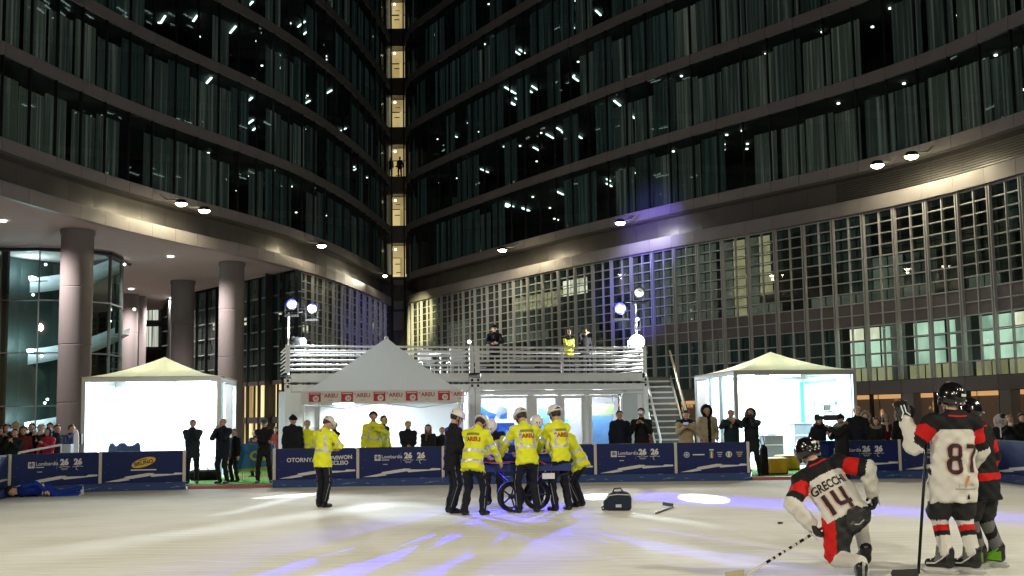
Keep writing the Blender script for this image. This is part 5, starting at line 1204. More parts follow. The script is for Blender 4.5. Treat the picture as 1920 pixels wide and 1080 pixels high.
FOLD = 0.0085
def person(label, x, y, rz=0.0, h=1.75, z=0.0, res=0.02, lean=0, side=0, twist=0, hip=(0, 0, 0), hands=None, elbows=None, curl=30, feet=None, knees=None, head=(0, 0, 0),
           top=(0.02, 0.02, 0.022), bottom=(0.012, 0.012, 0.014), shoe=None, skin=0, hem=0.16, bulk=0.0, hair=('short', 'brown'), wear=(), paint=None, mats=(), group=None,
           hand_mat=None, hockey=False, lying=None, palms=None, glove=False, female=False, flare=0.0, name='person'):
    s = h/1.75; hr = 0.009 if res < 0.018 else 0.0125; seed = (len(label)*7+x*3) % 6.28
    lift = 0.075 if hockey else 0.0
    hc = np.array([0, 0, 0.93+lift])+np.array(hip)
    B = rm('Z', twist) @ rm('Y', side) @ rm('X', -lean)
    W = lambda *v: hc+B @ np.array(v)
    shw = (0.168 if female else 0.188)+(0.03 if hockey else 0)
    shL, shR, nb = W(-shw, 0, 0.475), W(shw, 0, 0.475), W(0, -0.01, 0.535)
    P = []; add = lambda *a, **k: P.append(Prim(*a, **k))
    tw = 0.004+bulk
    hipL, hipR = hc+np.array([-0.095, 0, -0.02]), hc+np.array([0.095, 0, -0.02])
    ft = feet or ((-0.12, 0.0, 0), (0.12, 0.0, 0)); kn = knees or ((-0.1, 1, 0), (0.1, 1, 0))
    if hockey:
        add(W(0, 0, -hem), W(0, 0, 0.22), 0.205+tw, 0.20+tw, 'top', B, 0.72, 'torso', True); add(W(0, 0, 0.18), W(0, -0.01, 0.42), 0.20+tw, 0.205, 'top', B, 0.70, 'torso')
    else:
        wq = 0.150 if female else 0.160
        add(W(0, 0, -hem), W(0, 0, 0.18), wq+tw+flare, wq-0.005+tw, 'top', B, 0.72, 'torso', True); add(W(0, 0, 0.16), W(0, -0.005, 0.41), wq+tw, wq+0.012+tw*0.6, 'top', B, 0.66, 'torso')
    shr = (0.095 if hockey else 0.068)+bulk*0.5
    add(shL, shR, shr, shr, 'top', key='torso'); add(W(0, -0.015, 0.44), nb, 0.115+bulk*0.5, 0.07, 'top', key='torso')
    add(nb, W(0, -0.004, 0.575), 0.066+bulk*0.3, 0.062+bulk*0.3, 'collar', key='collar')
    add(hc+np.array([0, 0, -0.06]), hc+np.array([0, 0, 0.02]), 0.148+(0.04 if hockey else 0), 0.140+(0.03 if hockey else 0), 'bottom', np.eye(3), 0.78)
    J = {}
    for nm, hp, f, kp, sd in (('L', hipL, ft[0], kn[0], -1), ('R', hipR, ft[1], kn[1], 1)):
        ank = np.array([f[0], f[1]-0.04, 0.09+lift+f[2]]); K_, ank = ik(hp, ank, 0.43, 0.415, kp); J['k'+nm] = K_; J['a'+nm] = ank; J['h'+nm] = hp
        if hockey:
            mid = hp+(K_-hp)*0.86
            add(hp, mid, 0.145, 0.125, 'shorts', key='th'+nm); add(hp+(K_-hp)*0.8, K_, 0.075, 0.082, 'sock', key='kn'+nm); add(K_, ank+np.array([0, 0, 0.06]), 0.083, 0.066, 'sock', key='sh'+nm)
        else:
            add(hp, K_, 0.100, 0.073, 'bottom', key='th'+nm); add(K_, ank+np.array([0, 0, -0.01]), 0.070, 0.062, 'bottom', key='sh'+nm)
        yaw = f[3] if len(f) > 3 else sd*-8; pit = f[4] if len(f) > 4 else 0; fm = rm('Z', yaw) @ rm('X', pit)
        hl = ank+fm @ np.array([0, -0.02, -0.045]); to = ank+fm @ np.array([0, 0.165, -0.055])
        if hockey:
            add(ank+fm @ np.array([0, -0.02, 0.06]), hl, 0.058, 0.054, 'shoe', key='boot'); add(hl, to, 0.050, 0.042, 'shoe', key='boot'); add(ank+fm @ np.array([0, 0.05, 0.09]), ank+fm @ np.array([0, 0.06, 0.0]), 0.04, 0.045, 'shoe', key='tongue')
        else: add(hl, to, 0.045, 0.036, 'shoe', key='boot')
        J['f'+nm] = fm
    hd = hands or ((-0.26, 0.06, 0.83), (0.26, 0.06, 0.83)); el = elbows or ((-0.5, -0.8, -0.3), (0.5, -0.8, -0.3))
    HV = []
    for nm, S, T, pole, sd, q in (('L', shL, hd[0], el[0], -1, 0), ('R', shR, hd[1], el[1], 1, 1)):
        E, T = ik(S, T, 0.285, 0.255, pole); J['e'+nm] = E; J['w'+nm] = T
        ra = (0.092, 0.088, 0.090, 0.070) if hockey else (0.064+bulk*0.5, 0.054+bulk*0.5, 0.054+bulk*0.5, 0.043+bulk*0.35)
        add(S, E, ra[0], ra[1], 'sleeve', key='ua'+nm); add(E, T, ra[2], ra[3], 'sleeve', key='fa'+nm)
        fd = T-E; pal = palms[q] if palms else (-sd, 0.2, 0)
        HV.append((T+fd/np.linalg.norm(fd)*0.01, fd, pal, sd))
    V, F, BL, fc = grow(P, res/s, 0.028, FOLD*(1.15 if hockey else 1), seed=seed)
    labs = np.array([p.lab for p in P]).astype('U8')[BL]
    keys = np.array([p.key for p in P])[BL]
    tt = np.zeros(len(F))
    for i, p in enumerate(P):
        m = BL == i
        if m.any(): tt[m] = p.t(fc[m])
    uvw = (fc-hc) @ B
    under = np.isin(labs, ['bottom', 'shorts']) & (uvw[:, 2] > -hem+0.004) & (uvw[:, 2] < 0.30) & (np.abs(uvw[:, 0]) < 0.24) & (np.abs(uvw[:, 1]) < 0.19)
    labs[under] = 'top'; keys = keys.astype('U8'); keys[under] = 'torso'
    slots = [SKIN[skin], top if not isinstance(top, tuple) else fab(top), bottom if not isinstance(bottom, tuple) else fab(bottom), M_shoe if shoe is None else shoe, hairm(hair[1]) if hair else M_black, M_eye, M_lip,
             hand_mat or SKIN[skin]]+list(mats)
    base = {'skin': 0, 'top': 1, 'sleeve': 1, 'collar': 1, 'bottom': 2, 'shorts': 2, 'sock': 2, 'shoe': 3, 'brow': 4, 'eye': 5, 'lip': 6, 'hand': 7, 'glove': 7}
    mi = np.array([base[l] for l in labs])
    if paint is not None:
        ov = paint(labs, keys, tt, uvw, fc); mi = np.where(ov > 0, ov+7, mi)
    Vs = [V]; Fs = [F]; Ms = [mi]; off = len(V)
    HB = B @ rm('Z', head[0]) @ rm('X', head[1]) @ rm('Y', head[2]) if lying is None else B @ rm('Z', head[0]) @ rm('X', head[1])
    hcn = nb+B @ np.array([0, 0.005, 0.04])+HB @ np.array([0, 0.025, 0.135])
    v, f, l = head_tpl(hr); Vs.append(v @ HB.T+hcn); Fs.append(f+off); Ms.append(np.array([base[q] for q in l])); off += len(v)
    if not glove:
        for T, fd, pal, sd in HV:
            v, f, bl, _ = grow(hand_prims(T, fd, pal, sd, curl), 0.0085 if res < 0.018 else 0.011, 0.006); Vs.append(v); Fs.append(f+off); Ms.append(np.full(len(f), 7)); off += len(v)
    V = np.concatenate(Vs)*s; F = np.concatenate(Fs); mi = np.concatenate(Ms)
    me = np_mesh(name, V, F, slots, mi)
    body = bpy.data.objects.new(name, me); COL.objects.link(body)
    body.matrix_basis = Matrix.Translation((x, y, z)) @ Matrix.Rotation(R(rz), 4, 'Z') @ (lying if lying is not None else Matrix.Identity(4))
    tag(body, label, 'person', group)
    HM = Matrix.Diagonal((s, s, s, 1)) @ Matrix.Translation(Vector(hcn)) @ Matrix(HB.tolist()).to_4x4()
    def put(kind, ms, nm):
        v, f, l = gear(kind, 0.0085 if res < 0.018 else 0.012); key = (kind, hr, tuple(m.name for m in ms))
        if key not in _GM: _GM[key] = np_mesh(nm, v, f, ms, l)
        return link(nm, _GM[key], body, HM)
    if hair and hair[0] != 'none': put(hair[0], [hairm(hair[1])], 'hair')
    for wv in wear:
        kind, ms = wv[0], list(wv[1:]); nm = {'strap': 'chin_strap', 'helmet': 'helmet', 'hockey': 'helmet', 'furcollar': 'fur_collar', 'furhood': 'hood', 'brimhat': 'hat', 'pompom': 'beanie'}.get(kind, kind)
        put(kind, ms, nm)
    J.update(s=s, hc=hc, B=B, W=W, HM=HM, HV=HV, nb=nb)
    return body, J
_GM = {}
def on_body(body, name, me_src, M, m=None, off=0.006, dist=0.5, seglen=0.04):
    """lay a flat mesh (in XY) onto the body along the frame M (z axis points away from the body)"""
    bm = bmesh.new(); bm.from_mesh(me_src); bmesh.ops.triangulate(bm, faces=bm.faces[:])
    for _ in range(4):
        es = [e for e in bm.edges if e.calc_length() > seglen]
        if not es: break
        bmesh.ops.subdivide_edges(bm, edges=es, cuts=1); bmesh.ops.triangulate(bm, faces=bm.faces[:])
    bt = BVHTree.FromPolygons([v.co for v in body.data.vertices], [p.vertices[:] for p in body.data.polygons])
    n = (M.to_3x3() @ Vector((0, 0, 1))).normalized(); bad = []
    for v in bm.verts:
        p = M @ v.co; hit = bt.ray_cast(p+n*dist, -n, dist*2)
        if hit[0] is None: bad.append(v); continue
        v.co = hit[0]+n*off
    if bad: bmesh.ops.delete(bm, geom=bad, context='VERTS')
    me = bpy.data.meshes.new(name); bm.to_mesh(me); bm.free()
    for mm in ([m] if m else me_src.materials): me.materials.append(mm)
    return link(name, me, body)
def ribbon(polys, width, m):
    """strokes of a painted numeral as flat ribbons"""
    b = MB()
    for pts in polys:
        pts = [Vector((*p, 0)) for p in pts]; dense = []
        for i in range(len(pts)-1):
            n = max(1, int((pts[i+1]-pts[i]).length/0.02)); dense += [pts[i].lerp(pts[i+1], k/n) for k in range(n)]
        dense.append(pts[-1]); vs = []
        for i, p in enumerate(dense):
            t = (dense[min(i+1, len(dense)-1)]-dense[max(0, i-1)]).normalized(); q = Vector((-t.y, t.x, 0))*width/2
            vs += [p+q, p-q]
        b.add(vs, [(2*i, 2*i+1, 2*i+3, 2*i+2) for i in range(len(dense)-1)], m)
    return b.mesh('numeral')
def plate(w_, h_, m, poly=None):
    p = poly or [(-w_/2, -h_/2), (w_/2, -h_/2), (w_/2, h_/2), (-w_/2, h_/2)]
    return MB().add([(a, b, 0) for a, b in p], [tuple(range(len(p)))], m).mesh('patch')
def fr(c, x, n):
    x = Vector(x).normalized(); n = Vector(n).normalized(); y = n.cross(x).normalized(); x = y.cross(n)
    return Matrix.Translation(Vector(c)) @ Matrix((x, y, n)).transposed().to_4x4()
# ------------------------------------------------------------------ who stands where
PH = ((-0.06, 0.30, 1.42), (0.05, 0.30, 1.42)); PHE = ((-0.5, 0.1, -1), (0.5, 0.1, -1)); PHP = ((0.6, 0.3, 0.3), (-0.6, 0.3, 0.3))
CROSS = ((0.13, 0.24, 1.17), (-0.13, 0.26, 1.13)); CROSSE = ((-1, 0.1, -0.6), (1, 0.1, -0.6)); POCK = ((-0.20, 0.12, 0.95), (0.20, 0.12, 0.95)); FRONT = ((-0.06, 0.26, 1.02), (0.05, 0.27, 1.04))
LOW = ((-0.16, 0.22, 0.92), (0.16, 0.22, 0.92))
def at_feet(px, py): q = at_z(px, py); return q.x, q.y
def at_dep(px, Y): return at_y(px, 800, Y).x, Y
def hgt(px, ytop, Y, z=0.0, gear_=0.0): return at_y(px, ytop, Y).z-z-gear_
def phone(px, py, Y, label, rz=180):
    q = at_y(px, py, Y); o = MB().box((0, 0, 0), (0.075, 0.012, 0.15), M_dark).build('phone', None, Matrix.Translation(q) @ Matrix.Rotation(R(rz), 4, 'Z') @ Matrix.Rotation(R(90), 4, 'Y'), bevel=0.004); tag(o, label, 'phone', 'phones held up by onlookers')
    MB().box((0, 0.007, 0), (0.068, 0.002, 0.14), mat('phone_screen', (0.02, 0.02, 0.02), 0.1, emit=(0.5, 0.6, 0.8), strength=0.4)).build('screen', o)
M_bean = fab((0.42, 0.38, 0.28)); M_furm = mat('fur_trim', (0.30, 0.26, 0.18), 0.95, bump=1.0, bscale=120, var=0.4, vscale=40); M_olive = fab((0.06, 0.07, 0.03))
LG = 'onlookers behind the boards on the left'
def on(px, ytop, Y, label, **k):
    gr = k.pop('gear', 0.03); z = k.pop('z', 0.0); x, y = at_dep(px, Y); h = hgt(px, ytop, Y, z, gr); return person(label, x, y, k.pop('rz', 180), max(1.45, min(1.98, h)), z, **k)
on(2, 800, 29.2, 'onlooker in black at the very left edge of the crowd', group=LG, top=(0.012, 0.014, 0.014), hair=('short', 'black'), rz=190)
on(14, 794, 28.6, 'woman with long black hair holding a phone up in the left crowd', group=LG, top=(0.02, 0.018, 0.02), hair=('long', 'black'), female=True, hands=PH, elbows=PHE, palms=PHP, rz=195)
on(30, 789, 30.4, 'onlooker in a cream beanie at the back of the left crowd', group=LG, top=(0.03, 0.03, 0.03), hair=None, wear=[('beanie', M_bean)], gear=0.05)
on(29, 803, 28.2, 'young onlooker in a dark green jacket clapping in the left crowd', group=LG, top=(0.012, 0.022, 0.022), hair=('short', 'brown'), hands=((-0.05, 0.26, 1.38), (0.04, 0.28, 1.40)), elbows=PHE, palms=PHP)
on(44, 799, 28.9, 'onlooker with curly auburn hair and a dark red coat in the left crowd', group=LG, top=(0.15, 0.018, 0.022), hair=('curly', 'auburn'), female=True, rz=205, bulk=0.015)
on(60, 792, 29.6, 'tall onlooker with black hair and black coat beside the dark red coat', group=LG, top=(0.01, 0.01, 0.012), hair=('short', 'black'), rz=175)
on(78, 792, 29.3, 'bald onlooker with a pale scarf and black jacket in the left crowd', group=LG, top=(0.012, 0.012, 0.012), hair=('bald', 'auburn'), wear=[('scarf', fab((0.5, 0.5, 0.5)))], hands=PH, elbows=PHE, palms=PHP, skin=2, rz=170)
on(94, 792, 30.6, 'dark haired onlooker at the back behind the pink jacket', group=LG, top=(0.02, 0.02, 0.025), hair=('short', 'black'))
on(91, 801, 28.7, 'woman with dark hair in a pink padded jacket in the left crowd', group=LG, top=(0.45, 0.03, 0.07), hair=('bob', 'black'), female=True, bulk=0.02, hands=((-0.06, 0.26, 1.30), (0.20, 0.18, 1.05)), elbows=PHE, rz=165)
on(107, 795, 29.4, 'man in a navy jacket looking to the right beside the pink jacket', group=LG, top=(0.012, 0.018, 0.035), hair=('short', 'brown'), rz=235, bulk=0.02)
on(134, 795, 30.0, 'man in a blue jacket seen from the side next to the white banner', group=LG, top=(0.015, 0.03, 0.085), hair=('short', 'brown'), rz=255)
GG = 'people standing in the left gap of the boards'
x, y = at_feet(360, 908)
person('man in a dark jacket, hands at his face, before the left tent', x, y, 195, 1.74, z=0.02, top=(0.018, 0.028, 0.034), hair=('short', 'black'), hands=((-0.04, 0.20, 1.50), (0.05, 0.20, 1.50)), elbows=PHE, palms=PHP, bulk=0.03, hem=0.22, group=GG)
x, y = at_feet(417, 908)
person('broad man in a black jacket filming, at the right edge of the left tent', x, y, 160, 1.78, z=0.02, top=(0.010, 0.016, 0.024), hair=('bald', 'grey'), hands=((-0.06, 0.24, 1.44), (0.05, 0.24, 1.44)), elbows=PHE, palms=PHP, bulk=0.04, hem=0.24, group=GG)
on(440, 803, 30.2, 'half hidden person behind the broad filming man', top=(0.01, 0.01, 0.012), hair=('short', 'black'), rz=150, group=GG, z=0.02)
x, y = at_feet(495, 907)
person('guard in a teal cap and black uniform with hands clasped in front', x, y, 185, 1.73, z=0.02, top=(0.014, 0.014, 0.017), hair=('short', 'black'), wear=[('cap', mat('teal_cap', (0.02, 0.09, 0.13), 0.8))], hands=CROSS, elbows=CROSSE, bulk=0.02, feet=((-0.18, 0, 0), (0.18, 0, 0)), group=GG)
on(478, 806, 33, 'dim onlooker behind the guard against the yellow shop windows', top=(0.012, 0.012, 0.015), hair=('short', 'black'), group=GG, rz=150)
on(517, 800, 36, 'dim onlooker in a red jacket near the yellow shop windows', top=(0.20, 0.03, 0.025), hair=('short', 'brown'), group=GG)
TG = 'people under the pop-up tent'
def hv(style):
    def f(labs, keys, tt, uvw, fc):
        o = np.zeros(len(labs), int); u, w = uvw[:, 0], uvw[:, 2]; T = keys == 'torso'
        if style == 'A':
            o[T & (((w > -0.06) & (w < -0.005)) | ((w > 0.12) & (w < 0.175)))] = 1
            o[np.isin(keys, ['uaL', 'uaR']) & (tt > 0.62) & (tt < 0.84)] = 1; o[np.isin(keys, ['faL', 'faR']) & (tt > 0.45) & (tt < 0.66)] = 1
        else:
            o[T & (w > 0.13) & (w < 0.18)] = 1; o[T & (w > 0.17) & (w < 0.46) & (np.abs(np.abs(u)-0.115) < 0.024)] = 1
            o[np.isin(keys, ['uaL', 'uaR']) & (tt > 0.66) & (tt < 0.86)] = 1
        if style == 'C': o[(keys == 'collar') | (T & (w > 0.42))] = 2
        return o
    return f
HVM = [M_silver, M_navy]
on(549, 776, 29.3, 'bearded man in a black beanie and long black coat left of the pop-up tent', top=(0.012, 0.014, 0.020), hair=None, wear=[('beanie', M_black)], rz=215, hem=0.4, bulk=0.03, gear=0.06, group=TG)
on(576, 787, 29.6, 'person in a yellow jacket half hidden by the tent pole', top=M_hiv, hair=('short', 'grey'), rz=200, group=TG, paint=hv('A'), mats=HVM)
on(627, 789, 29.2, 'man in a yellow jacket turned left behind the lone rescuer', top=M_hiv, hair=('short', 'grey'), rz=130, group=TG, hands=CROSS, elbows=CROSSE, paint=hv('C'), mats=HVM)
on(700, 771, 29.2, 'man with curly black hair and a yellow jacket, hand raised to his chest', top=M_hiv, hair=('curly', 'black'), rz=190, group=TG, gear=0.045, hands=((-0.05, 0.28, 1.36), (0.27, 0.05, 0.85)), elbows=((-1, 0.1, -0.6), (0.6, -0.4, -0.5)), paint=hv('B'), mats=HVM, bulk=0.02, res=0.018)
on(719, 778, 29.9, 'man with cropped hair and yellow jacket looking right behind the curly haired man', top=M_hiv, hair=('short', 'black'), rz=245, group=TG, paint=hv('C'), mats=HVM)
on(765, 788, 29.2, 'elderly man with white hair and a black coat under the pop-up tent', top=(0.010, 0.011, 0.016), hair=('short', 'white'), rz=190, group=TG, bulk=0.02, hem=0.3, hands=FRONT)
on(803, 795, 29.2, 'woman with dark hair, brown scarf and black coat under the pop-up tent', top=(0.012, 0.012, 0.014), hair=('bob', 'brown'), wear=[('scarf', fab((0.10, 0.06, 0.05)))], female=True, rz=175, group=TG, hands=FRONT, bulk=0.015, paint=None)
on(829, 800, 29.6, 'dark coated person mostly hidden behind the rescuer in black', top=(0.012, 0.012, 0.012), hair=('short', 'black'), rz=185, group=TG)

# the rescuers on the ice
RG = 'helmeted rescuers around the stretcher'
HEL = [('helmet', M_helm, M_vent), ('strap', M_seam)]
def stripes(b, J):
    s = J['s']
    for nm, sd in (('L', -1), ('R', 1)):
        mb = MB(); h_, k_, a_ = (Vector(J[q+nm]) for q in 'hka')
        pts = [h_.lerp(k_, 0.25)+Vector((sd*0.085, -0.045, 0)), h_.lerp(k_, 0.7)+Vector((sd*0.070, -0.045, 0)), k_+Vector((sd*0.062, -0.042, 0)), k_.lerp(a_, 0.5)+Vector((sd*0.052, -0.048, 0)), a_+Vector((sd*0.050, -0.045, 0.03))]
        mb.tube([p*s for p in pts], 0.005, mat('grey_piping', (0.26, 0.26, 0.26), 0.4), 6).build('leg_stripe', b)
def rescuer(px, py, label, rz, h, style='A', lean=0, txt=True, **k):
    x, y = at_feet(px, py); b, J = person(label, x, y, rz, h, res=0.016, lean=lean, top=k.pop('top', M_hiv), bottom=(0.010, 0.012, 0.020), hair=k.pop('hair', ('short', 'brown')), wear=k.pop('wear', HEL), paint=hv(style) if style else None, mats=HVM, group=RG, **k)
    stripes(b, J); s = J['s']
    if txt:
        c = Vector(J['W'](0, -0.30, 0.335))*s; n = -Vector(J['B'][:, 1]); xx = Vector(J['B'][:, 0])
        on_body(b, 'lettering', text_mesh('*AREU', mat('red_back_print', (0.42, 0.04, 0.02), 0.6), 0.10, 'CENTER', 0.005), fr(c, xx, n), None, 0.006)
        on_body(b, 'back_patch', plate(0.24, 0.045, mat('back_patch', (0.22, 0.23, 0.04), 0.6)), fr(Vector(J['W'](0, -0.30, 0.425))*s, xx, n), None, 0.006)
    return b, J
rescuer(604, 951, 'lone rescuer in a white cap helmet and yellow jacket looking down at a device', -28, 1.74, 'B', 6, False, head=(-20, -28, 0), hands=((0.02, 0.30, 1.12), (0.10, 0.30, 1.16)), elbows=((-1, 0, -0.6), (1, 0, -0.6)), bulk=0.01, wear=[('helmet', M_helm, mat('helmet_blue', (0.05, 0.09, 0.3), 0.5))], feet=((-0.08, 0.05, 0), (0.10, -0.02, 0)))
rescuer(848, 962, 'rescuer in a black jacket and white helmet at the left end of the stretcher', -62, 1.80, None, 4, False, top=(0.010, 0.010, 0.012), head=(-18, -14, 0), hem=0.2, bulk=0.012, hands=((-0.10, 0.30, 1.0), (0.20, 0.22, 0.92)), feet=((-0.12, 0.03, 0), (0.13, -0.02, 0)))
rescuer(889, 966, 'rescuer bending with two grey bands across his yellow back', -24, 1.80, 'A', 20, True, head=(-12, -30, 0), hip=(0, -0.05, -0.02), hands=((0.02, 0.46, 0.98), (0.32, 0.40, 0.84)), bulk=0.018, hem=0.17, feet=((-0.14, -0.04, 0), (0.15, 0.06, 0)))
rescuer(927, 947, 'rescuer facing the photographer, bowed over the left part of the stretcher', 172, 1.76, 'C', 26, False, head=(0, -25, 0), hip=(0, -0.06, -0.03), hands=((-0.20, 0.42, 0.92), (0.20, 0.42, 0.92)))
rescuer(988, 961, 'tall rescuer with a grey cross strap on his yellow back, before the wheels', 20, 1.84, 'B', 15, True, head=(14, -14, 0), hip=(0, -0.05, -0.01), hands=((-0.34, 0.36, 0.92), (0.12, 0.46, 0.98)), elbows=((-0.9, -0.3, -0.2), (0.5, -0.8, -0.3)), bulk=0.015, hem=0.12, feet=((-0.15, 0.02, 0), (0.16, -0.03, 0)))
rescuer(1004, 945, 'rescuer mostly hidden behind the tall rescuer, only his helmet showing', 190, 1.72, 'A', 18, False, head=(0, -15, 0), hands=((-0.2, 0.42, 0.95), (0.2, 0.42, 0.95)))
rescuer(1052, 957, 'rescuer with dark collar and yellow back reaching left, right of the wheels', 32, 1.84, 'B', 8, True, head=(10, -6, 0), hands=((-0.22, 0.40, 0.95), (0.05, 0.45, 0.98)), bulk=0.012, hem=0.10, feet=((-0.14, 0, 0), (0.14, 0, 0)))
rescuer(1083, 950, 'crouching rescuer in yellow at the right end of the stretcher', 62, 1.74, 'A', 32, False, head=(8, -5, 0), hip=(0, -0.08, -0.06), hands=((-0.16, 0.48, 0.92), (0.14, 0.48, 0.92)), wear=[], hair=('short', 'brown'))
# wheeled mountain stretcher
sc_ = at_z(982, 955); sc_.z = 0; st = empty('stretcher', (sc_.x-0.02, 19.42, 0), R(4), 'blue wheeled stretcher with an orange rail amid the rescuers', 'stretcher')
M_tyre = mat('black_tyre', (0.012, 0.012, 0.013), 0.7, bump=0.3, bscale=40); M_bed = mat('stretcher_blue', (0.008, 0.024, 0.14), 0.55, bump=0.3, bscale=8, var=0.2); M_or = mat('orange_rail', (0.45, 0.05, 0.012), 0.45)
def wheel(p, r, yaw):
    M3 = Matrix.Rotation(R(yaw), 3, 'Z') @ Matrix.Rotation(R(90), 3, 'X'); b = MB(); n = 28
    prof = [(r-0.05, -0.03), (r-0.015, -0.04), (r, -0.02), (r, 0.02), (r-0.015, 0.04), (r-0.05, 0.03), (r-0.05, -0.03)]; w_ = b.lathe(prof, M_tyre, n, p, M3).build('wheel', st)
    MB().lathe([(r-0.05, -0.018), (r-0.085, -0.018), (r-0.085, 0.018), (r-0.05, 0.018)], M_dark, n, p, M3).build('rim', w_); MB().lathe([(0, -0.05), (0.045, -0.05), (0.045, 0.05), (0, 0.05)], M_dark, 14, p, M3).build('hub', w_)
    for k in range(5):
        a = 2*math.pi*k/5; d = M3 @ Vector((math.cos(a), math.sin(a), 0)); MB().tube([p+d*0.04, p+d*(r-0.08)], 0.016, M_dark, 6).build('spoke', w_)
wheel(Vector((-0.22, -0.22, 0.27)), 0.27, 22); wheel(Vector((0.27, 0.12, 0.27)), 0.27, 22)
MB().tube([(-0.22, -0.22, 0.27), (0.27, 0.12, 0.27)], 0.02, M_dark).build('axle', st)
for x in (-0.5, 0.5): MB().tube([(x, 0, 0.74), (x*0.1, 0, 0.30)], 0.02, M_dark).build('strut', st)
MB().box((0, 0, 0.80), (1.75, 0.46, 0.09), M_bed).build('mattress', st, bevel=0.03); MB().prism([(-0.85, 0.71), (0.85, 0.71), (0.88, 0.80), (-0.88, 0.80)], 0.012, M_bed, None, (0, -0.25, 0)).build('side_flap', st)
for y in (-0.26, 0.26): MB().tube([(-0.95, y, 0.86), (-0.7, y, 0.88), (0.3, y, 0.88), (0.4, y, 0.83)], 0.013, M_or).build('rail', st)
MB().tube([(0.3, -0.1, 0.5), (0.85, -0.1, 0.68)], 0.02, M_dark).build('handle', st); MB().box((0.45, -0.24, 0.62), (0.22, 0.04, 0.10), M_white).build('label_plate', st)
pb, pj = person('patient under a dark blue blanket strapped on the stretcher', sc_.x-0.02, 19.42, 4, 1.70, 0.90, lying=Matrix.Rotation(R(90), 4, 'Y') @ Matrix.Rotation(R(90), 4, 'Z') @ Matrix.Translation((0, 0, -0.88)), top=(0.012, 0.03, 0.16), bottom=(0.012, 0.03, 0.16), hair=('short', 'brown'), hands=((-0.22, 0.08, 0.85), (0.22, 0.08, 0.85)))
# bag, puck, fallen stick
q = at_z(1158, 957); bag = empty('rescue_bag', q, R(-10), 'dark navy rescue bag with light piping standing on the ice', 'bag'); M_bag = fab((0.012, 0.022, 0.045), 0.7); M_bagl = fab((0.08, 0.14, 0.24), 0.7)
MB().prism([(-0.20, 0.01), (0.24, 0.01), (0.245, 0.22), (0.20, 0.31), (0.10, 0.34), (-0.06, 0.33), (-0.17, 0.28), (-0.235, 0.16)], 0.26, M_bag).build('body', bag, bevel=0.03)
MB().tube([(-0.2, -0.135, 0.2), (-0.14, -0.138, 0.27), (0.0, -0.138, 0.29), (0.22, -0.138, 0.28)], 0.010, M_silver).build('piping', bag); MB().box((0.03, -0.137, 0.09), (0.1, 0.012, 0.05), M_frost).build('label_plate', bag)
MB().prism([(-0.24, 0.03), (-0.17, 0.03), (-0.14, 0.26), (-0.2, 0.24), (-0.245, 0.15)], 0.2, M_bagl).build('side_pocket', bag, bevel=0.02); MB().tube([(-0.08, 0, 0.32), (-0.05, 0, 0.38), (0.06, 0, 0.39), (0.1, 0, 0.33)], 0.014, M_shoe).build('handle', bag)
MB().tube([(-0.2, -0.1, 0.1), (-0.27, -0.12, 0.06), (-0.26, -0.1, 0.02), (-0.2, -0.08, 0.03)], 0.016, M_shoe).build('strap', bag)
q = at_z(1463, 982); o = MB().lathe([(0, 0), (0.036, 0), (0.038, 0.004), (0.038, 0.022), (0.036, 0.026), (0, 0.026)], M_tyre, 20).build('puck', None, Matrix.Translation(q)); tag(o, 'black hockey puck lying left of the kneeling player', 'puck')
a, b2, c = at_z(1230, 962, 0.02), at_z(1262, 950, 0.02), at_z(1243, 946, 0.03); fs = empty('broken_stick', a, 0, 'short black bent stick end lying on the ice near the bag', 'hockey stick')
MB().tube([(0, 0, 0), b2-a], 0.017, M_dark, 6).build('shaft', fs); d = c-b2; MB().box((b2+c)/2-a+Vector((0, 0, 0.02)), (d.length, 0.012, 0.06), M_dark, Matrix.Rotation(math.atan2(d.y, d.x), 3, 'Z')).build('blade', fs)

# right hand spectators
SG = 'onlookers behind the boards on the right'
on(1162, 769, 29.6, 'stout man in a plain navy jumper with arms down, right of the glazed doors', top=(0.008, 0.011, 0.024), hair=('short', 'black'), group=SG, bulk=0.035, rz=185, skin=1)
on(1203, 764, 29.4, 'man in a black zipped jacket taking a photo with both hands', top=(0.010, 0.010, 0.012), hair=('short', 'brown'), group=SG, hands=((-0.10, 0.26, 1.36), (0.10, 0.22, 1.36)), elbows=PHE, palms=PHP, rz=165, bulk=0.015)
on(1286, 766, 30.2, 'person in a beige coat with a dark collar bent over a phone', top=(0.42, 0.34, 0.22), hair=('short', 'black'), group=SG, hands=((-0.06, 0.26, 1.30), (0.05, 0.26, 1.30)), elbows=PHE, palms=PHP, head=(0, -30, 0), paint=lambda l, k, t, u, f: np.where((k == 'collar') | ((k == 'torso') & (u[:, 2] > 0.46)), 1, 0), mats=[M_navy], bulk=0.03)
on(1326, 760, 29.9, 'tall man in an open beige jacket over a black hooded top', top=(0.36, 0.31, 0.22), hair=('short', 'black'), group=SG, hands=POCK, rz=195, bulk=0.03, wear=[('hood', M_black)], paint=lambda l, k, t, u, f: np.where((k == 'collar') | ((k == 'torso') & (np.abs(u[:, 0]) < 0.05) & (u[:, 1] > 0)), 1, 0), mats=[M_black], head=(-10, -8, 6))
on(1371, 765, 29.8, 'bald person in a dark teal jacket with hands raised to the mouth', top=(0.012, 0.025, 0.032), hair=('bald', 'brown'), group=SG, hands=((-0.08, 0.22, 1.44), (0.10, 0.2, 1.40)), elbows=((-1, 0.2, -0.5), (1, 0.2, -0.5)), palms=PHP, rz=185, bulk=0.03, wear=[('scarf', fab((0.35, 0.32, 0.27)))])
x, y = at_feet(1412, 893)
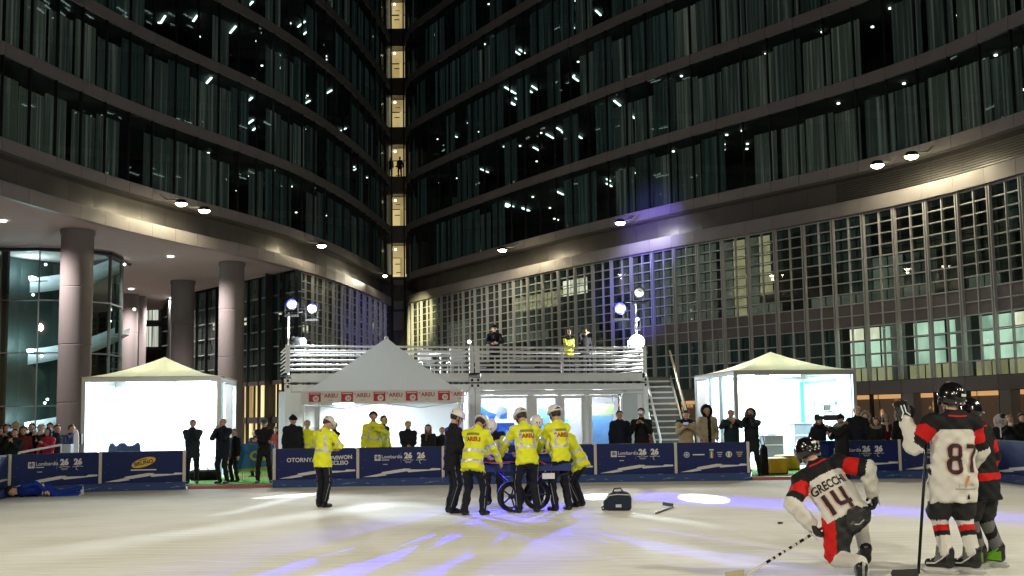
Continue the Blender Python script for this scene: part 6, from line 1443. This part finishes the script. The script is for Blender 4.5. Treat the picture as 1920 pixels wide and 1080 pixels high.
ph, pj = person('photographer in black with a long camera at the eye, standing in the right gap', x, y, 150, 1.80, 0.02, top=(0.014, 0.018, 0.024), hair=('short', 'grey'), hands=((-0.06, 0.26, 1.58), (0.10, 0.16, 1.54)), elbows=PHE, palms=PHP, hem=0.30, bulk=0.03, wear=[('hood', M_black)], feet=((-0.2, 0.05, 0), (0.14, -0.05, 0)))
q = at_y(1400, 780, y-0.25); cm = empty('photo_camera', q, R(240), 'black camera with a big lens held by the photographer', 'camera'); MB().box((0, 0, 0), (0.15, 0.09, 0.11), M_dark).build('body', cm, bevel=0.015); MB().lathe([(0.045, 0), (0.045, 0.1), (0.05, 0.16), (0.05, 0.19)], M_dark, 14, (0, 0.04, -0.01), Matrix.Rotation(R(-90), 3, 'X')).build('lens', cm)
MB().box((0, 0.0, 0.09), (0.07, 0.08, 0.06), M_dark).build('flash', cm); 
q = at_z(1433, 890, 0.02); sb = empty('shoulder_bag', q, R(20), 'black bag standing at the photographer\'s feet', 'bag'); MB().prism([(-0.12, 0), (0.12, 0), (0.10, 0.75), (0.0, 0.85), (-0.08, 0.7)], 0.14, M_black).build('body', sb, bevel=0.03); MB().tube([(-0.05, 0, 0.75), (-0.1, 0, 1.0), (0.0, 0, 1.1), (0.05, 0, 0.78)], 0.013, M_black).build('strap', sb)
on(1536, 780, 28.9, 'woman with auburn hair and a black hooded coat left of the video camera', top=(0.010, 0.012, 0.018), hair=('long', 'auburn'), female=True, group=SG, rz=170, bulk=0.03, wear=[('furcollar', M_black)], hands=((-0.25, 0.25, 1.25), (0.2, 0.15, 1.0)))
x, y = at_dep(1577, 27.15)
person('cameraman in black with an olive fur hood, shouldering a video camera', x, y, 118, 1.64, 0.0, top=(0.010, 0.010, 0.012), hair=('short', 'brown'), hands=((0.05, 0.34, 1.40), (0.12, 0.30, 1.20)), elbows=PHE, bulk=0.04, hem=0.45, flare=0.02, wear=[('furcollar', M_furm), ('beanie', M_black)], group='press with cameras')
q = at_y(1553, 783, 26.9); vc = empty('video_camera', q, R(95), 'black shoulder video camera with a flip screen on top', 'video camera')
MB().box((0, -0.06, 0), (0.12, 0.34, 0.14), M_dark).build('body', vc, bevel=0.02); MB().lathe([(0.045, 0), (0.05, 0.12), (0.065, 0.2), (0.07, 0.24)], M_dark, 14, (0, 0.10, 0), Matrix.Rotation(R(-90), 3, 'X')).build('lens', vc); MB().tube([(0, -0.15, 0.09), (0, -0.1, 0.15), (0, 0.06, 0.15), (0, 0.1, 0.08)], 0.016, M_dark).build('handle', vc)
sr = MB().box((0, 0.0, 0), (0.19, 0.03, 0.13), M_dark).build('monitor', vc, Matrix.Translation((0, 0.02, 0.25)) @ Matrix.Rotation(R(95), 4, 'Z'), bevel=0.008); MB().box((0, 0.017, 0), (0.16, 0.004, 0.1), mat('monitor_screen', (0.05, 0.05, 0.05), emit=(0.5, 0.55, 0.5), strength=0.5)).build('screen', sr)
MB().lathe([(0, -0.05), (0.03, -0.045), (0.035, 0.04), (0, 0.06)], M_black, 10, (0.02, 0.28, 0.06), Matrix.Rotation(R(90), 3, 'X')).build('microphone', vc)
on(1608, 761, 28.7, 'tall man with white hair and navy coat right of the cameraman', top=(0.009, 0.012, 0.020), hair=('short', 'white'), group=SG, rz=178, bulk=0.035, hem=0.35, hands=((-0.22, 0.2, 0.86), (0.26, 0.06, 0.83)))
on(1642, 782, 28.5, 'woman in a black coat with a fur collar beside the tall white haired man', top=(0.012, 0.012, 0.014), hair=('bob', 'brown'), female=True, group=SG, rz=175, wear=[('furcollar', M_furm)], bulk=0.02, hands=FRONT)
on(1625, 772, 30.5, 'person in a beige fur hood behind the tall white haired man', top=(0.05, 0.045, 0.035), hair=None, group=SG, rz=150, wear=[('furhood', M_furm, M_furm)])
on(1660, 774, 29.6, 'person in a grey beanie and thick cream scarf in the right crowd', top=(0.14, 0.02, 0.025), hair=('long', 'brown'), female=True, group=SG, rz=200, wear=[('beanie', fab((0.22, 0.21, 0.20))), ('scarf', fab((0.55, 0.52, 0.46)))], gear=0.05, paint=None)
on(1690, 768, 28.6, 'person seen from behind in black with a beige fur hood, left of the raised glove', top=(0.008, 0.008, 0.009), hair=None, group=SG, rz=20, wear=[('furhood', mat('dark_hood', (0.06, 0.05, 0.035), 0.9), M_furm)], bulk=0.03, gear=0.04)
on(1735, 786, 30.6, 'dim onlooker between the raised glove and player 87', top=(0.02, 0.018, 0.018), hair=('short', 'brown'), group=SG)
on(1893, 777, 28.2, 'woman with blond hair in black holding her phone near the round paddle', top=(0.012, 0.012, 0.012), hair=('long', 'blond'), female=True, group=SG, rz=160, hands=PH, elbows=PHE, palms=PHP, bulk=0.02)
on(1917, 775, 28.5, 'dark haired onlooker at the right edge of the photo', top=(0.010, 0.010, 0.010), hair=('curly', 'brown'), group=SG, rz=170, bulk=0.03)
on(1868, 800, 29.2, 'short onlooker in grey behind the round paddle', top=(0.03, 0.028, 0.028), hair=('short', 'black'), group=SG)
q = at_y(1875, 789, 27.2); pd = empty('paddle', q, 0, 'round pale paddle reading Lag with a small dark dot', 'paddle'); RX = Matrix.Rotation(R(90), 3, 'X')
MB().lathe([(0, 0.012), (0.165, 0.012), (0.172, 0), (0.165, -0.012), (0, -0.012)], mat('paddle_grey', (0.50, 0.48, 0.50), 0.5), 28, (0, 0, 0), RX).build('disc', pd); text('Lag', mat('paddle_print', (0.12, 0.11, 0.12), 0.5), (-0.02, -0.02, -0.01), 0.17, pd)
MB().lathe([(0, 0), (0.062, 0), (0.062, 0.01), (0, 0.012)], M_dark, 18, (0.06, -0.018, 0.12), RX).build('dot', pd); MB().tube([(0, 0, -0.16), (0.05, 0.1, -0.42)], 0.014, M_white).build('stick', pd)
MB().lathe([(0, -0.01), (0.05, -0.01), (0.05, 0.01), (0, 0.01)], M_white, 16, at_y(1894, 795, 27.3), RX).build('pin_badge'); tag(bpy.data.objects['pin_badge'], 'small white round badge beside the pale paddle', 'badge')
phone(1200, 773, 29.0, 'phone of the man in the black zipped jacket'); phone(1286, 794, 29.8, 'phone of the person in the beige coat'); phone(20, 806, 28.2, 'phone held up in the left crowd')
# on the terrace
TZ = 3.14
def ter(px, dd): return at_y(px, 650, dd).x
person('man in a brimmed black hat with hands clasped on the roof terrace', ter(927, 35.9), 35.9, 185, 1.68, TZ, top=(0.010, 0.011, 0.014), hair=('short', 'black'), wear=[('brimhat', M_black)], hands=((-0.05, 0.25, 1.12), (0.05, 0.26, 1.13)), elbows=CROSSE, bulk=0.02, group='people on the roof terrace')
person('woman in a yellow jacket with long dark hair on the roof terrace', ter(1066, 37.0), 37.0, 205, 1.62, TZ, top=M_hiv, hair=('long', 'black'), female=True, hands=FRONT, group='people on the roof terrace', paint=hv('C'), mats=HVM)
person('person in dark clothes shading the eyes with a hand on the roof terrace', ter(1097, 37.3), 37.3, 200, 1.62, TZ, top=(0.012, 0.012, 0.018), hair=('short', 'blond'), hands=((-0.26, 0.05, 0.85), (0.06, 0.20, 1.62)), elbows=((-0.5, -0.8, -0.3), (1, 0.2, 0)), group='people on the roof terrace')
def chair(px, dd, rz, label):
    o = empty('terrace_chair', (ter(px, dd), dd, TZ), R(rz), label, 'chair', 'white chairs on the terrace')
    MB().box((0, 0, 0.44), (0.46, 0.46, 0.04), M_white).build('seat', o, bevel=0.01); MB().box((0, 0.22, 0.68), (0.44, 0.03, 0.42), M_white).build('backrest', o, bevel=0.01)
    for a in (-0.2, 0.2):
        for b2 in (-0.2, 0.2): MB().tube([(a, b2, 0), (a*0.95, b2*0.95, 0.43)], 0.016, M_white).build('leg', o)
chair(800, 35.3, 20, 'white terrace chair behind the tent slope'); chair(852, 35.6, -160, 'white terrace chair next to the double railing post')
tb = empty('terrace_table', (ter(826, 35.5), 35.5, TZ), 0, 'white round terrace table between the two white chairs', 'table'); MB().lathe([(0, 0.71), (0.36, 0.71), (0.36, 0.74), (0, 0.74)], M_white, 22).build('top', tb); MB().tube([(0, 0, 0.03), (0, 0, 0.71)], 0.03, M_white).build('leg', tb); MB().lathe([(0, 0), (0.24, 0), (0.22, 0.03), (0, 0.03)], M_white, 18).build('foot', tb)
for px, lb in ((985, 'low black flight case on the terrace beside the man in the hat'), (1040, 'low black flight case on the terrace beside the woman in yellow'), (895, 'low black flight case on the terrace near the double post')):
    o = empty('flight_case', (ter(px, 36.2), 36.2, TZ), R(15), lb, 'case', 'black cases on the terrace'); MB().box((0, 0, 0.24), (0.9, 0.45, 0.42), M_dark).build('body', o, bevel=0.01); MB().box((0, -0.24, 0.28), (0.5, 0.02, 0.05), M_frost).build('handle', o)
    for a in (-0.35, 0.35): MB().box((a, 0, 0.015), (0.06, 0.3, 0.03), M_alu).build('caster', o)
# two silhouettes in the stair tower
zf = at_y(747, 515-pitch_px*2, YS).z
person('dark silhouette left of the bright stair landing, high in the stair tower', sx(732), YS+0.35, 180, 1.75, zf, res=0.03, top=(0.01, 0.01, 0.01), hair=('short', 'black'), group='silhouettes in the stair tower')
person('dark silhouette standing in the bright stair landing, high in the stair tower', sx(749.5), YS+0.5, 170, 1.85, zf, res=0.03, top=(0.01, 0.01, 0.01), hair=('short', 'black'), group='silhouettes in the stair tower')
# person lying on the ice
x, y = at_feet(36, 934)
person('person in a blue suit lying on the ice before the left boards', at_feet(84, 931)[0], at_feet(84, 931)[1], 212, 1.70, 0.17, lying=Matrix.Rotation(R(90), 4, 'Y') @ Matrix.Rotation(R(-60), 4, 'Z') @ Matrix.Translation((0, 0, -0.88)), top=(0.008, 0.035, 0.30), bottom=(0.008, 0.035, 0.30), hair=('curly', 'black'), shoe=mat('white_boot', (0.55, 0.55, 0.58), 0.5),
       hands=((-0.24, 0.15, 0.95), (0.22, 0.2, 1.0)), feet=((-0.08, 0.25, 0.1), (0.1, 0.0, 0)), paint=lambda l, k, t, u, f: np.where((k == 'thR') & (np.abs(f[:, 0]-0.13) < 0.03) | (k == 'shR') & (np.abs(f[:, 0]-0.13) < 0.03) | (k == 'torso') & (u[:, 2] > 0.02) & (u[:, 2] < 0.06), 1, 0), mats=[fab((0.6, 0.62, 0.65))])
# ------------------------------------------------------------------ hockey players in the foreground
M_jw = mat('jersey_white', (0.66, 0.64, 0.60), 0.8, bump=0.35, bscale=14, var=0.05, vscale=3, spec=0.2); M_jk = mat('jersey_black', (0.013, 0.013, 0.014), 0.8, bump=0.35, bscale=14, spec=0.2); M_jr = mat('jersey_red', (0.55, 0.012, 0.012), 0.75, bump=0.35, bscale=14, spec=0.2)
M_hp = mat('hockey_pants_black', (0.007, 0.007, 0.008), 0.7, bump=0.4, bscale=10); M_sw = mat('sock_white', (0.62, 0.60, 0.56), 0.85, bump=0.4, bscale=20); M_hb = mat('helmet_black', (0.008, 0.008, 0.009), 0.18, coat=0.4); M_skate = mat('skate_black', (0.010, 0.010, 0.011), 0.3, bump=0.15, bscale=30)
M_blade = mat('skate_steel', (0.6, 0.6, 0.62), 0.25, 0.9); M_hold = mat('blade_holder', (0.55, 0.55, 0.55), 0.4); M_num = mat('numeral_dark', (0.022, 0.006, 0.007), 0.7); M_halo = mat('numeral_edge', (0.60, 0.36, 0.34), 0.7); M_gl = mat('glove_black', (0.009, 0.009, 0.010), 0.5, bump=0.4, bscale=30); M_grey = mat('sock_grey', (0.13, 0.13, 0.135), 0.85, bump=0.4, bscale=20); M_lime = mat('skate_lime', (0.16, 0.42, 0.02), 0.35)
def jersey(labs, keys, tt, uvw, fc):                       # 1 white 2 red 3 black(jersey) 4 sock white
    o = np.zeros(len(labs), int); u, v, w = uvw.T; T = keys == 'torso'; ua = np.isin(keys, ['uaL', 'uaR']); fa = np.isin(keys, ['faL', 'faR'])
    o[T] = 1; o[T & (w > 0.415-1.1*np.maximum(0, np.abs(u)-0.17))] = 3
    o[ua] = 2; o[ua & (tt > 0.66)] = 3; o[fa] = 1; o[ua & (w > 0.47)] = 3; o[labs == 'collar'] = 3
    kn = np.isin(keys, ['knL', 'knR']); sh = np.isin(keys, ['shL', 'shR']); o[kn | sh] = 4; o[sh & (tt > 0.28) & (tt < 0.44)] = 2; o[sh & (tt >= 0.44) & (tt < 0.58)] = 3
    o[keys == 'tongue'] = 6
    return o
JM = [M_jw, M_jr, M_jk, M_sw, M_grey, M_grey]
def gear_up(b, J, gl=(True, True), lime=False, curls=(70, 70), yellow=False, gs=(1.4, 1.4)):
    s = J['s']
    for i, (T, fd, pal, sd) in enumerate(J['HV']):
        if not gl[i]: continue
        v, f, bl, _ = grow(hand_prims(T, fd, pal, sd, curls[i], 0, True, gs[i]), 0.0095, 0.012); g = link('glove', np_mesh('glove', v*s, f, [M_gl], np.zeros(len(f), int)), b)
        f_ = Vector(fd).normalized(); n_ = Vector(pal)-f_*Vector(pal).dot(f_); n_.normalize(); s_ = f_.cross(n_)*sd; P0 = Vector(T)
        for k, pts in enumerate(([(0.02, -0.035), (0.06, -0.01), (0.12, -0.012)], [(0.03, 0.035), (0.06, 0.012), (0.12, 0.012)], [(-0.06, -0.03), (-0.06, 0.03)])):
            mb = MB(); mb.tube([(P0+(f_*a+s_*c)*1.3-n_*(0.050 if a > -0.02 else 0.058))*s for a, c in pts], 0.0065, M_white, 6).build('piping', g)
    for nm in 'LR':
        fm = Matrix(J['f'+nm].tolist()); a = Vector(J['a'+nm]); mb = MB(); X4 = Matrix.Translation(a*s) @ fm.to_4x4() @ Matrix.Diagonal((s, s, s, 1))
        mb.prism([(-0.085, -0.098), (0.20, -0.092), (0.235, -0.080), (0.22, -0.118), (0.17, -0.130), (-0.06, -0.130), (-0.10, -0.118)], 0.012, M_hold, Matrix.Rotation(R(90), 3, 'Z')); o = mb.build('blade_holder', b, X4)
        MB().prism([(-0.11, -0.128), (0.20, -0.132), (0.24, -0.118), (0.245, -0.128), (0.20, -0.163), (-0.08, -0.163), (-0.12, -0.145)], 0.004, M_blade, Matrix.Rotation(R(90), 3, 'Z')).build('skate_blade', o)
        for sx_ in (-1, 1):
            mb = MB(); mb.tube([(sx_*0.062, -0.03, 0.06), (sx_*0.064, 0.03, 0.0), (sx_*0.056, 0.10, -0.05), (sx_*0.046, 0.18, -0.055)], 0.008, M_lime if lime else M_hold, 6).build('boot_piping', b, X4)
            if lime: MB().prism([(-0.05, -0.08), (0.10, -0.075), (0.09, -0.01), (0.02, 0.035), (-0.05, 0.02)], 0.014, M_lime, Matrix.Rotation(R(90), 3, 'Z'), (sx_*0.052, 0, 0)).build('boot_panel', b, X4)
        for k in range(4): MB().tube([(-0.03, 0.075+0.022*k, 0.045-0.022*k), (0.03, 0.075+0.022*k, 0.045-0.022*k)], 0.006, M_white if not yellow else mat('lace_yellow', (0.55, 0.45, 0.03), 0.6), 6).build('lace', b, X4)
def helmet_bits(b, J, label=True):
    HM = J['HM']; 
    if label: link('helmet_label', plate(0.052, 0.026, mat('helmet_sticker', (0.75, 0.76, 0.74), 0.4)), b, HM @ Matrix.Translation((0.03, -0.158, 0.05)) @ Matrix.Rotation(R(90), 4, 'X'))
    for x_, z_ in ((-0.07, 0.07), (0.075, 0.0), (0.05, -0.03), (0.0, -0.035), (-0.05, -0.03)):
        MB().lathe([(0, 0.006), (0.008, 0.004), (0.009, 0)], M_hold, 10, (0, 0, 0), None).build('helmet_screw', b, HM @ Matrix.Translation((x_, -math.sqrt(max(0.001, 1-(x_/0.142)**2))*0.160-0.0, z_)) @ Matrix.Rotation(R(90), 4, 'X'))
    mb = MB()                                              # clear visor in front
    n = 14; vs = []
    for k in range(n+1):
        a = R(-75+150*k/n); vs += [(0.118*math.sin(a), 0.02+0.125*math.cos(a), 0.035), (0.112*math.sin(a), 0.02+0.120*math.cos(a), -0.075)]
    mb.add(vs, [(2*k, 2*k+1, 2*k+3, 2*k+2) for k in range(n)], glass_mat('visor', (0.85, 0.9, 0.9), 0.05), True); mb.build('visor', b, HM)
def back_numeral(b, J, strokes, w0, sx_, cz, tilt=0, cx=0.0):
    s = J['s']; n = -Vector(J['B'][:, 1]); xx = Vector(J['B'][:, 0])
    F = fr(Vector(J['W'](cx, -0.35, cz))*s, xx, n)
    on_body(b, 'numeral_edge', ribbon(strokes, w0+0.024, M_halo), F, None, 0.007, seglen=0.03); on_body(b, 'numeral', ribbon(strokes, w0, M_num), F, None, 0.010, seglen=0.03)
def arc(cx, cz, rx, rz_, a0, a1, n=10): return [(cx+rx*math.cos(R(a0+(a1-a0)*k/n)), cz+rz_*math.sin(R(a0+(a1-a0)*k/n))) for k in range(n+1)]
def rrect(cx, cz, hx, hz, r):
    return arc(cx+hx-r, cz+hz-r, r, r, 0, 90, 5)+arc(cx-hx+r, cz+hz-r, r, r, 90, 180, 5)+arc(cx-hx+r, cz-hz+r, r, r, 180, 270, 5)+arc(cx+hx-r, cz-hz+r, r, r, 270, 360, 5)+[(cx+hx, cz+hz-r)]
# player 87
x87, y87 = at_z(1771, 1068).x, 10.95
p87, J87 = person('hockey player in white jersey 87 standing with his back turned and one glove raised', x87, y87, 8, 1.79, 0, res=0.0115, hockey=True, glove=True, top=M_jw, bottom=M_hp, shoe=M_skate, hair=('short', 'brown'), wear=[('hockey', M_hb)], paint=jersey, mats=JM, hem=0.30, bulk=0.012,
    hands=((-0.40, 0.12, 1.50), (0.30, 0.22, 1.02)), elbows=((-0.45, 0.0, -1), (0.6, -0.6, -0.3)), feet=((-0.12, 0.04, 0, 52), (0.13, -0.02, 0, 48)), head=(6, 2, 4), palms=((0.3, 1, 0), (-1, 0.2, 0)), skin=2, side=1.5, group='hockey players')
gear_up(p87, J87, curls=(55, 70), gs=(1.75, 1.4)); helmet_bits(p87, J87)
S8 = [rrect(-0.085, 0.068, 0.048, 0.063, 0.035), rrect(-0.085, -0.068, 0.052, 0.068, 0.04)]; S7 = [[(0.035, 0.125), (0.145, 0.125), (0.143, 0.10), (0.105, -0.01), (0.092, -0.135)]]
back_numeral(p87, J87, S8+S7, 0.042, 1, 0.13, cx=0.02)
s = J87['s']; n_ = -Vector(J87['B'][:, 1]); xx = Vector(J87['B'][:, 0])
W87 = lambda a, c: fr(Vector(J87['W'](a, -0.35, c))*s, xx, n_)
on_body(p87, 'print', text_mesh('pulsarsa', mat('jersey_grey_print', (0.36, 0.34, 0.32), 0.7), 0.055, 'CENTER'), W87(0.05, -0.12)); on_body(p87, 'print', plate(0.24, 0.012, mat('jersey_grey_print', (0.4, 0.4, 0.4))), W87(0.05, -0.165))
on_body(p87, 'print', plate(0, 0, mat('jersey_orange_print', (0.62, 0.26, 0.03), 0.7), [(-0.03, -0.06), (-0.01, -0.06), (0.03, 0.055), (0.0, 0.06)]), W87(0.055, -0.09)); on_body(p87, 'print', plate(0, 0, M_jk, [(-0.015, -0.03), (0.02, -0.03), (0.01, 0.0), (0.004, 0.03), (-0.012, 0.0)]), W87(0.07, -0.235))
on_body(p87, 'collar_trim', ribbon([[(-0.10, 0.0), (-0.05, -0.006), (0.0, -0.008), (0.05, -0.006), (0.10, 0.0)]], 0.016, M_jr), fr(Vector(J87['W'](0, -0.3, 0.553))*s, xx, n_))
# his stick
hw = p87.matrix_basis @ (Vector(J87['HV'][0][0])*s); top = at_y(1740, 778, hw.y+0.02); bot = at_z(1722, 1076, 0.03); stk = empty('hockey_stick', bot, 0, 'black hockey stick held upright beside player 87', 'hockey stick', 'hockey sticks')
MB().tube([Vector((0, 0, 0)), top-bot], 0.016, M_hb, 8).build('shaft', stk); MB().prism([(0, -0.03), (-0.26, -0.03), (-0.28, 0.01), (-0.26, 0.045), (0, 0.05)], 0.014, M_hb).build('blade', stk)
# the dark jersey player beside him
def darkj(labs, keys, tt, uvw, fc):
    o = np.zeros(len(labs), int); u, v, w = uvw.T; ua = np.isin(keys, ['uaL', 'uaR']); fa = np.isin(keys, ['faL', 'faR'])
    o[ua & (tt > 0.35) & (tt < 0.80) & (u > 0)] = 1; o[fa & (tt > 0.10) & (tt < 0.42)] = 1; o[(keys == 'torso') & (w > -0.05) & (w < 0.03)] = 1; o[fa & (tt > 0.80)] = 3
    kn = np.isin(keys, ['knL', 'knR']); sh = np.isin(keys, ['shL', 'shR']); o[kn] = 1; o[sh] = 2; o[sh & (tt > 0.22)] = 3; o[sh & (np.abs(tt-0.52-0.35*np.sin(fc[:, 0]*30)*0.35) < 0.10)] = 2; o[sh & (tt < 0.2)] = 2; o[kn & (tt < 0.4)] = 1
    return o
pdk, Jd = person('hockey player in a black and red jersey leaning in beside player 87', at_z(1846, 1064).x, 11.35, 42, 1.66, 0, res=0.0115, hockey=True, glove=True, top=M_jk, bottom=M_hp, shoe=M_skate, hair=('short', 'brown'), wear=[('hockey', M_hb)], paint=darkj, mats=[M_jr, M_jk, M_grey], hem=0.26, lean=6, bulk=0.01,
    hands=((-0.24, 0.25, 1.0), (0.30, 0.10, 0.98)), elbows=((-0.6, -0.5, -0.4), (0.7, -0.5, -0.4)), feet=((-0.12, 0.06, 0, 10), (0.13, -0.03, 0, 6)), head=(24, -8, 0), skin=2, group='hockey players')
gear_up(pdk, Jd, lime=True); helmet_bits(pdk, Jd)
sd_ = Jd['s']; on_body(pdk, 'collar_trim', ribbon([[(-0.10, 0.0), (0.0, -0.008), (0.10, 0.0)]], 0.016, M_jr), fr(Vector(Jd['W'](0, -0.3, 0.553))*sd_, Vector(Jd['B'][:, 0]), -Vector(Jd['B'][:, 1])))
# player 14, down on one knee
def kneelj(labs, keys, tt, uvw, fc):
    o = jersey(labs, keys, tt, uvw, fc); o[np.isin(keys, ['shL', 'shR', 'knL', 'knR'])] = 4; o[np.isin(keys, ['thL']) & (fc[:, 0] < -0.15)] = 2
    return o
x14, y14 = at_y(1583, 900, 11.1).x, 11.1
p14, J14 = person('hockey player in white jersey 14 kneeling on one knee with his back turned', x14, y14, 0, 1.78, 0, res=0.0115, hockey=True, glove=True, top=M_jw, bottom=M_hp, shoe=M_skate, hair=('short', 'brown'), wear=[('hockey', M_hb)], paint=kneelj, mats=JM, hem=0.04, bulk=0.008,
    hip=(0, 0, -0.40), lean=24, side=-24, twist=4, hands=((-0.36, 0.02, 0.50), (0.34, 0.20, 0.80)), elbows=((-1, -0.4, 0.1), (1, -0.5, 0.2)), feet=((-0.02, -0.42, -0.05, -6, -80), (0.26, 0.30, 0, 0, 8)), knees=((-0.25, 0.55, -1), (0.3, 1, 0.6)), head=(14, -4, 8), palms=((1, 0.2, 0), (-1, 0.2, -0.2)), skin=2, group='hockey players')
gear_up(p14, J14, curls=(60, 60), yellow=True); helmet_bits(p14, J14)
s = J14['s']; n_ = -Vector(J14['B'][:, 1]); xx = Vector(J14['B'][:, 0]); W14 = lambda a, c: fr(Vector(J14['W'](a, -0.35, c))*s, xx, n_)
on_body(p14, 'lettering', text_mesh('GRECCHI', M_num, 0.125, 'CENTER', 0.004), W14(-0.035, 0.295) @ Matrix.Diagonal((0.70, 1, 1, 1)))
back_numeral(p14, J14, [[(-0.13, 0.11), (-0.13, -0.12)], [(-0.035, 0.11), (-0.035, -0.02), (-0.02, -0.05), (0.01, -0.055), (0.105, -0.055)], [(0.065, 0.11), (0.065, -0.13)]], 0.040, 1, 0.12, cx=-0.02)
on_body(p14, 'collar_trim', ribbon([[(-0.10, 0.0), (0.0, -0.008), (0.10, 0.0)]], 0.018, M_jr), fr(Vector(J14['W'](0, -0.3, 0.553))*s, xx, n_))
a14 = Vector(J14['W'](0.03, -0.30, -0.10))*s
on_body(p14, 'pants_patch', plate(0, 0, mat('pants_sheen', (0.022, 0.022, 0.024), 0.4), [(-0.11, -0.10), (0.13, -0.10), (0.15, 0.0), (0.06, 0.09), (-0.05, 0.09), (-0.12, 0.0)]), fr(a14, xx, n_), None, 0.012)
on_body(p14, 'pants_print', ribbon([[(-0.05, -0.06), (0.0, -0.075), (0.06, -0.06)]], 0.010, M_hold), fr(a14, xx, n_), None, 0.018)
g14 = p14.matrix_basis @ (Vector(J14['HV'][0][0])*s+Vector((0.02, 0.02, -0.10))); bl = at_z(1398, 1079, 0.03); d = (g14-bl); s14 = empty('hockey_stick', bl, 0, 'hockey stick with white taped shaft held low by the kneeling player', 'hockey stick', 'hockey sticks')
M_shaft = mat('shaft_white', (0.60, 0.58, 0.54), 0.4); MB().tube([Vector((0, 0, 0)), d*0.62], 0.015, M_shaft, 8).build('shaft', s14)
MB().tube([d*0.62, d*1.05], 0.0155, M_shaft, 8).build('shaft', s14); MB().tube([d*1.05, d*1.3], 0.0158, M_jr, 8).build('grip', s14)
for t0, t1 in ((0.30, 0.36), (0.40, 0.43), (0.48, 0.52), (0.56, 0.58), (0.64, 0.68), (0.74, 0.76), (0.80, 0.86), (0.92, 0.96)): MB().tube([d*t0, d*t1], 0.0163, M_hb, 8).build('shaft_print', s14)
dh = Vector((d.x, d.y, 0)).normalized(); MB().box((-0.13*dh.x, -0.13*dh.y-0.03, 0.02), (0.27, 0.014, 0.075), mat('blade_tape', (0.45, 0.40, 0.26), 0.7), Matrix.Rotation(math.atan2(dh.y, dh.x)+0.35, 3, 'Z')).build('blade', s14)
